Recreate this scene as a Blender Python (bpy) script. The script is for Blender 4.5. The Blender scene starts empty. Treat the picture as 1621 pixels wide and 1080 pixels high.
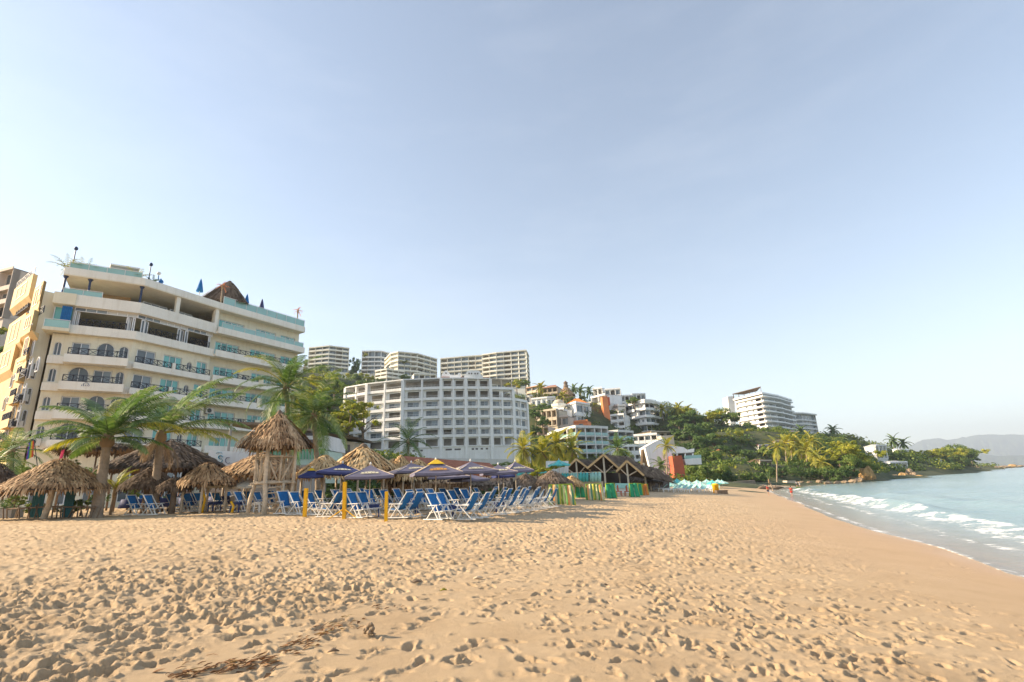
import bpy, math, random
import numpy as np
from mathutils import Vector, Matrix
random.seed(7); RNG = np.random.default_rng(7)
SC = bpy.context.scene
COL = SC.collection
R = math.radians
# ---------------------------------------------------------------- camera and picture geometry (photo 1621 x 1080)
F, TH, RO, EYE = 813.0, R(15.7), R(2.3), 1.6
def ray(px, py):
    u, v = px-810.5, 540-py
    c, s = math.cos(RO), math.sin(RO)
    u, v = c*u+s*v, -s*u+c*v
    X, Z = u/F, v/F
    ct, st = math.cos(TH), math.sin(TH)
    return Vector((X, ct-Z*st, st+Z*ct))
def PX(px, py, Y):
    d = ray(px, py); return Vector((0, 0, EYE))+d*(Y/d.y)
def PZ(px, py, z):
    d = ray(px, py); return Vector((0, 0, EYE))+d*((z-EYE)/d.z)
def proj(p):
    x, y, z = p[0], p[1], p[2]-EYE
    ct, st = math.cos(TH), math.sin(TH)
    d = y*ct+z*st; u = F*x/d; v = F*(-y*st+z*ct)/d
    c, s = math.cos(RO), math.sin(RO)
    return 810.5+c*u-s*v, 540-(s*u+c*v), d
def ZAT(x, y, py):
    lo, hi = -80.0, 600.0
    for _ in range(50):
        m = (lo+hi)/2
        if proj((x, y, m))[1] > py: lo = m
        else: hi = m
    return lo
# ---------------------------------------------------------------- mesh builder
class MB:
    def __init__(s): s.v = []; s.f = []
    def add(s, vs, fs):
        n = len(s.v); s.v.extend([tuple(v) for v in vs]); s.f.extend([tuple(i+n for i in f) for f in fs]); return s
    def hexa(s, q, t):                     # bottom quad q (ccw from above), top quad t
        return s.add(list(q)+list(t), [(3,2,1,0),(4,5,6,7),(0,1,5,4),(1,2,6,5),(2,3,7,6),(3,0,4,7)])
    def box(s, x0, y0, z0, x1, y1, z1):
        return s.hexa([(x0,y0,z0),(x1,y0,z0),(x1,y1,z0),(x0,y1,z0)], [(x0,y0,z1),(x1,y0,z1),(x1,y1,z1),(x0,y1,z1)])
    def bar(s, a, b, w, h=None, up=(0,0,1)):
        h = h or w; a, b = Vector(a), Vector(b); d = (b-a)
        if d.length < 1e-6: return s
        d.normalize(); up = Vector(up)
        if abs(d.dot(up)) > .95: up = Vector((1,0,0))
        x = d.cross(up).normalized(); y = x.cross(d).normalized()
        o = [(-w/2,-h/2),(w/2,-h/2),(w/2,h/2),(-w/2,h/2)]
        return s.add([a+x*i+y*j for i,j in o]+[b+x*i+y*j for i,j in o], [(3,2,1,0),(4,5,6,7),(0,1,5,4),(1,2,6,5),(2,3,7,6),(3,0,4,7)])
    def tube(s, pts, rs, n=8, cap=True):
        pts = [Vector(p) for p in pts]; base = len(s.v); k = len(pts)
        for i, p in enumerate(pts):
            d = (pts[min(i+1,k-1)]-pts[max(i-1,0)]).normalized()
            ref = Vector((1,0,0)) if abs(d.x) < .8 else Vector((0,1,0))
            x = d.cross(ref).normalized(); y = d.cross(x)
            r = rs[i] if isinstance(rs,(list,tuple)) else rs
            for j in range(n):
                a = 2*math.pi*j/n; s.v.append(tuple(p+x*math.cos(a)*r+y*math.sin(a)*r))
        for i in range(k-1):
            for j in range(n):
                a, b = base+i*n+j, base+i*n+(j+1)%n
                s.f.append((a, b, b+n, a+n))
        if cap:
            s.f.append(tuple(base+j for j in reversed(range(n)))); s.f.append(tuple(base+(k-1)*n+j for j in range(n)))
        return s
    def lathe(s, prof, c=(0,0,0), n=16):   # (r, z) rows
        base = len(s.v); k = len(prof)
        for r, z in prof:
            for j in range(n):
                a = 2*math.pi*j/n; s.v.append((c[0]+r*math.cos(a), c[1]+r*math.sin(a), c[2]+z))
        for i in range(k-1):
            for j in range(n):
                a, b = base+i*n+j, base+i*n+(j+1)%n; s.f.append((a, b, b+n, a+n))
        s.f.append(tuple(base+j for j in reversed(range(n)))); s.f.append(tuple(base+(k-1)*n+j for j in range(n)))
        return s
    def prism(s, poly, z0, z1):
        n = len(poly)
        return s.add([(p[0],p[1],z0) for p in poly]+[(p[0],p[1],z1) for p in poly],
            [tuple(reversed(range(n))), tuple(range(n,2*n))]+[(i,(i+1)%n,n+(i+1)%n,n+i) for i in range(n)])
    def quad(s, a, b, c, d): return s.add([a,b,c,d], [(0,1,2,3)])
    def build(s, name, m, parent=None, smooth=False):
        me = bpy.data.meshes.new(name)
        off = Vector((0,0,0))
        if parent is not None:
            off = parent.location.copy()
            if parent.parent is not None: off += parent.parent.location
        me.from_pydata([(v[0]-off.x, v[1]-off.y, v[2]-off.z) for v in s.v], [], s.f)
        if m is not None: me.materials.append(m)
        if smooth: me.polygons.foreach_set('use_smooth', [True]*len(me.polygons))
        me.update()
        o = bpy.data.objects.new(name, me); COL.objects.link(o)
        if parent is not None: o.parent = parent
        return o
def np_mesh(name, verts, faces, m, parent=None, smooth=True, attrs=None):
    me = bpy.data.meshes.new(name); nv, nf = len(verts), len(faces); k = faces.shape[1]
    me.vertices.add(nv); me.vertices.foreach_set('co', np.ascontiguousarray(verts, dtype=np.float32).ravel())
    me.loops.add(nf*k); me.loops.foreach_set('vertex_index', np.ascontiguousarray(faces, dtype=np.int32).ravel())
    me.polygons.add(nf); me.polygons.foreach_set('loop_start', np.arange(0, nf*k, k, dtype=np.int32))
    me.update(calc_edges=True)
    if smooth: me.polygons.foreach_set('use_smooth', np.ones(nf, dtype=bool))
    for an, arr in (attrs or {}).items():
        at = me.attributes.new(an, 'FLOAT', 'POINT'); at.data.foreach_set('value', np.ascontiguousarray(arr, dtype=np.float32))
    me.materials.append(m); me.validate()
    o = bpy.data.objects.new(name, me); COL.objects.link(o)
    if parent is not None: o.parent = parent
    return o
def tag(o, label=None, cat=None, group=None, kind=None):
    if label: o['label'] = label
    if cat: o['category'] = cat
    if group: o['group'] = group
    if kind: o['kind'] = kind
    return o
def thing(name, label, cat, loc=(0,0,0), rz=0.0, group=None):
    o = bpy.data.objects.new(name, None); COL.objects.link(o); o.empty_display_size = .2
    o.location = loc; o.rotation_euler = (0,0,rz); return tag(o, label, cat, group)
def dup(root, loc, rz=0.0, scale=None, label=None, group=None):
    def cp(o, par):
        c = o.copy(); COL.objects.link(c); c.parent = par
        for ch in KIDS.get(o.name) or list(o.children): cp(ch, c)
        return c
    r = cp(root, None); r.location = loc; r.rotation_euler = (0,0,rz)
    if scale is not None: r.scale = scale if hasattr(scale,'__len__') else (scale,)*3
    if label: r['label'] = label
    if group: r['group'] = group
    return r
KIDS = {}
def freeze(root):                           # remember children (obj.children is slow in big scenes)
    for o in [root]+list(root.children_recursive): KIDS[o.name] = list(o.children)
ORD = ['first','second','third','fourth','fifth','sixth','seventh','eighth','ninth','tenth','eleventh','twelfth','thirteenth','fourteenth','fifteenth','sixteenth','seventeenth','eighteenth','nineteenth','twentieth','twenty-first','twenty-second','twenty-third','twenty-fourth','twenty-fifth','twenty-sixth','twenty-seventh','twenty-eighth','twenty-ninth','thirtieth']
# ---------------------------------------------------------------- materials
def new_mat(name):
    m = bpy.data.materials.new(name); m.use_nodes = True; nt = m.node_tree
    return m, nt, nt.nodes['Principled BSDF'], nt.nodes['Material Output']
def N(nt, t, **kw):
    n = nt.nodes.new(t)
    for k, v in kw.items():
        if k in n.inputs: n.inputs[k].default_value = v
        else: setattr(n, k, v)
    return n
def ramp(nt, stops):
    n = nt.nodes.new('ShaderNodeValToRGB'); e = n.color_ramp.elements
    while len(e) > 1: e.remove(e[-1])
    e[0].position = stops[0][0]; e[0].color = (*stops[0][1], 1)
    for p, c in stops[1:]:
        x = e.new(p); x.color = (*c, 1)
    return n
def mat(name, c, rough=.7, var=.12, scale=1.5, bump=0.0, bscale=30, spec=.3, metal=0.0, dirt=None, coord='Object'):
    m, nt, b, out = new_mat(name); L = nt.links.new
    tc = N(nt,'ShaderNodeTexCoord'); no = N(nt,'ShaderNodeTexNoise', Scale=scale, Detail=6.0, Roughness=.65)
    L(tc.outputs[coord], no.inputs['Vector'])
    lo = tuple(max(0,x*(1-var)) for x in c); hi = tuple(min(1,x*(1+var)) for x in c)
    st = [(.3,lo),(.7,hi)] if dirt is None else [(.25,dirt),(.42,lo),(.7,hi)]
    r = ramp(nt, st); L(no.outputs['Fac'], r.inputs['Fac'])
    if dirt is not None:                       # rain streaks running down the walls
        mp = N(nt,'ShaderNodeMapping'); mp.inputs['Scale'].default_value = (1.6,1.6,.09); L(tc.outputs[coord], mp.inputs[0]); ns = N(nt,'ShaderNodeTexNoise', Scale=1.3, Detail=5.0, Roughness=.7); L(mp.outputs[0], ns.inputs['Vector'])
        rs = ramp(nt, [(.3,(.86,.84,.80)),(.5,(1,1,1))]); L(ns.outputs['Fac'], rs.inputs['Fac']); mm = N(nt,'ShaderNodeMix'); mm.data_type = 'RGBA'; mm.blend_type = 'MULTIPLY'; mm.inputs[0].default_value = .8; L(r.outputs['Color'], mm.inputs[6]); L(rs.outputs['Color'], mm.inputs[7]); L(mm.outputs[2], b.inputs['Base Color'])
    else: L(r.outputs['Color'], b.inputs['Base Color'])
    b.inputs['Roughness'].default_value = rough; b.inputs['Specular IOR Level'].default_value = spec; b.inputs['Metallic'].default_value = metal
    if bump:
        n2 = N(nt,'ShaderNodeTexNoise', Scale=bscale, Detail=4.0); L(tc.outputs[coord], n2.inputs['Vector'])
        bp = N(nt,'ShaderNodeBump', Strength=bump, Distance=.05); L(n2.outputs['Fac'], bp.inputs['Height']); L(bp.outputs['Normal'], b.inputs['Normal'])
    return m
def island_mat(name, stops, rough=.7, trans=0.0, nscale=.6, nmix=.55, tcol=None, spec=.25):
    # colour differs per leaf / straw (random per island) and in clumps (noise through the crown)
    m, nt, b, out = new_mat(name); L = nt.links.new
    g = N(nt,'ShaderNodeNewGeometry'); no = N(nt,'ShaderNodeTexNoise', Scale=nscale, Detail=3.0); L(g.outputs['Position'], no.inputs['Vector'])
    mr = N(nt,'ShaderNodeMapRange'); mr.inputs['From Min'].default_value=.32; mr.inputs['From Max'].default_value=.68; L(no.outputs['Fac'], mr.inputs['Value'])
    mx = N(nt,'ShaderNodeMix'); mx.inputs[0].default_value = nmix; L(g.outputs['Random Per Island'], mx.inputs[2]); L(mr.outputs[0], mx.inputs[3])
    r = ramp(nt, stops); L(mx.outputs[0], r.inputs['Fac']); L(r.outputs['Color'], b.inputs['Base Color'])
    b.inputs['Roughness'].default_value = rough; b.inputs['Specular IOR Level'].default_value = spec
    if trans:
        t = N(nt,'ShaderNodeBsdfTranslucent'); ms = N(nt,'ShaderNodeMixShader'); ms.inputs[0].default_value = trans
        hs = N(nt,'ShaderNodeHueSaturation', Saturation=1.15, Value=1.6); L(r.outputs['Color'], hs.inputs['Color']); L(hs.outputs['Color'], t.inputs['Color'])
        L(b.outputs[0], ms.inputs[1]); L(t.outputs[0], ms.inputs[2]); L(ms.outputs[0], out.inputs['Surface'])
    return m
def glass_mat(name, c, rough=.06, curtain=(.55,.55,.5), cut=.75):
    # window glass: dark glossy sheet, some panes with pale curtains behind (varies per object)
    m, nt, b, out = new_mat(name); L = nt.links.new
    oi = N(nt,'ShaderNodeNewGeometry'); r = ramp(nt, [(0,c),(cut-.3,tuple(x*1.6 for x in c)),(cut,tuple(x*.8 for x in c)),(min(.99,cut+.04),curtain)])
    r.color_ramp.interpolation = 'CONSTANT'
    L(oi.outputs['Random Per Island'], r.inputs['Fac']); L(r.outputs['Color'], b.inputs['Base Color'])
    b.inputs['Roughness'].default_value = rough; b.inputs['Specular IOR Level'].default_value = .6
    return m
M = {}
# ---------------------------------------------------------------- camera, sun, sky
cd = bpy.data.cameras.new('camera'); cam = bpy.data.objects.new('camera', cd); COL.objects.link(cam)
cd.sensor_fit = 'HORIZONTAL'; cd.sensor_width = 36; cd.lens = 36*F/1621; cd.clip_start = .1; cd.clip_end = 40000
fw = Vector((0, math.cos(TH), math.sin(TH))); rt = Vector((1,0,0)); up = rt.cross(fw)
c_, s_ = math.cos(RO), math.sin(RO)
rt2 = rt*c_ - up*s_; up2 = up*c_ + rt*s_      # the camera is rolled a little clockwise, so the picture leans left
cam.matrix_world = Matrix(((rt2.x,up2.x,-fw.x,0),(rt2.y,up2.y,-fw.y,0),(rt2.z,up2.z,-fw.z,EYE),(0,0,0,1)))
SC.camera = cam
SUN_EL, SUN_AZ = 25.0, -87.0                     # azimuth from +Y towards +X : the sun stands left, slightly beyond
sd = bpy.data.lights.new('sun','SUN'); sun = bpy.data.objects.new('sun', sd); COL.objects.link(sun)
sv = Vector((math.sin(R(SUN_AZ))*math.cos(R(SUN_EL)), math.cos(R(SUN_AZ))*math.cos(R(SUN_EL)), math.sin(R(SUN_EL))))
sun.rotation_euler = (-sv).to_track_quat('-Z','Y').to_euler(); sun.location = (-50,-50,80)
sd.energy = 3.45; sd.angle = R(.55); sd.color = (1,.80,.56)
w = bpy.data.worlds.new('World'); SC.world = w; w.use_nodes = True; wn = w.node_tree
bg = wn.nodes['Background']; sky = wn.nodes.new('ShaderNodeTexSky'); sky.sky_type = 'NISHITA'; sky.sun_disc = False
sky.sun_elevation = R(SUN_EL); sky.sun_rotation = R(SUN_AZ); sky.altitude = 0; sky.air_density = 1.0; sky.dust_density = 0.35; sky.ozone_density = 1.0
hs = wn.nodes.new('ShaderNodeHueSaturation'); hs.inputs['Saturation'].default_value = .80; hs.inputs['Value'].default_value = .66; gm = wn.nodes.new('ShaderNodeGamma'); gm.inputs['Gamma'].default_value = .90
wn.links.new(sky.outputs[0], gm.inputs['Color']); wn.links.new(gm.outputs[0], hs.inputs['Color']); wtc = wn.nodes.new('ShaderNodeTexCoord'); wmp = wn.nodes.new('ShaderNodeMapping'); wmp.inputs['Scale'].default_value = (1.2,1.2,5.5); wmp.inputs['Rotation'].default_value = (.25,.1,.4); wno = wn.nodes.new('ShaderNodeTexNoise'); wno.inputs['Scale'].default_value = 1.6; wno.inputs['Detail'].default_value = 7; wno.inputs['Roughness'].default_value = .62
wrp = wn.nodes.new('ShaderNodeMapRange'); wrp.inputs['From Min'].default_value = .48; wrp.inputs['From Max'].default_value = .8; wrp.inputs['To Max'].default_value = .10      # thin cirrus veil
wmx = wn.nodes.new('ShaderNodeMix'); wmx.data_type = 'RGBA'; wmx.inputs[7].default_value = (3.2,3.25,3.35,1)
wn.links.new(wtc.outputs['Generated'], wmp.inputs[0]); wn.links.new(wmp.outputs[0], wno.inputs['Vector']); wn.links.new(wno.outputs['Fac'], wrp.inputs['Value']); wn.links.new(wrp.outputs[0], wmx.inputs[0]); wn.links.new(hs.outputs[0], wmx.inputs[6]); wn.links.new(wmx.outputs[2], bg.inputs['Color']); bg.inputs['Strength'].default_value = .12
SC.view_settings.view_transform = 'Standard'; SC.view_settings.look = 'None'; SC.view_settings.exposure = 1.92; SC.view_settings.gamma = 1
SC.cycles.max_bounces = 6; SC.cycles.diffuse_bounces = 4; SC.cycles.glossy_bounces = 3; SC.cycles.transparent_max_bounces = 6
SC.cycles.use_denoising = True
# ---------------------------------------------------------------- shoreline and beach heights
ZW = -1.0
SHORE = [(7.5,-60),(9.0,-15),(9.8,0),(12.2,13.7),(14.2,18.4),(15.7,23.6),(18.8,32),(22.8,41.8),(29.8,59.3),(36,75),(42,90),(50,104)]
for px, py in ((1290,766.3),(1340,764),(1390,757),(1470,750)):
    q = PZ(px, py, ZW); SHORE.append((q.x, q.y))
SHORE += [(320,430),(560,720),(900,1000),(1500,1300)]
SH = np.array(SHORE, dtype=float)
def shore_d(x, y):                          # signed distance, + on land; also distance along
    x = np.asarray(x, float); y = np.asarray(y, float); best = np.full(x.shape, 1e9); sg = np.ones(x.shape); al = np.zeros(x.shape); acc = 0
    for (ax,ay),(bx,by) in zip(SH[:-1], SH[1:]):
        dx, dy = bx-ax, by-ay; l2 = dx*dx+dy*dy; t = np.clip(((x-ax)*dx+(y-ay)*dy)/l2, 0, 1)
        d = np.hypot(x-ax-t*dx, y-ay-t*dy); cr = dx*(y-ay)-dy*(x-ax); k = d < best
        best = np.where(k, d, best); sg = np.where(k, np.where(cr >= 0, 1., -1.), sg); al = np.where(k, acc+t*math.sqrt(l2), al); acc += math.sqrt(l2)
    return best*sg, al
_d = np.linspace(-120, 300, 4201)
_p = np.interp(_d, [-120,-60,-8,0,5,9.5,17,25,33,60,300], [-8,-5,-1.75,-1,-.42,0,.5,.75,.9,1.1,1.4])
_p = np.convolve(np.pad(_p, 25, mode='edge'), np.hanning(51)/np.hanning(51).sum(), 'valid')
def beach_z(x, y):
    d, _ = shore_d(x, y); return np.interp(d, _d, _p)
def GR(px, py, far=140):                    # point of the beach seen at a photo pixel
    d = ray(px, py); t = np.linspace(2, far, 3000); X = d.x*t; Y = d.y*t; Z = EYE+d.z*t; g = beach_z(X, Y)
    k = np.argmax(Z < g)
    if not (Z < g).any(): k = len(t)-1
    return Vector((X[k], Y[k], g[k]))
def vnoise(x, y, seed=0):                   # smooth value noise
    r = np.random.default_rng(seed).random((256,256)); xi = np.floor(x).astype(int); yi = np.floor(y).astype(int)
    fx, fy = x-xi, y-yi; fx = fx*fx*(3-2*fx); fy = fy*fy*(3-2*fy); g = lambda a, b: r[a&255, b&255]
    return (g(xi,yi)*(1-fx)+g(xi+1,yi)*fx)*(1-fy)+(g(xi,yi+1)*(1-fx)+g(xi+1,yi+1)*fx)*fy-.5
# footprint height rasters: trampled sand, prints with pushed-up rims
BL0, BL1 = PZ(300,1078,.1), PZ(705,915,.25)    # the line of leaf litter: left of it the sand is churned up
def churn(x, y):                            # 0 smooth .. 1 fully trampled
    d, _ = shore_d(x, y)
    c = np.clip((d-3.0)/5.0, 0, 1)**1.1
    side = ((BL1.x-BL0.x)*(y-BL0.y)-(BL1.y-BL0.y)*(x-BL0.x))/math.hypot(BL1.x-BL0.x, BL1.y-BL0.y)   # + left
    patch = np.clip((side+.0)/.35, 0, 1); far = np.clip((y-8.5)/3.5, 0, 1)
    return c*np.maximum(np.maximum(patch, far), (.22+.30*np.clip(x/2.5,0,1)))
def stamp(H, x0, y0, cell, n, seed, ylo, yhi, xlo, xhi):
    rg = np.random.default_rng(seed); ny, nx = H.shape; k = 0
    px = rg.uniform(xlo, xhi, n); py = rg.uniform(ylo, yhi, n); ch = churn(px, py); keep = rg.random(n) < ch*.93+.012
    px, py, ch = px[keep], py[keep], ch[keep]
    for i in range(len(px)):
        a = rg.normal(.25, .75) + (math.pi if rg.random() < .5 else 0); lx = rg.uniform(.065,.125); ly = rg.uniform(.03,.055); dep = rg.uniform(.010,.044)*(0.8+.3*ch[i])
        if rg.random() < .3: lx *= .6
        rr = int(.30/cell)+1; ci = int((px[i]-x0)/cell); cj = int((py[i]-y0)/cell)
        i0, i1, j0, j1 = max(0,ci-rr), min(nx,ci+rr+1), max(0,cj-rr), min(ny,cj+rr+1)
        if i1 <= i0 or j1 <= j0: continue
        gx = x0+(np.arange(i0,i1))*cell-px[i]; gy = y0+(np.arange(j0,j1))*cell-py[i]; GX, GY = np.meshgrid(gx, gy)
        ca, sa = math.cos(a), math.sin(a); U = GX*ca+GY*sa; V = -GX*sa+GY*ca
        V = V/(1-.25*U/lx)
        w1, w2 = rg.uniform(0,6.28,2); ag = np.arctan2(V, U); q = np.sqrt((U/lx)**2+(V/ly)**2)*(1+.13*np.sin(3*ag+w1)+.10*np.sin(5*ag+w2)+.07*np.sin(9*ag+w1*2))
        h = -dep*np.clip(1.15-q**3, 0, 1)+dep*.55*np.exp(-((q-1.45)/.33)**2)*(1+.8*np.sign(-U))*.6
        H[j0:j1, i0:i1] = np.where(h < -.3*dep, np.minimum(H[j0:j1,i0:i1]*.35, 0)+h, H[j0:j1,i0:i1]+h*.8)
RA = (-34., 2., .05); HA = np.zeros((920, 1160)); stamp(HA, *RA, 110000, 3, 2, 48, -34, 24)
RB = (-8., 2., .016); HB = np.zeros((660, 1060)); stamp(HB, *RB, 12500, 5, 2, 12.5, -8, 9)
def samp(H, r, x, y):
    u = (x-r[0])/r[2]; v = (y-r[1])/r[2]; ok = (u > 1)&(u < H.shape[1]-2)&(v > 1)&(v < H.shape[0]-2)
    u = np.clip(u, 0, H.shape[1]-2); v = np.clip(v, 0, H.shape[0]-2); i = u.astype(int); j = v.astype(int); fu, fv = u-i, v-j
    h = (H[j,i]*(1-fu)+H[j,i+1]*fu)*(1-fv)+(H[j+1,i]*(1-fu)+H[j+1,i+1]*fu)*fv
    return np.where(ok, h, 0), ok
def sand_h(x, y):
    ch = churn(x, y); rr = np.hypot(x, y)
    a, oa = samp(HA, RA, x, y); b, ob = samp(HB, RB, x, y)
    wb = np.clip((10.5-y)/2.0, 0, 1)*np.clip((8.2-np.abs(x+0.))/1.5, 0, 1)*ob
    h = a*(1-wb)+b*wb
    xr, yr = x*.97+y*.25, y*.97-x*.25
    m = vnoise(xr/.80, yr/.30, 1)*.032+vnoise(xr/.30, yr/.14, 2)*.034+(vnoise(x/.12, y/.08, 3)*.024+np.abs(vnoise(x/.17,y/.12,11))*-.022)*np.clip((20-rr)/6,0,1)+(vnoise(x/.05, y/.04, 9)*.009+vnoise(x/.026, y/.024, 10)*.005)*np.clip((11-rr)/4,0,1)
    lumps = vnoise(x/1.7, y/1.3, 4)*.05
    return h*1.05+ch*(m+lumps)+vnoise(x/5, y/4, 5)*.05*np.clip(ch*3,0.1,1)+ (1-ch)*(vnoise(x/.9,y/.5,6)*.006)+np.clip(ch*1.5+.12,0,.6)*vnoise(x/.035,y/.03,12)*.0045*np.clip((10-rr)/4,0,1)
th = np.concatenate([np.linspace(-180,-56,40), np.linspace(-55.5,-47,30), np.linspace(-46.5,46.5,1000), np.linspace(47,60,30), np.linspace(63,180,32)[:-1]])
rad = np.concatenate([np.linspace(.4,2.6,8), np.geomspace(2.75, 13, 420), np.geomspace(13.08, 48, 190), np.geomspace(49, 420, 60)])
TT, RR = np.meshgrid(R(1)*th, rad); X = RR*np.sin(TT); Y = RR*np.cos(TT)
D, AL = shore_d(X, Y); Z = np.interp(D, _d, _p)+sand_h(X, Y)*np.clip((60-RR)/12,0.0,1)
nr, nc = X.shape; idx = np.arange(nr*nc).reshape(nr, nc)
fc = np.stack([idx[:-1,:-1], idx[1:,:-1], idx[1:,1:], idx[:-1,1:]], -1).reshape(-1,4)[:, ::-1]
wrap = np.stack([idx[:-1,-1], idx[1:,-1], idx[1:,0], idx[:-1,0]], -1).reshape(-1,4)[:, ::-1]
m, nt, b, out = new_mat('sand'); L = nt.links.new
tc = N(nt,'ShaderNodeTexCoord'); at = N(nt,'ShaderNodeAttribute'); at.attribute_name = 'wet'
n1 = N(nt,'ShaderNodeTexNoise', Scale=.7, Detail=8.0, Roughness=.7); L(tc.outputs['Object'], n1.inputs['Vector'])
n2 = N(nt,'ShaderNodeTexNoise', Scale=90.0, Detail=5.0, Roughness=.8); L(tc.outputs['Object'], n2.inputs['Vector'])
r1 = ramp(nt, [(.25,(.46,.325,.19)),(.5,(.565,.413,.25)),(.75,(.63,.475,.30))]); L(n1.outputs['Fac'], r1.inputs['Fac'])
r2 = ramp(nt, [(.3,(.80,.78,.75)),(.55,(1,1,1)),(.8,(1.0,1.0,1.0))]); L(n2.outputs['Fac'], r2.inputs['Fac'])
mu = N(nt,'ShaderNodeMix'); mu.data_type = 'RGBA'; mu.blend_type = 'MULTIPLY'; mu.inputs[0].default_value = .8; L(r1.outputs[0], mu.inputs[6]); L(r2.outputs[0], mu.inputs[7])
wc = N(nt,'ShaderNodeMix'); wc.data_type = 'RGBA'; L(at.outputs['Fac'], wc.inputs[0]); L(mu.outputs[2], wc.inputs[6]); wc.inputs[7].default_value = (.54,.365,.22,1)
L(wc.outputs[2], b.inputs['Base Color'])
mr = N(nt,'ShaderNodeMapRange'); L(at.outputs['Fac'], mr.inputs['Value']); mr.inputs['From Min'].default_value=.55; mr.inputs['To Min'].default_value = .9; mr.inputs['To Max'].default_value = .3; L(mr.outputs[0], b.inputs['Roughness'])
b.inputs['Specular IOR Level'].default_value = .25
bp = N(nt,'ShaderNodeBump', Strength=.8, Distance=.03); L(n2.outputs['Fac'], bp.inputs['Height']); L(bp.outputs['Normal'], b.inputs['Normal'])
wet = np.clip((6.5-D-vnoise(AL/5,D*0,7)*2.5)/6.5, 0, 1)*.7+np.clip((1.2-D-vnoise(AL/2.2,D*0,8)*.9)/1.0,0,1)*.25
beach = np_mesh('beach_sand', np.stack([X,Y,Z],-1).reshape(-1,3), np.concatenate([fc, wrap]), m, attrs={'wet': wet.ravel()})
tag(beach, kind='structure', label='trampled pale golden beach sand with footprints')
# ---------------------------------------------------------------- sea
sth = np.concatenate([np.linspace(-8,10,90), np.linspace(10.1,50,800), np.linspace(51,140,60)])
srd = np.concatenate([np.geomspace(6,60,420), np.geomspace(61,300,150), np.geomspace(310,8000,60)])
TT, RR = np.meshgrid(R(1)*sth, srd); X = RR*np.sin(TT); Y = RR*np.cos(TT)
D, AL = shore_d(X, Y); o_ = -D                # metres out from the waterline
wob = vnoise(AL/7, o_*0, 21)*2.6+vnoise(AL/2.3, o_*0, 22)*.9
near = np.clip((160-RR)/80, 0, 1)
Z = ZW + near*(vnoise(X/2.6+Y/9, Y/2.2, 23)*.16*np.clip(o_/8,0.05,1)+vnoise(X/.9, Y/.7, 24)*.06*np.clip(o_/6,0.03,1)+vnoise(X/6, Y/9, 25)*.22*np.clip(o_/15,0,1))
b1 = np.exp(-((o_-5.2-wob*.55)/1.0)**2)*(.30+.25*vnoise(AL/6,o_*0,26)*2)*np.clip((120-Y)/60,0,1); b2 = np.exp(-((o_-10.5-wob)/1.5)**2)*.22*np.clip((120-Y)/60,0,1)
Z = Z+np.clip(b1,0,1)+b2
Z = np.maximum(Z, np.where(o_ < 2.5, np.interp(D, _d, _p)+.012, -9)); Z = np.where(D > .35+wob*.22, ZW-.35, Z)
lace = vnoise(X/.55, Y/.55, 31)+vnoise(X/.24, Y/.24, 32)*.8+vnoise(X/1.4,Y/1.1,33)
edge = np.exp(-((o_+.05-wob*.12)/.28)**2)*(.5+lace*.5)
band = np.clip(1.1-np.abs(o_-3.9-wob*.5)/1.25, 0, 1)*(.52+lace*.7)
front = np.exp(-((o_-2.0-wob*.4)/.35)**2)*.6*(.8+lace)
crest = np.exp(-((o_-5.0-wob*.55)/.45)**2)*(.55+lace*.7)*np.clip(.6+vnoise(AL/4,o_*0,34)*3,0,1)
out_ = np.exp(-((o_-9.3-wob)/.45)**2)*np.clip(vnoise(AL/5,o_*0,35)*3-.2,0,1)*(.7+lace)
foam = np.clip((edge+band+front*.8+crest+out_*.3)*np.clip((230-RR)/100,0,1)*np.clip((112-Y)/12,0,1)+np.exp(-((o_-1)/.8)**2)*.25*(.6+lace)*(Y>100), 0, 1)
shal = np.clip(1-(o_+wob*.3)/5.5, 0, 1)
nr, nc = X.shape; idx = np.arange(nr*nc).reshape(nr, nc)
fc = np.stack([idx[:-1,:-1], idx[1:,:-1], idx[1:,1:], idx[:-1,1:]], -1).reshape(-1,4)[:, ::-1]
keep = (D.ravel()[fc] < 3).any(1); fc = fc[keep]
m, nt, b, out = new_mat('sea_water'); L = nt.links.new
tc = N(nt,'ShaderNodeTexCoord'); af = N(nt,'ShaderNodeAttribute'); af.attribute_name = 'foam'; a2 = N(nt,'ShaderNodeAttribute'); a2.attribute_name = 'shallow'
mp = N(nt,'ShaderNodeMapping'); mp.inputs['Scale'].default_value = (.6,1.2,1); mp.inputs['Rotation'].default_value=(0,0,R(-20)); L(tc.outputs['Object'], mp.inputs[0])
n1 = N(nt,'ShaderNodeTexNoise', Scale=1.6, Detail=8.0, Roughness=.6); L(mp.outputs[0], n1.inputs['Vector'])
n3 = N(nt,'ShaderNodeTexNoise', Scale=.02, Detail=4.0); L(mp.outputs[0], n3.inputs['Vector'])
bp = N(nt,'ShaderNodeBump', Strength=.55, Distance=.25); L(n1.outputs['Fac'], bp.inputs['Height'])
cr = ramp(nt, [(.3,(.20,.31,.33)),(.7,(.27,.38,.39))]); L(n3.outputs['Fac'], cr.inputs['Fac'])
cs = N(nt,'ShaderNodeMix'); cs.data_type='RGBA'; L(a2.outputs['Fac'], cs.inputs[0]); L(cr.outputs[0], cs.inputs[6]); cs.inputs[7].default_value = (.30,.26,.21,1)
L(cs.outputs[2], b.inputs['Base Color']); b.inputs['Roughness'].default_value = .16; b.inputs['IOR'].default_value = 1.33; L(bp.outputs['Normal'], b.inputs['Normal'])
fb = N(nt,'ShaderNodeBsdfPrincipled'); fb.inputs['Base Color'].default_value = (.84,.83,.80,1); fb.inputs['Roughness'].default_value = .8
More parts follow.
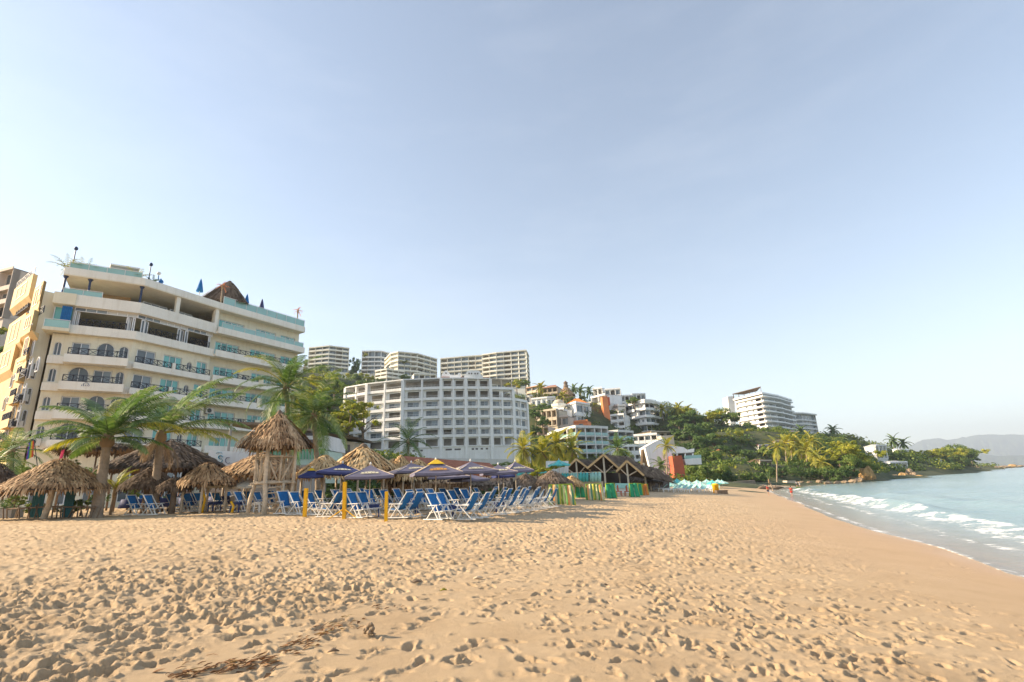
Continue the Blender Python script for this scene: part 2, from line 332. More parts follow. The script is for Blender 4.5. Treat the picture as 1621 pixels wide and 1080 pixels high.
nf = N(nt,'ShaderNodeTexNoise', Scale=3.2, Detail=8.0, Roughness=.75); L(tc.outputs['Object'], nf.inputs['Vector'])
ad = N(nt,'ShaderNodeMath', operation='ADD'); sb = N(nt,'ShaderNodeMath', operation='SUBTRACT'); L(nf.outputs['Fac'], sb.inputs[0]); sb.inputs[1].default_value = .5
ml = N(nt,'ShaderNodeMath', operation='MULTIPLY'); L(sb.outputs[0], ml.inputs[0]); ml.inputs[1].default_value = 2.6; L(ml.outputs[0], ad.inputs[0]); L(af.outputs['Fac'], ad.inputs[1])
mr = N(nt,'ShaderNodeMapRange'); mr.inputs['From Min'].default_value = .38; mr.inputs['From Max'].default_value = .78; L(ad.outputs[0], mr.inputs['Value'])
mg = N(nt,'ShaderNodeMath', operation='MINIMUM'); L(mr.outputs[0], mg.inputs[0])
m5 = N(nt,'ShaderNodeMath', operation='MULTIPLY'); L(af.outputs['Fac'], m5.inputs[0]); m5.inputs[1].default_value = 3.0; L(m5.outputs[0], mg.inputs[1])
ms = N(nt,'ShaderNodeMixShader'); L(mg.outputs[0], ms.inputs[0]); L(b.outputs[0], ms.inputs[1]); L(fb.outputs[0], ms.inputs[2]); L(ms.outputs[0], out.inputs['Surface'])
sea = np_mesh('sea', np.stack([X,Y,Z],-1).reshape(-1,3), fc, m, attrs={'foam': foam.ravel(), 'shallow': shal.ravel()})
tag(sea, kind='structure', label='pale turquoise sea with foam rolling onto the sand')
# seabed sheet that carries the ground on to the horizon
g = MB(); g.quad((-8000,-8000,-9),(8000,-8000,-9),(8000,8000,-9),(-8000,8000,-9)); tag(g.build('ground', mat('ground_soil',(.2,.17,.12))), kind='structure')

# sea air between here and the mountains
hm = bpy.data.materials.new('haze'); hm.use_nodes = True; hn = hm.node_tree; hn.nodes.remove(hn.nodes['Principled BSDF'])
pv = hn.nodes.new('ShaderNodeVolumePrincipled'); pv.inputs['Color'].default_value = (.74,.86,1,1); pv.inputs['Density'].default_value = .00019; pv.inputs['Anisotropy'].default_value = .1
hn.links.new(pv.outputs[0], hn.nodes['Material Output'].inputs['Volume'])
hz = MB(); hz.box(-8600,-8600,-10.5,8600,8600,640); tag(hz.build('haze', hm), 'pale sea haze over the bay', 'haze', kind='stuff')
# ---------------------------------------------------------------- shared materials
M['wood'] = mat('driftwood_pole', (.62,.50,.355), .8, .25, 6, .4, 40)
M['wood_dark'] = mat('weathered_wood', (.22,.16,.11), .85, .3, 5, .4, 40)
M['wood_white'] = mat('white_painted_wood', (.78,.76,.70), .55, .06, 3)
M['blue_cloth'] = mat('blue_canvas', (.018,.155,.40), .75, .2, 3, .15, 200)
M['navy_cloth'] = mat('navy_canvas', (.035,.045,.14), .7, .2, 2)
M['purple_cloth'] = mat('faded_purple_canvas', (.155,.145,.20), .75, .16, 2)
M['cream_cloth'] = mat('cream_canvas', (.62,.55,.42), .8, .1, 2)
M['yellow_paint'] = mat('yellow_paint', (.85,.46,.012), .5, .12, 4)
M['yellow_cloth'] = mat('yellow_canvas', (.80,.50,.03), .7, .1, 3)
M['orange_print'] = mat('orange_print', (.72,.33,.03), .7, .15, 9)
M['pale_print'] = mat('pale_print', (.70,.64,.42), .7, .15, 9)
M['blue_plastic'] = mat('blue_plastic', (.035,.06,.18), .4, .15, 3)
M['teal_cloth'] = mat('turquoise_canvas', (.10,.50,.47), .7, .2, 2)
M['teal_pale'] = mat('pale_turquoise_canvas', (.36,.66,.60), .7, .15, 2)
M['thatch'] = island_mat('dry_palm_thatch', [(0,(.12,.07,.036)),(.35,(.32,.195,.10)),(.7,(.52,.34,.185)),(1,(.66,.48,.29))], .85, nscale=1.6, nmix=.4)
M['thatch_old_shaded'] = island_mat('old_shaded_thatch', [(0,(.07,.05,.036)),(.4,(.16,.115,.08)),(.8,(.27,.20,.14)),(1,(.38,.29,.21))], .9, nscale=1.3, nmix=.4)  # old grey straw; on roofs in shadow it also carries their shade
M['thatch_gold'] = island_mat('sunlit_golden_thatch', [(0,(.24,.13,.06)),(.35,(.52,.33,.15)),(.7,(.70,.49,.25)),(1,(.78,.60,.35))], .85, nscale=1.6, nmix=.35)  # lighter copy of the thatch, sunlight put into the colour
M['thatch_shade'] = island_mat('shadowed_thatch', [(0,(.045,.03,.022)),(.4,(.10,.068,.046)),(.8,(.17,.12,.082)),(1,(.26,.19,.13))], .9, nscale=1.3, nmix=.4)  # darkest copy of the thatch, the hotel's shadow put into the colour
M['thatch_core'] = mat('thatch_underside', (.10,.068,.04), .9, .3, 8)
M['bark'] = mat('palm_bark', (.30,.235,.17), .9, .3, 3, .6, 18)
M['bark_dark'] = mat('tree_bark', (.17,.125,.085), .9, .3, 3, .5, 20)
G = lambda *c: c
M['palm'] = island_mat('palm_frond_leaf', [(0,(.04,.08,.022)),(.45,(.10,.17,.042)),(.8,(.24,.30,.11)),(1,(.55,.53,.34))], .45, .25, .5, .5, spec=.4)
M['palm_yellow'] = island_mat('yellow_palm_leaf', [(0,(.09,.12,.018)),(.4,(.28,.29,.04)),(.8,(.50,.42,.07)),(1,(.60,.46,.13))], .5, .25, .5, .5, spec=.35)  # palm leaf tones shifted towards yellow
M['palm_dead'] = island_mat('dead_palm_leaf', [(0,(.12,.08,.045)),(.5,(.30,.21,.12)),(1,(.48,.36,.22))], .85, .1)
M['leaf_dark'] = island_mat('dark_green_leaf', [(0, (0.0261, 0.058, 0.0174)), (0.5, (0.0754, 0.1377, 0.0319)), (1, (0.1885, 0.261, 0.0609))], .5, .25, .22, .55, spec=.3)
M['leaf_mid'] = island_mat('mid_green_leaf', [(0, (0.0432, 0.0837, 0.0162)), (0.5, (0.135, 0.2025, 0.0378)), (1, (0.3105, 0.351, 0.0743))], .5, .25, .22, .55, spec=.3)
M['leaf_yellow'] = island_mat('yellow_green_leaf', [(0, (0.069, 0.1035, 0.0138)), (0.45, (0.2415, 0.276, 0.0322)), (0.85, (0.483, 0.437, 0.0575)), (1, (0.598, 0.483, 0.0805))], .5, .28, .22, .55, spec=.3)
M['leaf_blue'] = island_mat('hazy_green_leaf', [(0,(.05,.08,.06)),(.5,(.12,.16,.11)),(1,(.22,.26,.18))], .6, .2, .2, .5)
# ---------------------------------------------------------------- foliage
def leaf_quads(rg, pts, nrm, size, asp=.55):
    n = len(pts); a = nrm/np.linalg.norm(nrm, axis=1, keepdims=True); r = rg.normal(size=(n,3)); u = np.cross(a, r); u /= np.linalg.norm(u,axis=1,keepdims=True)+1e-9; v = np.cross(a, u)
    s = (size*rg.uniform(.6,1.35,n))[:,None]; P = np.stack([pts-u*s*.5, pts+v*s*asp*.5+a*s*.1, pts+u*s*.5, pts-v*s*asp*.5+a*s*.1],1)
    return P.reshape(-1,3), np.arange(4*n).reshape(n,4)
def crown_mesh(name, m, seed, parent, rx=1., rz=.8, zc=1.0, clumps=46, per=95, leaf=.085, flat=0., hollow=.55):
    rg = np.random.default_rng(seed); P = []; Nn = []
    lob = [(rg.normal(size=3)*[.42*rx,.42*rx,.30*rz], rg.uniform(.42,.72)) for _ in range(6)]
    for _ in range(clumps):
        c, r = lob[rg.integers(6)]; d = rg.normal(size=3); d /= np.linalg.norm(d); d[2] = abs(d[2])*1.0 if rg.random() < .72 else d[2]*.7
        q = c+d*r*np.array([rx,rx,rz])*rg.uniform(hollow,1.05); cr = rg.uniform(.10,.23)
        e = rg.normal(size=(per,3)); e /= np.linalg.norm(e,axis=1,keepdims=True); e *= (rg.random(per)**.45)[:,None]*cr*np.array([1.2,1.2,.75])
        p = q+e; p[:,2] = p[:,2]*(1-flat*.5)+zc
        P.append(p); Nn.append(e/cr+d*.7+rg.normal(size=(per,3))*.55)
    v, f = leaf_quads(rg, np.concatenate(P), np.concatenate(Nn), leaf); return np_mesh(name, v, f, m, parent, smooth=False)
def tree_proto(kind, label, m, seed, **k):   # unit tree: about 2 high (crown radius ~1, centre at zc), scaled when placed
    t = thing('broadleaf_tree', label, 'tree'); zc = k.get('zc',1.0)
    rg = random.Random(seed); b = MB(); b.tube([(0,0,-.6),(.03,.02,.1),(.0,.05,zc*.7),(.05,0,zc*1.1)], [.085,.065,.05,.02], 7)
    for i in range(6):
        a = i*1.05+rg.random(); z = zc*rg.uniform(.35,.8); r = rg.uniform(.4,.8)
        b.tube([(0,.03,z),(math.cos(a)*r*.5,math.sin(a)*r*.5,z+.25),(math.cos(a)*r,math.sin(a)*r,z+.5)], [.035,.022,.008], 5)
    b.build('trunk', M['bark_dark'], t, True); crown_mesh('crown', m, seed, t, **k); freeze(t); return t
def frond_into(b, base, az, el, length, droop, width, n=26, lw=.045, rg=random, rachis=True, twist=0., sag=.6):
    base = Vector(base); h = Vector((math.sin(az), math.cos(az), 0)); side = Vector((h.y, -h.x, 0)); p = base.copy(); pts = [p.copy()]; dirs = []; e = el; st = length/14
    for i in range(14):
        d = h*math.cos(e)+Vector((0,0,math.sin(e))); dirs.append(d); p = p+d*st; pts.append(p.copy()); e -= droop/14*(0.5+i/14*1.0)
    dirs.append(dirs[-1])
    if rachis: b.tube([pts[i] for i in (0,3,6,9,12,14)], [lw*.55,lw*.45,lw*.36,lw*.28,lw*.18,lw*.08], 4, False)
    for i in range(n):
        t = .10+.9*(i+.5)/n; k = t*14; j = min(13, int(k)); q = pts[j].lerp(pts[j+1], k-j); d = dirs[j]
        L = width*(math.sin(math.pi*min(1,(t*.86+.10)))**.7)*(1-.25*t)*rg.uniform(.82,1.1); up = side.cross(d); 
        if up.z < 0: up = -up
        for s in (-1,1):
            o = (side*s*(.80+twist*s)+d*(.45+.45*t)+up*(.18*(1-t))).normalized(); g = Vector((0,0,-1))
            m1 = q+o*L*.5+g*L*.10*sag; m2 = q+o*L*.86+g*L*(.42*sag*rg.uniform(.6,1.3)); ax = d.normalized()*lw*.5
            b.add([q-ax*.7, q+ax*.7, m1+ax, m1-ax, m2], [(0,1,2,3),(3,2,4)])
def palm_trunk(b, pts, r0, r1, rings=26, n=9):
    pts = [Vector(p) for p in pts]; P = []; Rr = []
    for i in range(rings*2+1):
        t = i/(rings*2); k = t*(len(pts)-1); j = min(len(pts)-2, int(k)); f = k-j
        p0, p1, p2, p3 = pts[max(j-1,0)], pts[j], pts[j+1], pts[min(j+2,len(pts)-1)]
        P.append(.5*((2*p1)+(p2-p0)*f+(2*p0-5*p1+4*p2-p3)*f*f+(3*p1-p0-3*p2+p3)*f**3)); Rr.append((r0*(1-t)+r1*t+r0*.45*max(0,1-t*9))*(1.06 if i%2 else .95))
    b.tube(P, Rr, n)
def palm(name, label, loc, pts, r0, fronds, m='palm', group=None, lw=.05, dead=0, n=26, each=False, seed=1, nuts=False, sag=.6):
    # pts: trunk curve in local coordinates, fronds: (az deg, elev deg, length, droop, width)
    t = thing(name, label, 'palm tree', loc, 0, group); rg = random.Random(seed); b = MB(); palm_trunk(b, [Vector(p)+Vector(loc) for p in pts], r0, r0*.62); b.build('trunk', M['bark'], t, True)
    top = Vector(loc)+Vector(pts[-1]); hub = MB(); hub.lathe([(r0*.5,-.45),(r0*1.15,-.15),(r0*.95,.15),(r0*.25,.5)], top, 9); hub.build('crown_shaft', M['palm_dead'], t, True)
    b = MB()
    for k, (az, el, ln, dr, wd) in enumerate(fronds):
        c = MB() if each else b; frond_into(c, top+Vector((0,0,.1)), R(az), R(el), ln, R(dr), wd, n, lw, rg, sag=sag*rg.uniform(.8,1.3))
        if each: c.build('frond', M[m if rg.random() > .18 or m != 'palm' else 'palm_yellow'], t)
    if not each: b.build('crown', M[m], t)
    if dead:
        b = MB()
        for k in range(dead): frond_into(b, top-Vector((0,0,.15)), rg.uniform(0,6.28), R(rg.uniform(-50,-15)), fronds[0][2]*rg.uniform(.28,.5), R(70), fronds[0][4]*.4, 22, lw*.7, rg, sag=1.4)
        b.build('dead_fronds', M['palm_dead'], t)
    freeze(t); return t
def rand_fronds(seed, n, ln, wd, lo=-20, hi=75, dr=80):
    rg = random.Random(seed); o = []
    for i in range(n):
        u = (i+.5)/n; el = hi+(lo-hi)*u+rg.uniform(-8,8); o.append((i*137.5+rg.uniform(-12,12), el, ln*rg.uniform(.82,1.1), dr*rg.uniform(.75,1.2), wd))
    return o
# ---------------------------------------------------------------- thatch
def strips(b, rg, p, out, n_drop, w, tang, lift=.05):       # one straw bunch: starts at p, runs down along out
    p = Vector(p); a = tang*w*.5; q = p+out*n_drop*.55+Vector((0,0,lift)); e = p+out*n_drop+Vector((rg.uniform(-1,1),rg.uniform(-1,1),0))*w*.6
    b.add([p-a*.8, p+a*.8, q+a, q-a, e+a*.35, e-a*.35], [(0,1,2,3),(3,2,4,5)])
def thatch_cone(b, core, c, rad, z_top, z_eave, rg, rows=7, dens=1.0, w=.09, fringe=.35, belly=0.06, rtop=.06, square=None):
    # c centre; overlapping rows of straw from eave to peak; square = rotation for a four sided hip roof
    H = z_top-z_eave; per = 0
    def pos(a, t):
        r = rtop+(rad-rtop)*t; z = z_top-H*(t**(1.0+belly*2)); k = 1.0
        if square is not None:
            aa = (a-square+math.pi/4) % (math.pi/2)-math.pi/4; k = 1/ math.cos(aa)*.93; k = min(k, 1.26)
        return Vector((c[0]+math.cos(a)*r*k, c[1]+math.sin(a)*r*k, z))
    NA = 28; ring = [[pos(2*math.pi*j/NA, i/6) for j in range(NA)] for i in range(7)]; vs = [p-Vector((0,0,.05)) for rr in ring for p in rr]
    core.add(vs, [(i*NA+j, i*NA+(j+1)%NA, (i+1)*NA+(j+1)%NA, (i+1)*NA+j) for i in range(6) for j in range(NA)])
    for i in range(rows):
        t0 = (i/rows)*.96+.02; t1 = min(1.0, t0+1.9/rows); cnt = int((2*math.pi*(rtop+(rad-rtop)*t0)/w*1.35+6)*dens)
        for j in range(cnt):
            a = 2*math.pi*(j+rg.random())/cnt; tt = t0+rg.uniform(-.5,.35)/rows; tt = max(0.0, tt); p = pos(a, tt); q = pos(a, min(1.02,tt+1.9/rows)); o = q-p; ln = o.length; o.normalize()
            strips(b, rg, p+Vector((0,0,.02+.05*rg.random())), o, ln*rg.uniform(.75,1.15), w*rg.uniform(.6,1.35), Vector((-math.sin(a),math.cos(a),0)), .035+.05*rg.random())
    cnt = int(2*math.pi*rad/w*2.0*dens)
    for j in range(cnt):                        # ragged fringe hanging from the eave
        a = 2*math.pi*(j+rg.random())/cnt; p = pos(a, 1-.16*rg.random()); o = Vector((math.cos(a)*.42,math.sin(a)*.42,-1)).normalized()
        strips(b, rg, p+Vector((0,0,.03)), o, fringe*rg.uniform(.5,1.3), w*rg.uniform(.5,1.2), Vector((-math.sin(a),math.cos(a),0)), .02)
def palapa(label, c, rad, z_top, z_eave, mt='thatch', posts=1, seed=1, group=None, post_r=.08, lean=(0,0), w=.09, rows=7, fringe=.32, square=None, z0=None, dens=1.0, cap=False, pin=.72):
    rg = random.Random(seed); z0 = c[2] if z0 is None else z0; t = thing('palapa', label, 'palapa', (c[0],c[1],z0), 0, group); b = MB(); co = MB()
    thatch_cone(b, co, c, rad, z_top, z_eave, rg, rows, dens, w, fringe, square=square)
    co.build('roof_core', M['thatch_core'], t, True); r = b.build('thatch_roof', M[mt], t)
    if cap:
        q = MB(); q.lathe([(.22,-.12),(.26,.0),(.16,.14),(.02,.2)], (c[0],c[1],z_top), 9); q.build('peak_cap', M['thatch_old_shaded'], t, True)
    for i in range(posts):
        p = MB()
        if posts == 1: p.tube([(c[0]+lean[0],c[1]+lean[1],z0-.3),(c[0]+lean[0]*.5+.03,c[1]+lean[1]*.5,(z0+z_eave)/2),(c[0],c[1],z_top-.25)], [post_r*1.15,post_r,post_r*.9], 9)
        else:
            a = 2*math.pi*i/posts+.4+(square or 0); x, y = c[0]+math.cos(a)*rad*pin, c[1]+math.sin(a)*rad*pin; p.tube([(x+rg.uniform(-.05,.05),y,z0-.3),(x,y,(z0+z_eave)/2),(x,y,z_eave+(z_top-z_eave)*(1-pin)-.05)], [post_r,post_r*.9,post_r*.85], 7)
        p.build('post', M['wood'] if mt not in ('thatch_old_shaded','thatch_shade') else M['wood_dark'], t, True)
    return t
# ---------------------------------------------------------------- beach furniture
def make_chair():
    t = thing('deck_chair', 'blue canvas deck chair with white frame', 'deck chair'); W = .29; q = M['wood_white']
    rail = lambda a, c, n: [MB().bar((a[0],s*W,a[1]),(c[0],s*W,c[1]),.045,.03).build(n, q, t) for s in (-1,1)]
    rail((-.52,1.12),(.30,.03),'back_rail')
    for s in (-1,1):
        MB().bar((-.42,s*(W+.035),.03),(.16,s*(W+.035),.60),.045,.03).build('leg', q, t); MB().bar((.52,s*(W+.035),.03),(.22,s*(W+.035),.58),.045,.03).build('leg', q, t)
        MB().bar((-.30,s*(W+.05),.60),(.34,s*(W+.05),.62),.09,.028).build('armrest', q, t)
    b = MB(); b.bar((-.30,W-.04,.30),(.58,W-.04,.37),.04,.03).bar((-.30,-W+.04,.30),(.58,-W+.04,.37),.04,.03); b.bar((.57,-W,.37),(.57,W,.37),.045,.03); b.build('seat_frame', q, t)
    b = MB(); b.bar((-.51,-W-.02,1.11),(-.51,W+.02,1.11),.045,.035).bar((.29,-W,.05),(.29,W,.05),.04,.03).bar((-.40,-W-.03,.06),(-.40,W+.03,.06),.04,.03).bar((-.62,-W-.035,.025),(.62,-W-.035,.025),.05,.035).bar((-.62,W+.035,.025),(.62,W+.035,.025),.05,.035); b.build('stretcher', q, t)
    def sling(a, c, sag, n, name):
        b = MB(); k = 7; vs = []
        for i in range(k+1):
            u = i/k; x = a[0]+(c[0]-a[0])*u-math.sin(math.pi*u)*sag*.55; z = a[1]+(c[1]-a[1])*u-math.sin(math.pi*u)*sag
            for s in (-1,-.5,0,.5,1): vs.append((x-.012*(1-s*s), s*(W-.022), z-.015*(1-s*s)))
        b.add(vs, [(i*5+j, i*5+j+1, i*5+j+6, i*5+j+5) for i in range(k) for j in range(4)]); o = b.build(name, M['blue_cloth'], t, True)
        md = o.modifiers.new('thick','SOLIDIFY'); md.thickness = .008; return o
    sling((-.50,1.10),(-.10,.40),.05,7,'backrest'); sling((-.12,.40),(.56,.39),.06,7,'seat'); freeze(t); return t
def make_umbrella(name, label, half, rise, h, cm, pole='wood', print_m=None, top_m=None, sides=4, pole_r=.022, n_rib=True, rz0=0.0):
    t = thing(name, label, 'umbrella'); k = sides; b = MB(); vs = [(0,0,h+rise)]; rows = 5
    ang = [2*math.pi*(j+.5)/k for j in range(k)]
    for i in range(1,rows+1):
        u = i/rows
        for j in range(k):
            for s in range(4):
                a0, a1 = ang[j], ang[(j+1)%k]; p0 = Vector((math.cos(a0),math.sin(a0)))*half*1.28; p1 = Vector((math.cos(a1),math.sin(a1)))*half*1.28; p = p0.lerp(p1, s/4)*u
                vs.append((p.x,p.y,h+rise*(1-u)-.06*math.sin(math.pi*u)*rise*1.2-.035*math.sin(math.pi*s/4)*u))
    m_ = k*4; fs = [(0,1+j,1+(j+1)%m_) for j in range(m_)]+[(1+i*m_+j, 1+(i+1)*m_+j, 1+(i+1)*m_+(j+1)%m_, 1+i*m_+(j+1)%m_) for i in range(rows-1) for j in range(m_)]
    nb = len(vs); vs2 = vs[1+(rows-1)*m_:1+rows*m_]; b.add(vs+[(x*1.0,y*1.0,z-.10) for x,y,z in vs2], fs+[(1+(rows-1)*m_+j, nb+j, nb+(j+1)%m_, 1+(rows-1)*m_+(j+1)%m_) for j in range(m_)])
    o = b.build('canopy', M[cm], t); MB().tube([(0,0,-.3),(0,0,h+rise)], pole_r, 8).build('pole', M[pole], t, True)
    if n_rib:
        b = MB()
        for a in ang:
            e = Vector((math.cos(a)*half*1.25,math.sin(a)*half*1.25,h-.0)); b.bar((0,0,h+rise-.06), e, .03); b.bar((0,0,h+.08), Vector((0,0,h+rise-.05)).lerp(e,.5), .022)
        b.build('ribs', M['wood'], t)
    MB().lathe([(.03,0),(.045,.05),(.02,.12)],(0,0,h+rise),8).build('finial', M['wood_white'], t, True)
    if top_m:
        b = MB(); q = [Vector((math.cos(a)*half*.42,math.sin(a)*half*.42,h+rise*.70)) for a in ang]; ap = Vector((0,0,h+rise+.07))
        for j in range(k): b.add([ap, q[j], q[(j+1)%k]], [(0,1,2)])
        b.build('top_vent', M[top_m], t)
    if print_m:                                 # printed crest with a line of lettering-like bars on each panel
        for j in range(k):
            a = ang[j]+math.pi/k; b = MB(); nrm = Vector((math.cos(a),math.sin(a),0)); tg = Vector((-math.sin(a),math.cos(a),0)); ap = half*1.28*math.cos(math.pi/k)
            def P(x, u): return nrm*ap*u+tg*x+Vector((0,0,h+rise*(1-u)-.072*math.sin(math.pi*u)*rise*1.2+.022))
            for x0, x1, u0, u1 in ((-.34,-.22,.66,.76),(-.2,-.1,.66,.75),(-.08,.06,.65,.76),(.08,.2,.66,.75),(.22,.34,.66,.76),(-.4,.4,.795,.815)):
                b.quad(P(x0,u0),P(x1,u0),P(x1,u1),P(x0,u1))
            for i in range(-3,4): b.add([P(i*.05-.025,.63), P(i*.05+.025,.63), P(i*.075,.63-.10+.012*abs(i))], [(0,1,2)])
            b.build('emblem', M[print_m], t)
    freeze(t); return t
def small_table(label, loc, m='blue_plastic', w=.45, h=.5, rz=0.0):
    t = thing('side_table', label, 'table', (0,0,0)); MB().box(-w/2,-w/2,h-.04,w/2,w/2,h).build('table_top', M[m], t)
    for sx in (-1,1):
        for sy in (-1,1): MB().bar((sx*(w/2-.03),sy*(w/2-.03),-.05),(sx*(w/2-.05),sy*(w/2-.05),h-.04),.05).build('leg', M[m], t)
    MB().box(-w/2+.05,-w/2+.05,h-.13,w/2-.05,w/2-.05,h-.043).build('apron', M[m], t); t.location = loc; t.rotation_euler = (0,0,rz); return t
# ---------------------------------------------------------------- people
def skin_chain(name, pts, edges, m, parent, sub=1, root=0):
    me = bpy.data.meshes.new(name); me.from_pydata([p[:3] for p in pts], edges, []); me.materials.append(m); o = bpy.data.objects.new(name, me); COL.objects.link(o)
    md = o.modifiers.new('skin','SKIN'); md.use_smooth_shade = True
    for i, p in enumerate(pts):
        sv_ = me.skin_vertices[0].data[i]; sv_.radius = (p[3], p[4] if len(p) > 4 else p[3]); sv_.use_root = i == root
    s = o.modifiers.new('sub','SUBSURF'); s.levels = sub; s.render_levels = sub
    if parent: o.parent = parent
    return o
M['skin'] = mat('tanned_skin', (.42,.24,.15), .6, .08); M['hair'] = mat('dark_hair', (.03,.02,.015), .6, .2, 20)
def person(label, loc, rz, shirt, shorts, stride=.12, arm=.1, bare=False, h=1.7, seat=False):
    t = thing('person', label, 'person', (0,0,0)); s = h/1.7
    J = [(0,0,.93,.13,.10),(0,0,1.15,.125,.09),(0,.01,1.38,.15,.10),(0,.01,1.50,.055),(0,-.01,1.58,.07,.085),(0,-.01,1.68,.055,.07),
         (-.10,0,.88,.085),(-.11,-stride,.48,.062),(-.11,-stride*.3,.08,.042),(-.11,-stride*.3-.14,.04,.035),(.10,0,.88,.085),(.11,stride,.48,.062),(.11,stride*1.6,.08,.042),(.11,stride*1.6-.13,.04,.035),
         (-.20,.01,1.40,.06),(-.25,-arm,1.13,.044),(-.24,-arm*2.6,.90,.033),(-.24,-arm*3,.80,.03),(.20,.01,1.40,.06),(.25,arm,1.13,.044),(.24,-arm*.4,.90,.033),(.24,-arm*.6,.80,.03)]
    E = [(0,1),(1,2),(2,3),(3,4),(4,5),(0,6),(6,7),(7,8),(8,9),(0,10),(10,11),(11,12),(12,13),(2,14),(14,15),(15,16),(16,17),(2,18),(18,19),(19,20),(20,21)]
    body = skin_chain('body', J, E, M['skin'], t)
    if not bare:
        K = [(0,0,.92,.15,.115),(0,0,1.15,.145,.11),(0,.01,1.38,.165,.115),(0,.01,1.46,.09),(-.20,.01,1.39,.075),(-.24,-arm*.8,1.18,.062),(.20,.01,1.39,.075),(.24,arm*.8,1.18,.062)]
        skin_chain('shirt', K, [(0,1),(1,2),(2,3),(2,4),(4,5),(2,6),(6,7)], shirt, t)
    K = [(0,0,.95,.15,.12),(-.10,0,.86,.10),(-.11,-stride*.8,.56,.082),(.10,0,.86,.10),(.11,stride*.8,.56,.082)]; skin_chain('shorts', K, [(0,1),(1,2),(0,3),(3,4)], shorts, t)
    b = MB(); b.lathe([(.075,1.58),(.095,1.64),(.09,1.70),(.05,1.755),(.005,1.765)], (0,.018,0), 12); b.build('hair', M['hair'], t, True)
    b = MB(); b.add([(-.012,-.09,1.60),(.012,-.09,1.60),(0,-.115,1.60),(0,-.088,1.645)], [(0,1,2),(0,2,3),(1,3,2)]); b.build('nose', M['skin'], t)
    t.location = loc; t.rotation_euler = (0,0,rz); t.scale = (s,s,s); return t
# ---------------------------------------------------------------- wooded hillside behind the beach
HC = []
for px, py, Y in [(px_, py_+(8 if 825 < px_ < 1065 and Y_ > 140 else 0), Y_) for px_, py_, Y_ in [(-60,640,80),(-60,610,170),(0,620,120),(0,580,230),(100,590,260),(60,700,75),(250,700,85),(300,595,330),(400,725,95),(450,596,260),(450,640,150),(480,604,250),(500,724,100),(520,614,300),(545,608,330),
  (560,748,118),(600,750,140),(620,620,300),(700,752,142),(760,628,330),(820,748,146),(840,626,330),(830,690,190),(850,640,240),(870,630,250),(900,628,260),(860,690,185),(900,725,150),(960,735,150),(940,632,262),(1000,645,255),(1010,725,160),(960,760,95),
  (1060,690,215),(1060,760,110),(1090,655,250),(1140,672,240),(1110,720,165),(1110,762,112),(1160,765,116),(1160,690,230),(1150,735,145),(1220,764,124),(1210,690,270),(1230,735,160),(1290,763,136),(1300,700,240),(1290,735,170),(1345,761,142),(1340,735,165),(1380,755,172),
  (1390,722,250),(1320,690,300),(1250,692,290),(1430,748,222),(1440,735,270),(1490,747,275),(1500,732,330),(1535,743,370),(1560,744,470),(1545,735,420),(1230,680,420),(1340,700,380),(1440,722,330),(760,602,480),(500,590,480),(1000,635,420)]]:
    p = PX(px,py,Y); HC.append((p.x,p.y,p.z))
for x, y in [(-60,44),(-40,40),(-25,40),(-10,42),(0,46),(6,52),(12,62),(20,74),(28,86),(34,98)]: HC.append((x,y,float(beach_z(x,y))-.5))
for x, y in [(50,88),(60,110),(75,115),(95,125),(115,150),(150,175),(200,210),(250,270),(330,330),(420,420),(0,10),(-20,10),(-40,15),(-70,20),(20,30),(32,60)]: HC.append((x,y,min(-2.5, float(beach_z(x,y))-2)))
for px in (1578,1625,1690,1760):
    for Y in (200,260,320,390,470,560,680): HC.append((PX(px,740,Y).x, Y, -5))
HC = np.array(HC)
def hill_z(x, y):
    x = np.asarray(x, float); y = np.asarray(y, float); r2 = (x[...,None]-HC[:,0])**2+(y[...,None]-HC[:,1])**2
    dsc = np.sqrt(x*x+y*y)[...,None]; w_ = 1/(r2+(.035*dsc)**2)**2.0
    return (w_*HC[:,2]).sum(-1)/w_.sum(-1)
th2 = np.linspace(-62, 50, 300); rd2 = np.geomspace(36, 720, 170); TT, RR = np.meshgrid(R(1)*th2, rd2); X = RR*np.sin(TT); Y = RR*np.cos(TT)
Z = hill_z(X, Y); Z = Z+(vnoise(X/7,Y/7,51)*1.2+vnoise(X/2.5,Y/2.5,52)*.6)*np.clip((Z-2)/4,0,1)
nr, nc = X.shape; idx = np.arange(nr*nc).reshape(nr,nc); fc_ = np.stack([idx[:-1,:-1],idx[1:,:-1],idx[1:,1:],idx[:-1,1:]],-1).reshape(-1,4)[:, ::-1]
m, nt, b_, out = new_mat('hillside_ground'); L = nt.links.new; tc = N(nt,'ShaderNodeTexCoord'); n1 = N(nt,'ShaderNodeTexNoise', Scale=.25, Detail=8.0, Roughness=.75); L(tc.outputs['Object'], n1.inputs['Vector'])
rr = ramp(nt,[(.3,(.020,.032,.010)),(.5,(.055,.07,.02)),(.64,(.10,.095,.035)),(.78,(.17,.13,.075))]); L(n1.outputs['Fac'], rr.inputs['Fac']); L(rr.outputs[0], b_.inputs['Base Color']); b_.inputs['Roughness'].default_value = .95
tag(np_mesh('hillside', np.stack([X,Y,Z],-1).reshape(-1,3), fc_, m), kind='structure')
def HR(px, py, lo=38, hi=600):               # point of the hillside seen at a photo pixel
    d = ray(px, py); t = np.geomspace(lo, hi, 700); X = d.x*t; Y = d.y*t; Z = EYE+d.z*t; g = hill_z(X, Y); k = np.argmax(Z < g)
    if not (Z < g).any(): return None
    return Vector((X[k], Y[k], g[k]))
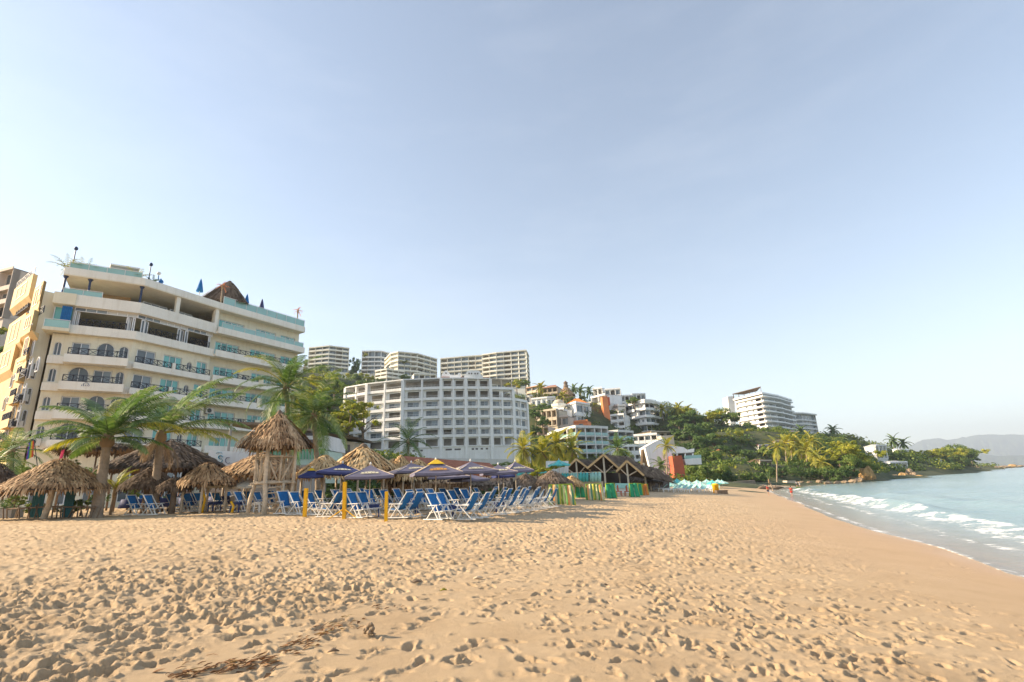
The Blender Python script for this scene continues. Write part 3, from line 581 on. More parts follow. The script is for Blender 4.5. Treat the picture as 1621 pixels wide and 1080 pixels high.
# distant mountains across the bay
def ridge(name, prof, Y, base, m, seed):
    x = np.linspace(prof[0][0], prof[-1][0], 260); y = np.interp(x, [p[0] for p in prof], [p[1] for p in prof]); P = []; rows = 26
    for i in range(rows):
        u = i/(rows-1)
        for k in range(len(x)):
            top = PX(x[k], y[k], Y); ft = np.array([top.x*.86, Y*.86, -1.5]); q = ft+(np.array([top.x,Y,top.z])-ft)*u
            q[2] = q[2]*(.25+.75*u**.8)+ (vnoise(np.array(x[k]/6.),np.array(u*6.+seed),seed)+.6*vnoise(np.array(x[k]/2.2),np.array(u*13.),seed+1))*top.z*.22*math.sin(math.pi*min(1,u*.96)); P.append(q)
    n = len(x); idx = np.arange(rows*n).reshape(rows,n); f = np.stack([idx[:-1,:-1],idx[1:,:-1],idx[1:,1:],idx[:-1,1:]],-1).reshape(-1,4)[:, ::-1]
    tag(np_mesh(name, np.array(P), f, m), kind='structure')
mm = mat('mountain_forest', (.06,.085,.05), .95, .5, .004)
ridge('mountain_range', [(1280,712),(1330,706),(1380,699),(1405,704),(1440,706),(1462,696),(1485,694),(1500,697),(1515,694),(1545,689),(1570,688),(1600,688),(1640,689),(1700,685),(1800,690),(1900,700),(1990,715)], 6500, 0, mm, 61)
ridge('mountain_foothills', [(1300,722),(1400,718),(1470,716),(1540,717),(1580,722),(1640,720),(1720,724),(1850,720)], 4300, 0, mm, 67)
# ---------------------------------------------------------------- building kit
M['white_wall'] = mat('white_stucco', (.74,.725,.69), .8, .07, .35, .15, 25, dirt=(.60,.58,.54))
M['cool_white'] = mat('bright_white_stucco', (.86,.85,.82), .8, .05, .3, .1, 25, dirt=(.74,.72,.68))
M['cream_wall'] = mat('cream_stucco', (.80,.74,.57), .8, .07, .4, .15, 25, dirt=(.72,.65,.49)); M['cream_band'] = mat('offwhite_stucco', (.85,.82,.73), .8, .05, .4, .15, 25, dirt=(.74,.70,.61))
M['cream_pale'] = mat('pale_cream_stucco', (.84,.81,.70), .8, .06, .4, .15, 25, dirt=(.68,.64,.54))
M['yellow_wall'] = mat('warm_yellow_stucco', (.70,.515,.26), .8, .1, .4, .2, 25, dirt=(.58,.42,.21))
M['beige_wall'] = mat('beige_stucco', (.56,.48,.36), .8, .1, .35, .15, 25)
M['pink_wall'] = mat('pinkish_stucco', (.60,.50,.42), .8, .1, .35)
M['grey_wall'] = mat('grey_concrete', (.36,.34,.31), .85, .15, .5, .2, 12)
M['stone_wall'] = mat('rough_stone', (.22,.19,.15), .9, .35, 1.5, .6, 6)
M['orange_wall'] = mat('orange_painted_stucco', (.72,.25,.10), .75, .1, .4)
M['red_wall'] = mat('red_painted_stucco', (.50,.12,.06), .75, .12, .4)
M['warm_tan'] = mat('warm_tan', (.52,.36,.21), .8, .1, .6)  # on the cream terrace this tan stands for warm bounced light
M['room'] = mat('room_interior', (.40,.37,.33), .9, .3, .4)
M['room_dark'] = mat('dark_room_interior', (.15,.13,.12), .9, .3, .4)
M['iron'] = mat('black_iron', (.025,.027,.04), .5, .2, 5)
M['blue_iron'] = mat('dark_blue_steel', (.035,.055,.12), .5, .2, 5)
M['frame_white'] = mat('white_window_frame', (.75,.75,.74), .5, .04)
M['frame_grey'] = mat('grey_window_frame', (.42,.42,.42), .5, .06)
M['glass'] = glass_mat('window_glass', (.13,.155,.17), curtain=(.56,.56,.52), cut=.55)
M['glass_dark'] = glass_mat('dark_window_glass', (.03,.035,.045), curtain=(.2,.19,.17), cut=.85)
M['glass_teal'] = glass_mat('teal_window_glass', (.10,.30,.28), curtain=(.30,.52,.47), cut=.7)
M['glass_rail'] = mat('teal_glass_balustrade', (.30,.52,.49), .1, .08, .5, spec=.6)
M['tile_red'] = mat('red_clay_roof_tile', (.34,.12,.06), .8, .25, 2.5, .5, 14)
M['tile_orange'] = mat('orange_clay_roof_tile', (.70,.22,.05), .8, .15, 2.5, .5, 14)
M['ac'] = mat('ac_casing', (.62,.60,.55), .5, .08); M['ac_fan'] = mat('ac_fan_dark', (.06,.06,.06), .5, .1)
def offp(poly, d):                            # inward offset (away from the camera) with mitred corners
    n = len(poly); nr = []
    for i in range(n-1):
        dx, dy = poly[i+1][0]-poly[i][0], poly[i+1][1]-poly[i][1]; l = math.hypot(dx,dy); nr.append((-dy/l, dx/l))
    o = []
    for i in range(n):
        if i == 0: a = nr[0]; k = 1
        elif i == n-1: a = nr[-1]; k = 1
        else:
            ax, ay = nr[i-1][0]+nr[i][0], nr[i-1][1]+nr[i][1]; l = math.hypot(ax,ay); a = (ax/l, ay/l); k = 1/max(.35, a[0]*nr[i][0]+a[1]*nr[i][1])
        o.append((poly[i][0]+a[0]*k*d, poly[i][1]+a[1]*k*d))
    return o
def lerp2(a, b, t): return (a[0]+(b[0]-a[0])*t, a[1]+(b[1]-a[1])*t)
class Facade:
    def __init__(s, poly): s.poly = poly; s.c = {}
    def off(s, d):
        k = round(d,3)
        if k not in s.c: s.c[k] = offp(s.poly, d)
        return s.c[k]
    def pt(s, seg, t, d): o = s.off(d); return lerp2(o[seg], o[seg+1], t)
    def len(s, seg): a, b = s.poly[seg], s.poly[seg+1]; return math.hypot(b[0]-a[0], b[1]-a[1])
    def slab(s, mb, d0, d1, z0, z1, i0=0, i1=None):
        a = s.off(d0); b = s.off(d1); i1 = len(a)-1 if i1 is None else i1
        for i in range(i0, i1): mb.hexa([(*a[i],z0),(*a[i+1],z0),(*b[i+1],z0),(*b[i],z0)], [(*a[i],z1),(*a[i+1],z1),(*b[i+1],z1),(*b[i],z1)])
    def blk(s, mb, seg, t0, t1, d0, d1, z0, z1):
        if z1-z0 < .004 or t1-t0 < 1e-4: return
        a, b, c, d = s.pt(seg,t0,d0), s.pt(seg,t1,d0), s.pt(seg,t1,d1), s.pt(seg,t0,d1)
        mb.hexa([(*a,z0),(*b,z0),(*c,z0),(*d,z0)], [(*a,z1),(*b,z1),(*c,z1),(*d,z1)])
    def bar(s, mb, seg, t0, z0, t1, z1, d, w):
        mb.bar((*s.pt(seg,t0,d),z0), (*s.pt(seg,t1,d),z1), w)
def window(fc, root, seg, t0, t1, z0, z1, d, fm='frame_white', gm='glass', nx=2, nz=1, fw=.07, arch=False, name='window', d_glass=.06):
    b = MB(); L_ = fc.len(seg); e = fw/L_
    if arch:                                  # round headed opening drawn as a real arch of frame and glass
        zc = z1-(t1-t0)*L_/2; zc = max(zc, z0+.1); r = (t1-t0)/2; n = 12; tm = (t0+t1)/2; rz_ = z1-zc
        pts = [(t0,z0),(t0,zc)]+[(tm-r*math.cos(math.pi*i/n), zc+rz_*math.sin(math.pi*i/n)) for i in range(1,n)]+[(t1,zc),(t1,z0)]
        for (ta,za),(tb,zb) in zip(pts[:-1],pts[1:]): fc.bar(b, seg, ta, za, tb, zb, d, fw)
        fc.bar(b, seg, t0, z0, t1, z0, d, fw)
        for i in range(1,nx): fc.bar(b, seg, t0+(t1-t0)*i/nx, z0, t0+(t1-t0)*i/nx, zc+rz_*.8, d, fw*.8)
        f = b.build(name, M[fm], root); g = MB(); g.add([(*fc.pt(seg,t,d+d_glass),z) for t, z in pts], [tuple(range(len(pts)))]); g.build('pane', M[gm], f); return f
    for i in range(nx+1):
        t = t0+e/2+(t1-t0-e)*i/nx; fc.blk(b, seg, t-e/2, t+e/2, d, d+.08, z0, z1)
    for k in range(nz+1):
        z = z0+(z1-z0-fw)*k/nz; fc.blk(b, seg, t0+e, t1-e, d+.004, d+.076, z, z+fw)
    f = b.build(name, M[fm], root); g = MB()
    for i in range(nx):
        a0 = t0+e*.5+(t1-t0-e)*i/nx; a1 = t0+e*.5+(t1-t0-e)*(i+1)/nx
        g.quad((*fc.pt(seg,a0,d+d_glass),z0+.02),(*fc.pt(seg,a1,d+d_glass),z0+.02),(*fc.pt(seg,a1,d+d_glass),z1-.02),(*fc.pt(seg,a0,d+d_glass),z1-.02))
    g.build('pane', M[gm], f); return f
def xrail(fc, root, seg, t0, t1, z, h, d, m='iron', w=.05, pitch=.9):
    b = MB(); n = max(1, round((t1-t0)*fc.len(seg)/pitch))
    fc.bar(b,seg,t0,z+h,t1,z+h,d,w); fc.bar(b,seg,t0,z+.06,t1,z+.06,d,w*.8)
    for i in range(n):
        a, c = t0+(t1-t0)*i/n, t0+(t1-t0)*(i+1)/n; fc.bar(b,seg,a,z,a,z+h,d,w); fc.bar(b,seg,a,z+.08,c,z+h-.02,d,w*.7); fc.bar(b,seg,a,z+h-.02,c,z+.08,d+.01,w*.7)
    fc.bar(b,seg,t1,z,t1,z+h,d,w); return b.build('railing', M[m], root)
def glassrail(fc, root, seg, t0, t1, z, h, d, m='glass_rail'):
    b = MB(); fc.blk(b, seg, t0, t1, d, d+.03, z, z+h); f = b.build('balustrade', M[m], root); r = MB(); n = max(1, round((t1-t0)*fc.len(seg)/1.4))
    for i in range(n+1): t = t0+(t1-t0)*i/n; fc.bar(r, seg, t, z-.02, t, z+h+.05, d-.03, .04)
    fc.bar(r, seg, t0, z+h+.05, t1, z+h+.05, d-.03, .045); r.build('rail', M['frame_white'], f); return f
def ac_unit(pos, rz, label, w=.9):
    t = thing('air_conditioner', label, 'air conditioner', (0,0,0)); MB().box(-w/2,-.16,0,w/2,.16,.65).build('casing', M['ac'], t)
    b = MB(); b.lathe([(.02,0),(.25,0),(.25,.02),(.02,.02)], (0,0,0), 14); b.v = [(x-.1, -.165-z, y+.33) for x,y,z in b.v]; b.build('fan', M['ac_fan'], t)
    b = MB(); b.bar((-w*.4,.16,-.03),(-w*.4,-.16,-.03),.05).bar((w*.4,.16,-.03),(w*.4,-.16,-.03),.05); b.build('bracket', M['iron'], t); t.location = pos; t.rotation_euler = (0,0,rz); return t
def block(name, label, cat, pts, px_levels, depth, wall='white_wall', bays=None, recess=1.3, slab=.3, parapet=.9, col=.35, op=(.1,.9), hv=(.12,.92), fm='frame_grey', gm='glass', cell=None, interior='room', roof=None, nx=2, rail=None, rail_m='iron', col_d=-.06, base_z=None, levels=None, group=None, win_name='window', end_walls=True, roof_over=.25, parapet_last=True, trim=None, root=None, wname='wall'):
    """generic storeyed building. pts [(px, py_roof, Y)...]: roof edge left to right. px_levels: photo y of the floor lines under pts[0], top first."""
    p0 = PX(*pts[0]); poly = [(PX(*p).x, p[2]) for p in pts]; zr = p0.z
    if levels is None: levels = sorted(ZAT(p0.x, p0.y, y) for y in px_levels)+[zr]
    base_z = levels[0]-7 if base_z is None else base_z
    t = root or thing(name, label, cat, (poly[0][0], poly[0][1], levels[0]), 0, group); fc = Facade(poly); w = MB(); nw = 0; inn = MB(); stuff = []; need = False
    ns = len(poly)-1; bays = bays or [max(1, round(fc.len(i)/5)) for i in range(ns)]
    for i, z in enumerate(levels):
        top = i == len(levels)-1; e = roof_over if top else 0
        fc.slab(w, -e, depth, z-slab, z+(.004 if top else 0))
        if not top and parapet and i > 0: fc.slab(w, .0, .14, z+.002, z+parapet)
        if top and parapet_last: fc.slab(w, -e+.03, -e+.2, z+.006, z+.45)
    fc.slab(w, recess*0+.3, depth-.1, base_z, levels[0]-slab-.003)
    fc.slab(w, depth-.25, depth+.003, base_z, zr-.01)
    if end_walls:
        for seg, a, b_ in ((0,0,.28/fc.len(0)),(ns-1,1-.28/fc.len(ns-1),1)): fc.blk(w, seg, a, b_, .04, depth-.02, levels[0]-.2, zr-.012)
    for s_ in range(ns):
        nb = bays[s_]
        for j in range(nb+1):
            if col:
                t_ = j/nb; e = col/2/fc.len(s_); fc.blk(w, s_, max(0,t_-e), min(1,t_+e), col_d, recess+.06, levels[0]-.3, zr-slab-.003)
        for i in range(len(levels)-1):
            z0, z1 = levels[i], levels[i+1]-slab; H = z1-z0
            for j in range(nb):
                a, b_ = j/nb, (j+1)/nb; k = cell(s_, j, i, len(levels)-1) if cell else 'glass'
                if k == 'open':
                    need = True; continue
                o0, o1 = a+(b_-a)*op[0], a+(b_-a)*op[1]; v0, v1 = z0+H*hv[0], z0+H*hv[1]
                if k == 'small': o0, o1, v0, v1 = a+(b_-a)*.35, a+(b_-a)*.65, z0+H*.38, z0+H*.75
                if k == 'solid': fc.blk(w, s_, a, b_, recess, recess+.2, z0, z1); continue
                fc.blk(w, s_, a, o0, recess, recess+.2, z0, z1); fc.blk(w, s_, o1, b_, recess, recess+.2, z0, z1)
                fc.blk(w, s_, o0, o1, recess+.003, recess+.197, z0, v0); fc.blk(w, s_, o0, o1, recess+.003, recess+.197, v1, z1)
                if k == 'dark': 
                    need = True
                    continue
                if nw < 100: window(fc, t, s_, o0+.002, o1-.002, v0, v1, recess+.06, fm, gm, nx, name=win_name)
                else: stuff.append((s_, o0+.002, o1-.002, v0, v1))
                nw += 1
                if rail and i > 0: pass
    w.build(wname, M[wall], t)
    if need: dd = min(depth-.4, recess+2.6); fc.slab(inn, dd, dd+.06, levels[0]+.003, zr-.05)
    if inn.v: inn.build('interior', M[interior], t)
    if stuff:
        g = MB()
        for s_, a, b_, v0, v1 in stuff: g.quad((*fc.pt(s_,a,recess+.1),v0),(*fc.pt(s_,b_,recess+.1),v0),(*fc.pt(s_,b_,recess+.1),v1),(*fc.pt(s_,a,recess+.1),v1))
        tag(g.build('window', M[gm], t), kind='stuff')
    if rail:
        for s_ in range(ns):
            for i in range(1, len(levels)-1):
                if rail == 'glass': 
                    b = MB(); fc.blk(b, s_, .01, .99, -.05, -.02, levels[i]+.02, levels[i]+1.0); b.build('balustrade', M['glass_rail'], t)
                elif rail == 'bars':
                    b = MB(); L_ = fc.len(s_); fc.bar(b, s_, .01, levels[i]+.95, .99, levels[i]+.95, .03, .05); n = int(L_/.9)
                    for q in range(n+1): fc.bar(b, s_, .01+.98*q/n, levels[i], .01+.98*q/n, levels[i]+.95, .03, .03)
                    b.build('railing', M[rail_m], t)
    if roof: roof(t, fc, zr, depth)
    return t, fc, levels
def hip_roof(m, rise=1.6, over=.6):
    def f(t, fc, zr, depth):
        a = fc.off(-over); c = fc.off(depth+over); q = [a[0], a[-1], c[-1], c[0]]; cx = sum(p[0] for p in q)/4; cy = sum(p[1] for p in q)/4
        r0 = lerp2(lerp2(q[0],q[3],.5), (cx,cy), .55); r1 = lerp2(lerp2(q[1],q[2],.5), (cx,cy), .55); b = MB(); z = zr+.06
        vs = [(*p,z) for p in q]+[(*r0,z+rise),(*r1,z+rise)]+[(*p,z-.18) for p in q]
        b.add(vs, [(0,1,5,4),(1,2,5),(2,3,4,5),(3,0,4),(6,7,1,0),(7,8,2,1),(8,9,3,2),(9,6,0,3),(9,8,7,6)]); b.build('roof', M[m], t)
    return f
def part_box(t, name, m, pts_xy, z0, z1):
    b = MB(); b.prism(pts_xy, z0, z1); return b.build(name, M[m], t)
# ================================================================ cream beachfront hotel on the left
RH = 23.8
HA_, HB_, HC_, HD_ = [PZ(x,y,RH) for x,y in ((104,428),(228,446),(345,483),(479,521))]
hp = [(p.x,p.y) for p in (HA_,HB_,HC_,HD_)]; fh = Facade(hp)
hotel = thing('beachfront_hotel', 'six storey cream beachfront hotel with arched windows and a thatched rooftop hut', 'hotel', (hp[0][0],hp[0][1],1.0))
BANDS = [6.4, 9.1, 11.8, 14.4, 17.4, 20.2]; W_ = MB(); C_ = MB(); I_ = MB(); BN = MB()
DEEP = 13
# roof
fh.slab(BN, -.55, DEEP, RH-.55, RH); fh.slab(C_, -.5, DEEP-.3, RH-.62, RH-.552); fh.slab(BN, -.5, -.32, RH+.003, RH+.22)
fh.slab(W_, DEEP-.3, DEEP-.003, .5, RH-.02)
fh.blk(W_, 0, 0, .03, 4.0, DEEP-.1, .5, RH-.03); fh.blk(W_, 2, .985, 1, 1.3, DEEP-.1, .5, RH-.03)
# floor slabs
for i, z in enumerate(BANDS):
    fh.slab(W_, .02, DEEP-.4, z, z+.32)
    fh.slab(BN, -.02 if i < 4 else -.35, .25, z+.002, z+(.75 if i < 4 else .85 if i == 4 else 1.15), 0, 2)   # edge band, left and middle
    fh.slab(BN, -.75, 1.2, z+.003, z+.30, 2, 3); fh.slab(BN, -.75, -.58, z+.303, z+.78, 2, 3)                  # right wing balconies
# walls of the lower storeys with openings
def wallrow(seg, z0, z1, d, ops, thick=.25, mb=None):      # ops: (t0,t1,v0,v1,kind)
    mb = mb or W_; cur = 0.0
    for t0, t1, v0, v1, k in sorted(ops):
        fh.blk(mb, seg, cur, t0, d, d+thick, z0, z1); fh.blk(mb, seg, t0, t1, d+.003, d+thick-.003, z0, z0+v0); fh.blk(mb, seg, t0, t1, d+.003, d+thick-.003, z0+v1, z1); cur = t1
        if k == 'arch':                        # spandrels that leave a round head
            L_ = fh.len(seg); r = (t1-t0)/2; tm = (t0+t1)/2; rz_ = r*L_; zc = z0+v1-rz_; n = 8
            for s in (-1,1):
                for q in range(n):
                    u0, u1 = q/n, (q+1)/n; za = zc+rz_*math.sqrt(max(0,1-((u0+u1)/2)**2)); a, b = sorted((tm+s*r*u0, tm+s*r*u1)); fh.blk(mb, seg, a, b, d+.004, d+thick-.004, za, z0+v1)
            window(fh, hotel, seg, t0+.002, t1-.002, z0+v0+.01, z0+v1-.01, d+.1, 'frame_white', 'glass', 2, arch=True)
        elif k == 'dark': pass
        else:
            nx = max(2, round((t1-t0)*fh.len(seg)/.75)); window(fh, hotel, seg, t0+.003, t1-.003, z0+v0+.01, z0+v1-.01, d+.08, 'frame_white', 'glass_teal' if k == 'teal' else 'glass', nx, name='glass_door' if v0 < .1 else 'window')
    fh.blk(mb, seg, cur, 1, d, d+thick, z0, z1)
H_ = 2.3
for i, z in enumerate(BANDS[:4]):
    zt = BANDS[i+1]; z0 = z+.32
    arch = (.045,.135,.55,1.85,'arch')
    if i % 2: ops = [arch,(.25,.47,.02,1.95,'door'),(.56,.78,.02,2.15,'arch'),(.84,.965,.02,1.95,'arch')]
    else: ops = [arch,(.27,.52,.02,2.15,'arch'),(.57,.80,.02,1.95,'door'),(.85,.96,.3,1.95,'arch')]
    wallrow(0, z0, zt, .26, ops)
    wallrow(1, z0, zt, .26, [(.06,.28,.02,1.9,'door'),(.38,.62,.02,1.9,'teal'),(.69,.76,.8,1.6,'arch'),(.82,.97,.02,1.9,'teal')])
    fh.blk(I_, 0, 0, 1, 3.0, 3.1, z0, zt); fh.blk(I_, 1, 0, 1, 3.0, 3.1, z0, zt)
    # projecting balconies of the left wing
    b = MB(); fh.blk(b, 0, .20, .93, -1.15, -.03, z, z+.26); fh.blk(b, 0, .20, .93, -1.15, -1.0, z+.263, z+.78); fh.blk(b, 0, .20, .226, -.99, -.03, z+.263, z+.78); fh.blk(b, 0, .904, .93, -.99, -.03, z+.263, z+.78)
    bo = b.build('balcony', M['cream_band'], hotel); xrail(fh, bo, 0, .235, .90, z+.78, .62, -1.08, w=.055, pitch=.75)
    b = MB(); fh.blk(b, 1, .02, .97, -.62, -.03, z, z+.24); fh.blk(b, 1, .02, .97, -.62, -.48, z+.243, z+.62); fh.blk(b, 1, .46, .50, -.66, -.46, z+.246, z+1.25); bo = b.build('balcony', M['cream_band'], hotel)
    xrail(fh, bo, 1, .03, .45, z+.62, .62, -.55, w=.055, pitch=.75); xrail(fh, bo, 1, .51, .96, z+.62, .62, -.55, w=.055, pitch=.75)
for i, z in enumerate(BANDS):
    zt = (BANDS+[RH-.6])[i+1]; z0 = z+.305
    ops = [[(.05,.30,.02,1.85,'teal'),(.42,.72,.02,1.85,'teal'),(.78,.97,.02,1.85,'teal')],[(.06,.33,.02,1.85,'teal'),(.36,.42,.5,1.3,'arch'),(.46,.70,.02,1.85,'teal'),(.76,.95,.02,1.85,'teal')]][i%2]
    if i == 0: ops = [(.10,.38,.5,1.6,'teal'),(.55,.85,.5,1.6,'teal')]
    wallrow(2, z0, zt, .62, ops); fh.blk(I_, 2, 0, 1, 3.4, 3.5, z0, zt)
    if i in (1,2,3,4): 
        xrail(fh, hotel, 2, .02, .47, z+.78, .55, -.66, w=.05, pitch=.7); xrail(fh, hotel, 2, .53, .98, z+.78, .55, -.66, w=.05, pitch=.7)
        b = MB(); fh.blk(b, 2, .475, .525, -.78, -.52, z+.31, z+1.4); b.build('balcony_pier', M['cream_wall'], hotel)
    if i == 5: glassrail(fh, hotel, 2, .03, .98, z+.78, .55, -.68)
# storey with the folding doors (restaurant)
z0, zt = BANDS[4]+.32, BANDS[5]
fh.slab(I_, 5.5, 5.6, z0, zt, 0, 2); 
for seg, g in ((0,[.20,.24,.28]),(0,[.86,.90,.94,.985]),(1,[.05,.10,.15]),(1,[.50,.55,.60,.65]),(1,[.93,.965])):
    for k in range(len(g)-1): window(fh, hotel, seg, g[k], g[k+1]-.006, z0, zt-.45, .1+.22*(k%2), 'frame_white', 'glass', 1, fw=.09, name='folding_door')
for seg, a, b_ in ((0,.20,1.0),(1,.0,.985)):
    n = int((b_-a)*fh.len(seg)/.75)
    window(fh, hotel, seg, a, b_, zt-.42, zt-.005, .08, 'frame_white', 'glass', n, fw=.06, name='transom_window')
xrail(fh, hotel, 0, .29, .86, z0+.5, .75, -.22, w=.05, pitch=.55); xrail(fh, hotel, 1, .15, .5, z0+.5, .75, -.22, w=.05, pitch=.55); xrail(fh, hotel, 1, .66, .93, z0+.5, .75, -.22, w=.05, pitch=.55)
b = MB(); fh.blk(b, 0, -.10, .20, -.85, 3.5, z0-.32, z0+.0); fh.blk(b, 0, -.06, .20, -.5, 3.4, zt+.003, zt+1.15); fh.blk(b, 0, -.06,.20,.5,.7,z0+.0,z0+.75); b.build('bay', M['cream_wall'], hotel)
window(fh, hotel, 0, -.05, .19, z0+.76, zt-.02, .52, 'frame_white', 'glass_teal', 2)
b = MB()
for q in range(9): fh.blk(b, 0, .06+.013*q, .06+.013*(q+1), -.34+.05*(q%2), -.28+.05*(q%2), z0+.12, zt-.15)
b.build('curtain', M['blue_cloth'], hotel); glassrail(fh, hotel, 0, -.09, .19, z0+.02, .7, -.8)
# open top terrace
z0, zt = BANDS[5]+.32, RH-.62
fh.slab(I_, 5.2, 5.3, z0, zt, 0, 2); C2 = MB(); fh.slab(C2, 4.2, 4.35, z0, zt, 0, 1); C2.build('terrace_wall', M['warm_tan'], hotel)
for seg, t in ((0,.02),(0,.32),(0,.985)):
    b = MB(); x, y = fh.pt(seg,t,-.1); b.tube([(x,y,z0),(x,y,zt)], [.1,.1], 8); 
    b.tube([(x,y,zt-.28),(x,y,zt-.02)], [.1,.24], 8)
    b.build('terrace_post', M['blue_iron'], hotel)
for seg, t in ((1,.44),(1,.985)):
    b = MB(); fh.blk(b, seg, t-.025, t+.025, -.3, .12, z0, zt); b.build('terrace_post', M['cream_pale'], hotel)
glassrail(fh, hotel, 0, .03, .5, z0+.82, .55, -.2); window(fh, hotel, 1, .10, .43, z0, zt-.7, 2.2, 'frame_white', 'glass', 3, name='glass_door'); window(fh, hotel, 1, .47, .80, z0, zt-.7, 2.2, 'frame_white', 'glass', 3, name='glass_door')
# ground storey
z0 = 1.0; wallrow(0, z0, BANDS[0], .3, [(.1,.3,.5,3.6,'door'),(.4,.6,.5,3.6,'door'),(.7,.9,.5,3.6,'door')]); wallrow(1, z0, BANDS[0], .3, [(.1,.4,.5,3.6,'door'),(.55,.9,.5,3.6,'door')]); wallrow(2, z0, BANDS[0], .7, [(.08,.45,.3,3.5,'dark'),(.55,.95,.3,3.5,'dark')]); fh.slab(I_, 3.2, 3.3, z0, BANDS[0])
W_.build('wall', M['cream_wall'], hotel); BN.build('floor_bands', M['cream_band'], hotel); C_.build('ceiling', M['cream_pale'], hotel); I_.build('interior', M['room'], hotel)
b = MB(); z = BANDS[2]+.40                       # little blue emblem painted on a balcony front
for q in range(8): 
    a0, a1 = math.pi*q/8, math.pi*(q+1)/8; fh.bar(b, 0, .50+.03*math.cos(a0), z+.12+.2*math.sin(a0), .50+.03*math.cos(a1), z+.12+.2*math.sin(a1), -1.17, .03)
for q in range(5): fh.bar(b, 0, .455+.02*q, z-.02, .455+.02*q, z+.12, -1.17, .03)
b.build('emblem', M['blue_plastic'], hotel)
# roof terrace rails
glassrail(fh, hotel, 2, .03, .99, RH+.22, .85, -.42); glassrail(fh, hotel, 0, .05, .95, RH+.22, .55, -.42)
# ---- things that stand on the hotel roof
def roofp(px, back=.8, z=RH):
    p = PX(px, 440, 50)
    for _ in range(6):                        # point on the roof edge under this picture column, moved inward
        best = None
        for seg in range(3):
            for k in range(41):
                q = fh.pt(seg, k/40, back); e = abs(proj((q[0],q[1],z))[0]-px)
                if best is None or e < best[0]: best = (e, q)
        return Vector((best[1][0], best[1][1], z))
def street_lamp(label, p, h):
    t = thing('roof_lamp', label, 'lamp', p); b = MB(); b.lathe([(.28,0),(.26,.25),(.12,.6),(.07,1.0)], p, 10); b.build('base', M['blue_iron'], t, True); b = MB(); b.tube([p+Vector((0,0,.9)), p+Vector((0,0,h))], .05, 8); b.build('pole', M['blue_iron'], t)
    b = MB(); b.lathe([(.05,h-.02),(.16,h+.05),(.18,h+.2),(.1,h+.34),(.02,h+.4)], p, 10); b.build('lamp_head', M['blue_iron'], t, True)
street_lamp('dark blue roof lamp on the left corner of the cream hotel', roofp(113), 2.6); street_lamp('dark blue roof lamp beside the blue statue on the hotel roof', roofp(233), 2.3)
p = roofp(253); t = thing('statue', 'blue statue raising a pale globe on the hotel roof', 'statue', p); J = [(0,0,.05,.34,.30),(0,0,.7,.27,.22),(0,0,1.15,.24,.18),(0,0,1.42,.08),(0,0,1.6,.13),(-.26,0,1.3,.09),(-.4,0,1.7,.07),(-.42,0,2.1,.06),(.26,0,1.25,.09),(.38,0,.95,.07)]
skin_chain('figure', J, [(0,1),(1,2),(2,3),(3,4),(2,5),(5,6),(6,7),(2,8),(8,9)], M['blue_cloth'], t); b = MB(); b.lathe([(.02,2.1),(.2,2.2),(.27,2.38),(.2,2.56),(.02,2.64)], p+Vector((-.42,0,0)), 12); b.build('globe', M['cool_white'], t, True); t.scale = (.8,.8,.8)
for px, lab in ((314,'closed blue parasol left of the rooftop thatched hut'),(387,'closed blue parasol right of the rooftop thatched hut'),(412,'closed navy parasol near the right end of the hotel roof')):
    p = roofp(px,.6)+Vector((0,0,.25)); t = thing('closed_parasol', lab, 'umbrella', p); t.scale = (1.2,)*3; b = MB(); b.tube([p, p+Vector((0,0,2.0))], .04, 7); b.build('pole', M['wood_white'], t); b = MB(); b.lathe([(.32,.75),(.26,1.1),(.16,1.6),(.09,1.9),(.02,2.1)], p, 9); b.build('folded_canopy', M['blue_cloth' if px < 400 else 'navy_cloth'], t, True)
p = roofp(357, 2.6); palapa('thatched hut with four posts on the roof of the cream hotel', (p.x,p.y,RH), 2.9, ZAT(p.x,p.y,445), RH+1.0, 'thatch_old_shaded', 4, 41, w=.14, rows=7, post_r=.1, square=.3)
def pot_plant(label, p, h, m='palm_yellow', n=12, name='potted_plant'):
    t = thing(name, label, 'plant', p); b = MB(); b.lathe([(.16,0),(.24,.3),(.26,.34),(.2,.34)], p, 10); b.build('pot', M['cool_white'], t); b = MB(); rg = random.Random(int(p.x*100))
    for az, el, ln, dr, wd in rand_fronds(int(abs(p.x)*50), n, h*.8, h*.22, 10, 80, 80): frond_into(b, p+Vector((0,0,.3)), R(az), R(el), ln, R(dr), wd, 9, .06, rg)
    b.build('leaves', M[m], t); return t
for px, h, lab, m in ((96,1.5,'bushy yellow plant at the far left corner of the hotel roof','palm_yellow'),(126,1.4,'leafy plant just right of the left roof lamp','palm_yellow'),(137,1.2,'smaller leafy plant two to the right of the left roof lamp','palm'),(217,1.4,'small palm in a white pot left of the blue statue','palm_yellow'),(242,.8,'low green plant between roof lamp and blue statue','palm'),(420,.8,'low green plant near the navy parasol on the roof','palm')): pot_plant(lab, roofp(px,.5), h*1.7, m)
for px, y, lab in ((348,446,'small palm with orange trunk before the rooftop hut'),(468,485,'small palm with orange trunk on the right end of the hotel roof')):
    p = roofp(px, .5); h = ZAT(p.x,p.y,y+8)-RH; t = palm('roof_palm', lab, p, [(0,0,0),(.02,0,h*.5),(0,0,h)], .11, rand_fronds(px,9,.95,.28,-30,60), 'palm_yellow', n=9, seed=px)
    t.children[0].data.materials[0] = M['orange_wall']
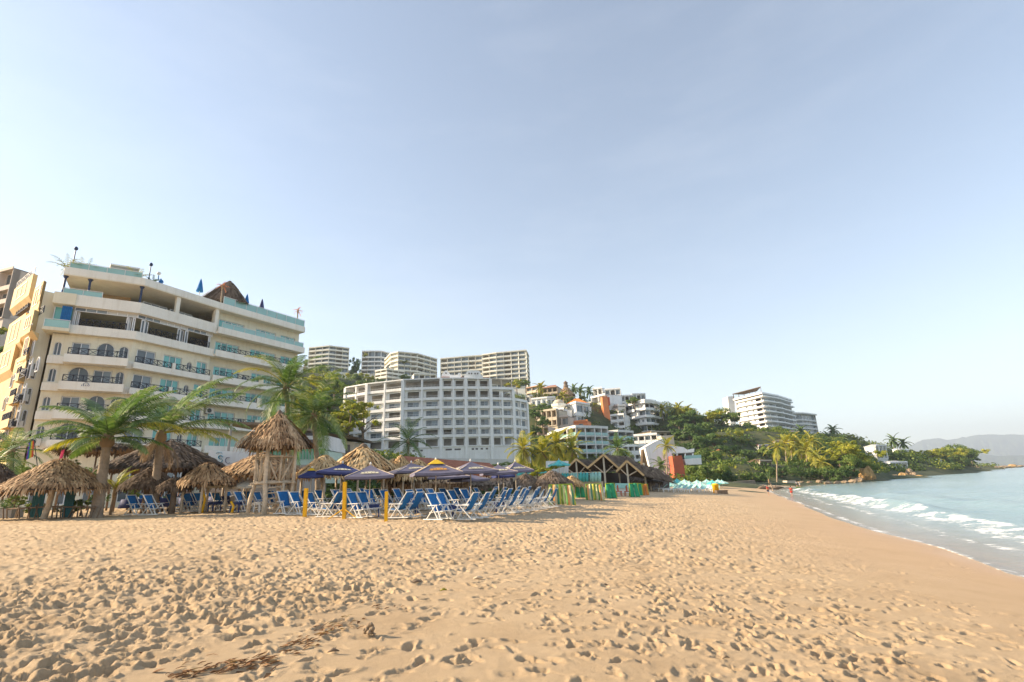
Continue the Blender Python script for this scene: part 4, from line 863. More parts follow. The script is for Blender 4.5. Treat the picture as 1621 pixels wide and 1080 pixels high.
p = roofp(205, 3.0); t = thing('roof_shed', 'grey box shaped stair house on the hotel roof', 'shed', p); b = MB(); c = fh.off(2.4); a0 = fh.pt(0,.55,2.2); a1 = fh.pt(0,.98,2.2); c0 = fh.pt(0,.55,5); c1 = fh.pt(0,.98,5); b.prism([a0,a1,c1,c0], RH, RH+2.1); b.build('wall', M['grey_wall'], t); b = MB(); b.prism([fh.pt(0,.54,2.1),fh.pt(0,.99,2.1),fh.pt(0,.99,5.1),fh.pt(0,.54,5.1)], RH+2.103, RH+2.25); b.build('roof', M['cool_white'], t)
for k, px in enumerate((160,175,187)):
    p = roofp(px, .9); t = thing('lounge_chair', ['leftmost','middle','rightmost'][k]+' of three white chairs behind the glass rail on the hotel roof', 'chair', p); b = MB(); b.box(p.x-.3,p.y-.3,RH+.35,p.x+.3,p.y+.3,RH+.42); b.build('seat', M['cool_white'], t); b = MB(); b.bar(p+Vector((-.0,.28,.4)), p+Vector((0,.42,1.0)), .55, .06); b.build('backrest', M['teal_pale'], t)
    for sx in (-1,1):
        for sy in (-1,1): b = MB(); b.bar((p.x+sx*.26,p.y+sy*.26,RH),(p.x+sx*.26,p.y+sy*.26,RH+.36),.05); b.build('leg', M['cool_white'], t)
# ================================================================ yellow apartment house at the far left
yz = 22.6; ypts = [(33,52.5),(74,46.4),(97,47.3)]; yp = []
for px, Y in ypts: yp.append((PX(px, 448, Y).x, Y))
fy = Facade(yp); yb = thing('apartment_house', 'sunlit yellow apartment house with stacked boxy bays and small black railed balconies', 'building', (yp[0][0],yp[0][1],1)); b = MB()
fy.slab(b, 0, 9, .5, yz-3.2, 0, 1); fy.slab(b, .003, 9, .5, yz-1.0, 1, 2); fy.slab(b,2.5,9,yz-3.2,yz-.2,0,1); b.build('wall', M['yellow_wall'], yb); b = MB(); fy.slab(b, -.05, -.002, .5, yz-1.0, 1, 2); b.build('side_wall', M['cream_wall'], yb)
def YTP(px, py):
    best = None
    for k in range(141):
        t_ = -.1+k*.01; q = fy.pt(0,t_,0); z = ZAT(q[0],q[1],py); e = abs(proj((q[0],q[1],z))[0]-px)
        if best is None or e < best[0]: best = (e, t_, z)
    return best[1], best[2]
bays = [(30,54,451,478,-.7,'top'),(56,72,455,490,-.4,''),(48,80,494,524,-.9,''),(44,70,527,564,-.6,'win'),(20,42,510,548,-.7,''),(68,86,444,470,-.5,''),(66,90,504,522,-1.2,''),(6,27,556,590,-.7,''),(28,46,566,586,-.4,'')]
for x0,x1,y0,y1,d,k in bays:
    xm, ym = (x0+x1)/2, (y0+y1)/2; t0, _ = YTP(x0,ym); t1, _ = YTP(x1,ym); t1 = min(t1,.995); z1 = YTP(xm,y0)[1]; z0 = YTP(xm,y1)[1]; bb = MB(); d *= .6; fy.blk(bb, 0, t0, t1, d, -.003, z0, z1)
    a = [(*fy.pt(0,t0,d),z0-.004),(*fy.pt(0,t1,d),z0-.004)]; c = [(*fy.pt(0,t1,-.003),z0-.6),(*fy.pt(0,t0,-.003),z0-.6)]; e = [(*fy.pt(0,t1,-.003),z0-.004),(*fy.pt(0,t0,-.003),z0-.004)]
    bb.add(a+c+e, [(0,3,2,1),(1,2,4),(0,5,3),(0,1,4,5)]); bo = bb.build('bay', M['yellow_wall'], yb)
    window(fy, yb, 0, t0+.25*(t1-t0), t0+.75*(t1-t0), z0+.6, z1-.4, d-.05, 'frame_white', 'glass_dark', 2)
    if k == 'top': xrail(fy, yb, 0, t0, t1, z1, .8, d+.1, 'frame_white', .035, 1.2)
for x0,x1,y0,y1 in ((36,48,592,604),(48,60,595,608),(25,38,628,640),(38,51,633,648),(13,28,664,678),(28,40,672,687),(1,13,700,712),(52,66,560,571)):
    xm, ym = (x0+x1)/2, (y0+y1)/2; t0, _ = YTP(x0,ym); t1, _ = YTP(x1,ym); t1 = min(t1,.99); z1 = YTP(xm,y0)[1]; z0 = YTP(xm,y1)[1]; bb = MB(); fy.blk(bb, 0, t0, t1, -.6, -.003, z0, z0+.75); bo = bb.build('balcony', M['yellow_wall'], yb); xrail(fy, bo, 0, t0+.004, t1-.004, z0+.75, .6, -.54, w=.08, pitch=.6)
    window(fy, yb, 0, t0+.2*(t1-t0), t0+.75*(t1-t0), z0+.8, z0+2.2, -.06, 'frame_white', 'glass_dark', 1, arch=True)
for x0,x1,y0,y1 in ((30,46,481,492),(56,70,497,506),(14,22,550,558),(46,60,570,578),(72,84,480,490)):      # solid dark blocks between the bays, terrace shade put into their colour
    xm, ym = (x0+x1)/2, (y0+y1)/2; t0, _ = YTP(x0,ym); t1, _ = YTP(x1,ym); t1 = min(t1,.99); z1 = YTP(xm,y0)[1]; z0 = YTP(xm,y1)[1]; bb = MB(); fy.blk(bb, 0, t0, t1, -.04, .3, z0, z1); bb.build('terrace_shade', M['room_dark'], yb); xrail(fy, yb, 0, t0, t1, z0, .7, -.08, w=.06, pitch=.8)
for x, y in ((31,654),(12,690),(20,604),(70,578),(58,476),(8,640)):
    t0, z0 = YTP(x,y); window(fy, yb, 0, t0-.035, t0+.035, z0-.6, z0+.7, -.06, 'frame_white', 'glass_dark', 1, arch=True)
for x, y in ((84,590),(76,630),(62,665),(55,700)):
    q = fy.pt(1, .45, -.1); z = ZAT(q[0],q[1],y); window(fy, yb, 1, .35, .6, z-.6, z+.9, -.11, 'frame_white', 'glass_dark', 1, arch=True)
for k,(px, y, sg) in enumerate(((70,590,1),(61,630,1),(50,672,1),(31,597,0),(21,634,0))):
    q = fy.pt(sg, (.16 if sg else YTP(px,y)[0]), -.22); z = ZAT(q[0],q[1],y); dx, dy = yp[sg+1][0]-yp[sg][0], yp[sg+1][1]-yp[sg][1]
    ac_unit((q[0],q[1],z-.3), math.atan2(dy,dx), ['upper air conditioner on the shaded strip of the yellow apartment house','middle air conditioner on the shaded strip of the yellow apartment house','lowest air conditioner on the shaded strip of the yellow apartment house','upper air conditioner on the sunlit yellow wall','lower air conditioner on the sunlit yellow wall'][k])
q = fh.pt(0,.06,-.25); ac_unit((q[0],q[1],ZAT(q[0],q[1],706)), math.atan2(hp[1][1]-hp[0][1],hp[1][0]-hp[0][0]), 'air conditioner on the lowest left corner of the cream hotel')
q = fh.pt(2,.06,.35); ac_unit((q[0],q[1],ZAT(q[0],q[1],655)), math.atan2(hp[3][1]-hp[2][1],hp[3][0]-hp[2][0]), 'air conditioner left of the low windows on the hotel right wing')
# grey apartment blocks on the slope at the left edge
block('apartment_block', 'grey and brown apartment block on the slope at the left edge', 'building', [(-60,446,125),(14,459,118)], [520,497,476], 5, 'pink_wall', [4], base_z=0, cell=lambda s,j,i,n: 'glass' if (i+j)%3 else 'dark', col=.3)
# ================================================================ large white hotel in the middle
WZ = PX(698,598,150).z; wl = [ZAT(PX(698,598,150).x,150,y) for y in (706,690.5,676,660,645,631,614)]
wp = [PZ(x,y,WZ) for x,y in ((547,613),(581,607),(638,600.5),(698,598),(737,598),(776,598.5))]
def wcell(s,j,i,n):
    if i == n-1: return 'open' if s < 3 else 'dark'
    if i == 0: return 'dark'
    if i == 5: return 'dark' if s else 'open'
    if i == 4: return ('small' if j == 0 else 'glass') if s == 1 else 'glass'
    if s == 0: return 'dark'
    if s == 1: return 'glass' if (i+j)%2 else 'dark'
    return 'dark' if (s,j,i) in ((2,1,1),(3,0,1),(2,1,4)) else 'glass'
def add_fins(mb_root, fc, z0, z1, w=.85, m='cool_white'):
    b = MB()
    for s in range(len(fc.poly)-1):
        for e in ((0,),(0,1))[int(s == len(fc.poly)-2)]:
            k = w/2/fc.len(s); t = e; fc.blk(b, s, t-k, t+k, -.28, 1.2, z0, z1)
    b.build('pilaster', M[m], mb_root)
big, fw_, lv = block('white_hotel', 'long white hotel with a curved front and open top floor behind the thatched roofs', 'hotel', [(547,613,wp[0].y),(581,607,wp[1].y),(638,600.5,wp[2].y),(698,598,wp[3].y),(737,598,wp[4].y),(776,598.5,wp[5].y)], None, 16, 'cool_white', [2,2,2,2,2], recess=.8, slab=.34, parapet=.45, col=.5, op=(.2,.82), hv=(.0,.84), rail_m='frame_white', cell=wcell, levels=wl+[WZ], base_z=4, nx=2, rail='bars', parapet_last=False)
add_fins(big, fw_, 4, WZ-.34)
e5 = [PZ(x,y,wl[4]) for x,y in ((777,645),(812,645.5),(834,648.5))]
_, fw2, _ = block('w','w','w', [(777,620,e5[0].y-.3),(812,620,e5[1].y)], None, 14, 'cool_white', [2], recess=.8, slab=.34, parapet=.45, col=.45, op=(.2,.82), hv=(.0,.84), rail_m='frame_white', cell=lambda s,j,i,n: 'dark' if i in (0,5) else 'glass', levels=wl, base_z=4, rail='bars', root=big, wname='right_wing_wall')
_, fw3, _ = block('w','w','w', [(813,632,e5[1].y+.4),(834,634,e5[2].y+1)], None, 12, 'cool_white', [2], recess=.6, slab=.34, parapet=.45, col=.45, op=(.2,.82), hv=(.0,.84), cell=lambda s,j,i,n: 'glass', levels=wl[:-1], base_z=4, root=big, wname='end_wing_wall')
add_fins(big, fw2, 4, wl[-1]-.34); add_fins(big, fw3, 4, wl[-2]-.34)
for k,(s_,t_) in enumerate([(0,.5),(1,.2),(1,.35),(1,.6),(1,.75),(2,.3),(2,.5),(3,.3),(3,.65),(4,.25),(4,.4),(4,.6),(4,.8)]):
    b = MB(); wd = (.9 if s_ == 3 else .35)/fw_.len(s_); fw_.blk(b, s_, t_-wd, t_+wd, .25, .4, wl[0]-1.3, wl[0]-.85); b.build('vent', M['room_dark'], big)
# rooftop domed parapets
def px_plate(t, name, m, pts, Y, depth, parent=None):     # an outline at distance Y with real depth
    b = MB(); a = [PX(x,y,Y) for x,y in pts]; n = len(a); b.add(a+[p+Vector((0,depth,0)) for p in a], [tuple(range(n)), tuple(reversed(range(n,2*n)))]+[(i,n+i,n+(i+1)%n,(i+1)%n) for i in range(n)]); return b.build(name, M[m], parent or t)
px_plate(big,'roof_turret','cool_white',[(699,600),(699,594),(702,589),(706,586),(710,589),(711,593),(724,594),(726,590),(729,591),(729,600)],152,4)
px_plate(big,'roof_turret','cool_white',[(734,600),(735,595),(737,594),(739,588),(742,586.5),(757,586.5),(760,589),(762,594),(764,595),(764,600)],152,4)
for x in (742.5,746.5,752,756): px_plate(big,'window','room_dark',[(x-1,592.5),(x-1,590.3),(x+1,590.3),(x+1,592.5)],151.9,.15)
px_plate(big,'window','room_dark',[(705,592),(705,590),(707,590),(707,592)],151.9,.15)
b = MB(); fw_.slab(b, 1.5, 9, WZ+.01, WZ+.6, 3, 5); b.build('tiled_canopy', M['tile_red'], big)
# terrace pergola on the right part of the roof
b = MB(); fw2.slab(b, .3, 8, WZ-.25, WZ); 
for t_ in (.03,.5,.97): fw2.blk(b, 0, t_-.02, t_+.02, .4, .7, wl[-1], WZ-.253)
b.build('pergola', M['beige_wall'], big)
# ================================================================ condominiums on the ridge behind
cd_cell = lambda s,j,i,n: 'dark' if (i*3+j*5+s)%3 == 0 else 'glass'
block('condominium', 'leftmost pale condominium on the ridge with brown shaded balconies', 'building', [(489,551,325),(521,549,322),(553,555,330)], [590,583,577,570.5,564,557], 14, 'cream_pale', [3,3], recess=1.3, parapet=.75, interior='room', cell=cd_cell, hv=(0,1), op=(0,1), col=.22)
block('condominium', 'stepped white condominium with green roof plants behind the white hotel', 'building', [(573,556,350),(604,557,352),(622,562,362)], [592,586,579.5,573,566], 14, 'cool_white', [3,2], recess=1.3, parapet=.75, interior='room', cell=cd_cell, hv=(0,1), op=(0,1), col=.22)
block('condominium', 'cream condominium with a sunlit rounded left end on the ridge', 'building', [(609,570,338),(618,563,322),(630,562,318),(661,564,325),(692,571,342)], [612,605,597.5,590,583,576], 14, 'cream_pale', [1,1,3,3], recess=1.3, parapet=.75, interior='room', cell=lambda s,j,i,n: 'solid' if s < 2 else cd_cell(s,j,i,n), hv=(0,.9), op=(.04,.96), col=.22)
block('condominium', 'long beige condominium above the hotel roof turrets', 'building', [(697,568,350),(730,565,347),(763,563,345)], [610,603.5,597,590,583.5,576], 14, 'cream_pale', [3,3], recess=1.3, parapet=.75, interior='room', cell=cd_cell, hv=(0,.92), op=(.03,.97), col=.22)
block('condominium', 'tallest beige condominium at the right end of the ridge', 'building', [(763,562,336),(785,560,332),(833,558,328),(837,559,345)], [618,611,604,597,590,583,576,569], 12, 'cream_pale', [2,4,1], recess=1.3, parapet=.75, interior='room', cell=cd_cell, hv=(0,.92), op=(.03,.97), col=.22)
block('villa', 'low villa with a reddish roof below the rounded condominium', 'house', [(594,588,280),(612,587,276),(640,591,284)], [606,600,594], 10, 'cream_pale', [2,3], recess=1.5, cell=cd_cell, roof=None)
block('villa', 'small pale villa among trees left of the white hotel roof', 'house', [(520,591,270),(542,592,272)], [606,599], 9, 'cool_white', [3], recess=1, cell=lambda s,j,i,n:'dark' if j%2 else 'glass')
# ================================================================ hillside houses right of the white hotel
vc = lambda s,j,i,n: 'glass' if (i+j+s)%2 else 'dark'
block('villa', 'sunlit ochre villa with clay roof nearest the tall beige condominium', 'house', [(833,615,260),(851,613,255)], [631,623], 9, 'beige_wall', [2], recess=.6, roof=hip_roof('tile_red',1.6), cell=lambda s,j,i,n:'glass')
block('villa', 'ochre villa with a wide clay roof left of the conical thatched house', 'house', [(858,615,255),(882,615,252)], [634,625], 9, 'beige_wall', [3], recess=.9, roof=hip_roof('tile_red',1.8), cell=lambda s,j,i,n:'dark')
block('villa', 'long low white house with small dark windows above the green vines', 'house', [(841,632,235),(866,635,232),(880,641,232)], [648], 8, 'cool_white', [3,2], recess=.3, hv=(.3,.8), op=(.25,.75), cell=lambda s,j,i,n:'glass')
t = thing('thatched_house', 'house with a tall conical thatched roof on the hill crest', 'house', PX(897,632,250)); c = PX(897,632,250); rt_ = random.Random(5); b = MB(); co = MB(); rr_ = PX(911,626,250).x-c.x
thatch_cone(b, co, c, rr_, ZAT(c.x,c.y,612), ZAT(c.x,c.y,627), rt_, 9, .7, .35, .5, rtop=.5); co.build('roof_core', M['thatch_core'], t, True); b.build('thatch_roof', M['thatch'], t); b = MB(); b.lathe([(1.3,0),(.9,1.6),(1.2,2.2),(.1,3.2)], (c.x,c.y,ZAT(c.x,c.y,613)), 10); b.build('roof_cap', M['thatch_old_shaded'], t); b = MB(); b.lathe([(rr_*.75,-4),(rr_*.75,ZAT(c.x,c.y,625)-c.z)], c, 12); b.build('wall', M['warm_tan'], t)
block('villa', 'white house with a bright orange tiled roof in the middle of the hillside', 'house', [(893,643,224),(912,648,214),(934,648,222)], [690,676,662], 9, 'cool_white', [1,2], recess=.5, roof=hip_roof('tile_orange',3.2,.5), cell=lambda s,j,i,n:'glass' if s and i else 'solid', op=(.1,.9), hv=(.3,.85))
t = thing('domed_tower', 'small cream tower with a dome left of the orange tiled house', 'tower', PX(886,665,220)); c = PX(886,665,220); zt = ZAT(c.x,c.y,640); b = MB(); b.lathe([(2.6,-6),(2.6,zt-c.z-1.2),(3.1,zt-c.z-1.0),(3.1,zt-c.z)], c, 14); b.build('wall', M['cream_pale'], t); b = MB(); b.lathe([(2.5,zt-c.z),(2.3,zt-c.z+.9),(1.6,zt-c.z+1.7),(.1,zt-c.z+2.1)], c, 14); b.build('dome', M['beige_wall'], t, True)
for k in range(4): a = -1.2+k*.55-.6; b = MB(); x, y = c.x+2.62*math.cos(a), c.y+2.62*math.sin(a); b.bar((x,y,zt-4.2),(x,y,zt-2),.7,.2,(math.cos(a),math.sin(a),0)); b.build('window', M['room_dark'], t)
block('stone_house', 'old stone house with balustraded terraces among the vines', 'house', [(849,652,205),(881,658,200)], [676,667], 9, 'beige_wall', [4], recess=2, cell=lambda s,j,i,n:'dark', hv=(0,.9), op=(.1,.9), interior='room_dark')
block('stone_house', 'dark brick terrace house below the balustraded stone house', 'house', [(850,677,192),(868,676,190)], [690], 7, 'pink_wall', [2], recess=.6, cell=lambda s,j,i,n:'dark')
block('orange_house', 'small orange cube house just above the terraced white building', 'house', [(908,668,205),(930,664,203)], [680], 6, 'orange_wall', [1], recess=.2, cell=lambda s,j,i,n:'small')
mod, fm_, _ = block('modern_house', 'white modern house with one tall orange pillar', 'house', [(936,630,245),(958,627,236)], [690,679,668,657,644], 10, 'cool_white', [2], recess=1.8, cell=lambda s,j,i,n: 'solid' if j == 0 and i in (1,3) else 'dark', hv=(0,.95), op=(.02,.98))
px_plate(mod,'orange_pillar','orange_wall',[(953,628),(961,627),(969,678),(959,679)],228,5); px_plate(mod,'red_pillar','red_wall',[(961,629),(965,629),(966,641),(962,642)],234,3); px_plate(mod,'curved_wall','cool_white',[(930,646),(936,644),(938,690),(912,690),(912,664),(922,655)],224,1.2)
_, _, _ = block('w','w','w', [(966,645,240),(978,640,234),(990,642,236)], [682,672,661,651], 9, 'cool_white', [1,1], recess=.6, cell=lambda s,j,i,n:'glass', root=mod, wname='annex_wall', op=(.25,.8), hv=(.2,.8))
block('villa', 'flat roofed pavilion house at the top of the hill left of the orange pillar', 'house', [(938,616,275),(953,616,272)], [630], 7, 'cool_white', [2], recess=1, cell=lambda s,j,i,n:'dark')
block('villa', 'pale two storey house on the skyline above the orange pillar', 'house', [(957,617,270),(982,619,268)], [640,629], 8, 'cool_white', [3], recess=1.2, cell=vc)
block('villa', 'grey white house stepping down on the skyline right of the orange pillar', 'house', [(982,627,262),(1003,630,262)], [648,638], 8, 'white_wall', [3], recess=1.2, cell=vc)
wr, fr, _ = block('terraced_house', 'white stacked apartment house with rounded balcony bands at the right of the hillside', 'building', [(983,643,243),(997,636,234),(1020,633.5,227),(1031,635,229),(1054,644,246)], [688,678,667,656,645.5], 12, 'cool_white', [1,2,1,3], recess=1.2, slab=.35, parapet=.75, interior='room_dark', cell=lambda s,j,i,n: ('glass' if (i+j)%2 else 'small') if s < 2 else ('glass' if (i+j)%3 else 'dark'), op=(.05,.95), hv=(.0,.92), col=0)
tb, ft, _ = block('terraced_house', 'grey white terraced building with teal glass balconies above the peaked thatched roofs', 'building', [(866,688,192),(884,680,178),(911,675,168),(941,678,172),(962,681,176)], [735,724,712,700], 12, 'white_wall', [1,2,2,2], recess=1.8, slab=.4, parapet=.9, cell=lambda s,j,i,n: ('solid' if s < 1 else 'open' if i == 3 else 'dark' if (i+s)%2 else 'glass'), hv=(0,.95), op=(.03,.97), col=.45, rail='glass')
block('terraced_house', 'low white building with grey terraces right of the teal glass balconies', 'building', [(962,684,178),(978,680,176),(1002,683,182)], [735,722,709,696], 10, 'white_wall', [1,2], recess=1.6, parapet=.8, cell=lambda s,j,i,n:'glass' if (i+j)%2 else 'dark', hv=(0,.95), op=(.03,.97), rail='glass')
block('terraced_house', 'low white house with dark openings behind the right thatched roof', 'building', [(985,706,150),(1022,707,152)], [745,732,719], 8, 'cool_white', [4], recess=1.4, cell=lambda s,j,i,n:'dark' if j%2 else 'glass', hv=(0,.95), op=(.05,.95))
# white house with the sweeping wall and the red column
t = thing('curved_house', 'white house with a sweeping curved wall and a leaning red column by the beach', 'house', PX(1050,765,118))
px_plate(t,'wall','cool_white',[(1021,708),(1035,700),(1051,693),(1056,704),(1064,720),(1072,733),(1079,766),(1046,768),(1036,752),(1028,737)],118,6); px_plate(t,'thatch_screen','thatch_core',[(1018,712),(1021,709),(1028,738),(1036,753),(1047,769),(1015,769)],119.5,2)
px_plate(t,'upper_wall','beige_wall',[(1046,690),(1066,689),(1069,712),(1060,713),(1050,702)],121,4); px_plate(t,'red_column','red_wall',[(1064,722),(1079,721),(1083,738),(1085,755),(1068,757),(1067,742)],115,3.5); px_plate(t,'roof','cool_white',[(1066,706),(1082,708),(1088,712),(1099,710),(1099,716),(1062,718)],119,9)
px_plate(t,'terrace','cool_white',[(1083,727),(1110,725),(1111,735),(1086,736)],116,5); px_plate(t,'balustrade','glass_rail',[(1084,721.5),(1110,720),(1110,724.8),(1084,726.8)],116.1,.2); px_plate(t,'room','room_dark',[(1070,718.2),(1098,716.2),(1098,735),(1070,735)],124,2); px_plate(t,'base','stone_wall',[(1050,757),(1086,755),(1090,772),(1044,773)],117,6)
for x in (1072,1085,1097): px_plate(t,'column','cool_white',[(x-.8,718),(x+.8,717.9),(x+.8,727),(x-.8,727)],118.6,.3)
# ================================================================ stepped white hotel on the far headland hill
sh, fs, slv = block('ridge_hotel', 'tall stepped white hotel on the wooded hill above the headland', 'hotel', [(1163,633,309),(1205,622.5,288),(1228,626,300),(1251,635,322)], [690,682,674.5,667,659.5,652,644.5,637], 16, 'cool_white', [4,2,2], recess=1.3, slab=.45, parapet=.55, interior='room_dark', cell=lambda s,j,i,n: ('open' if i == n-1 else 'solid' if j == 0 else 'small' if j < 3 else 'dark') if s == 0 else 'glass', op=(.06,.94), hv=(0,.9), col=0, roof_over=1.2)
px_plate(sh,'stair_tower','cool_white',[(1152,628),(1162,627),(1166,690),(1158,690)],312,8)
b = MB(); 
for i, z in enumerate(slv[1:-1]): fs.slab(b, -1.4-.4*(i%2), -.003, z-.3, z+.45, 1, 3)
b.build('balcony_band', M['cool_white'], sh)
b = MB(); q = fs.off(-.5); z = slv[-1]; fs.slab(b, -1.0, 7, z+3.2, z+3.6, 0, 1)
for k in range(6): fs.blk(b, 0, k/5-.005, k/5+.005, -.6, -.3, z, z+3.2)
b.build('roof_pergola', M['thatch_core'], sh)
block('ridge_hotel', 'lower stepped white wing at the right of the headland hotel', 'hotel', [(1250,654,335),(1272,657,340),(1292,663.5,352)], [700,692,685,678,671,664.5], 12, 'white_wall', [2,2], recess=1.3, slab=.45, parapet=.55, interior='room_dark', cell=lambda s,j,i,n:'glass', op=(.06,.94), hv=(0,.9), col=0, roof_over=1.0)
for x0,x1,y,yb,Y,lab,rf in ((1144,1158,714,728,180,'small ochre hut half hidden on the dark green slope','tile_red'),(1160,1182,727,738,165,'low thatched hut in the trees above the beach wall','thatch_core'),(1202,1221,731,748,150,'open brown hut behind the tall beach palm','thatch_core'),(1200,1216,706,716,200,'flat roofed house under the yellow trees below the ridge hotel','tile_red'),(1226,1258,699,712,205,'white house with a red roof line among the golden palms','tile_red'),(1247,1266,684,696,240,'pale house beside the ridge hotel','tile_red'),(1408,1436,733,747,215,'white boathouse terrace on the rocky shore','frame_grey'),(1385,1402,706,726,235,'pale blue grey house left on the far headland','frame_grey'),(1420,1438,713,722,260,'white house with a low roof in the headland trees','cool_white'),(1463,1490,729,736,285,'long beige house low on the headland','beige_wall')):
    block('cottage', lab, 'house', [(x0,y,Y),(x1,y-.3,Y+1)], [yb], 6, 'beige_wall' if Y < 190 else 'cool_white', [3], recess=.8, cell=lambda s,j,i,n:'dark' if j != 1 else 'glass', roof=hip_roof(rf, .8, .5), hv=(0,.85), op=(.1,.9))

for (pts,lv_,dp,wl_,by,lab,rf,cf) in [
 ([(868,650,214),(893,652,210)],[672,661],7,'cool_white',[3],'white balcony house left of the orange tiled house',None,vc),
 ([(905,692,190),(935,690,188)],[712,701],7,'white_wall',[3],'plain white house just below the small orange cube house',None,vc),
 ([(940,690,200),(985,686,198)],[712,700],8,'cool_white',[4],'long white house below the foot of the orange pillar',None,vc),
 ([(966,658,225),(988,660,222)],[688,678,668],8,'cool_white',[2],'narrow white block between orange pillar and stacked apartments',None,vc),
 ([(1000,690,190),(1040,688,186)],[716,702],8,'cool_white',[4],'white house below the stacked apartments with wide windows',None,vc),
 ([(1030,684,200),(1066,688,206)],[706,696],8,'beige_wall',[3],'house with a brown thatched edge above the curved wall','thatch_core',vc),
 ([(905,640,245),(936,638,242)],[660,650],7,'cream_pale',[3],'pale house behind the orange tiled roof',None,vc),
 ([(1000,624,275),(1022,628,276)],[646,636],7,'cool_white',[3],'small white house on the skyline above the stacked apartments',None,vc),
 ([(832,628,250),(846,629,248)],[650,640],6,'white_wall',[2],'narrow white house at the right corner of the big hotel roof',None,vc),
 ([(866,662,204),(900,664,200)],[690,678],7,'pink_wall',[3],'pinkish terrace house among vines below the domed tower',None,vc),
 ([(655,592,270),(690,596,274)],[612,603],8,'cream_pale',[4],'low cream house just above the white hotel roof line',None,vc),
 ([(560,592,300),(585,594,302)],[610,601],8,'cream_pale',[3],'low cream house left under the rounded condominium',None,vc)]:
    block('hillside_house', lab, 'house', pts, lv_, dp, wl_, by, recess=.7, cell=cf, hv=(0,.88), op=(.1,.9), roof=hip_roof(rf,.9,.5) if rf else None, parapet=.8)
# ================================================================ deck chairs
def put(px, py): p = GR(px, py); return p
chair0 = make_chair(); used = [False]
CH = {'front':[(205,817,-12),(233,817,-12),(268,813,-14),(294,812,-12),(312,811,-10),(340,810,-18),(378,811,-15),(408,809,-14),(447,815,-40),(468,816,-30),(494,817,-26),(519,820,158),(537,820,160),(562,822,-26),(578,820,-28),(630,822,158),(648,821,156),(692,825,-34),(707,823,-36),(737,825,160),(757,822,163),(785,817,162),(806,814,164),(822,812,165),(837,810,166),(850,808,166),(861,806,167),(871,804,167)],
 'middle':[(248,811,-16),(330,806,-14),(362,805,-16),(424,806,-20),(452,806,-30),(482,807,-28),(508,808,-24),(556,808,-22),(588,809,-28),(612,808,-30),(655,809,-26),(672,808,-30),(724,812,-30),(744,810,-34),(771,808,160),(797,806,162),(222,810,-14),(280,807,-12),(302,806,-14),(392,806,-18),(536,807,-24),(634,806,-28),(690,807,-30),(820,804,163),(842,802,164)],
 'back':[(430,799,-20),(462,799,-22),(532,800,-20),(600,800,-30),(618,800,-28),(640,799,-26),(665,799,-30),(684,800,-32),(706,801,-34),(730,799,-30),(762,799,-28),(790,799,158),(812,799,160),(480,799,-22),(508,799,-22),(556,799,-24),(578,799,-26),(748,798,-28),(776,798,158),(830,797,162),(846,797,163)]}
GRP = 'blue deck chairs on the sand'
ROWN = {'front':'front row by the sand','middle':'middle row among the tables','back':'back row under the umbrellas'}
for row, lst in CH.items():
    lst = sorted(lst)
    for i, (px, py, rz) in enumerate(lst):
        p = put(px, py); k = 'turned right' if abs(rz) < 60 else 'turned left'
        lab = f"blue deck chair {k}, {ORD[i]} from the left in the {ROWN[row]}"
        rz_ = R(rz+random.uniform(-7,7)); loc = (p.x, p.y+.35, p.z+.03)
        sc_ = random.uniform(.84,.89)
        if not used[0]: used[0] = True; c = chair0; c.location = loc; c.rotation_euler = (0,0,rz_); c['label'] = lab; c['group'] = GRP; c.scale = (sc_,)*3
        else: c = dup(chair0, loc, rz_, sc_, label=lab, group=GRP)
for k,(px,py,m_,w_,lab) in enumerate([(238,812,'navy_cloth',.8,'dark clothed low table between the leftmost deck chairs'),(586,820,'blue_plastic',.46,'blue plastic side table right of the middle yellow post'),(650,815,'blue_plastic',.4,'blue plastic side table right of the shortest yellow post'),(716,822,'blue_plastic',.5,'dark blue side table between the two largest front deck chairs'),(330,811,'blue_plastic',.5,'blue side table near the leaning thin yellow post'),(402,812,'wood_white',.4,'small white stool behind the left leg of the lookout tower'),(366,812,'blue_plastic',.5,'blue side table left of the lookout tower'),(790,812,'blue_plastic',.45,'blue side table among the right hand deck chairs')]):
    p = put(px,py); small_table(lab, (p.x,p.y+.5,p.z), m_, w_, .5, R(15*k))
# ---------------------------------------------------------------- yellow posts
for px, py, top, px2, w_, lab in [(482,817,773,485,.14,'tall leaning yellow wooden post right of the lookout tower'),(545,819,763,546,.14,'tallest upright yellow wooden post among the deck chairs'),(611,823,778,612,.115,'short yellow wooden post in front of the deck chairs')]:
    p = put(px,py+2.5); z = ZAT(p.x,p.y,top); t = thing('yellow_post', lab, 'post', p, 0, 'yellow posts along the deck chairs'); e = PX(px2,top,p.y); b = MB(); n = 6
    b.bar((p.x,p.y,p.z-.3),(e.x,e.y,z), w_, w_*.9); b.build('post', M['yellow_paint'], t)
    b = MB(); 
    for s in (-1,1): b.tube([(p.x+s*.05,p.y-.1,p.z+.35),(p.x+s*.55,p.y-.25,p.z+.02)], [.022,.018], 6)
    if px == 545: b.build('brace', M['yellow_paint'], t)
for px, py, top, lab in [(319,812,775,'thin crooked yellow pole left of the lookout tower'),(366,812,794,'short thin yellow stake near the lookout tower')]:
    p = put(px,py); z = ZAT(p.x,p.y,top); t = thing('yellow_pole', lab, 'pole', p); b = MB(); h = z-p.z; b.tube([p-Vector((0,0,.2)), p+Vector((.06,0,h*.3)), p+Vector((.09,0,h*.55)), p+Vector((-.07,0,h))], [.07,.065,.06,.055], 8); b.build('pole', M['yellow_paint'], t, True)
    b = MB(); b.tube([p+Vector((0,0,h*.62)), p+Vector((0,0,h*.66))], [.075,.075], 8); b.build('band', M['wood'], t)
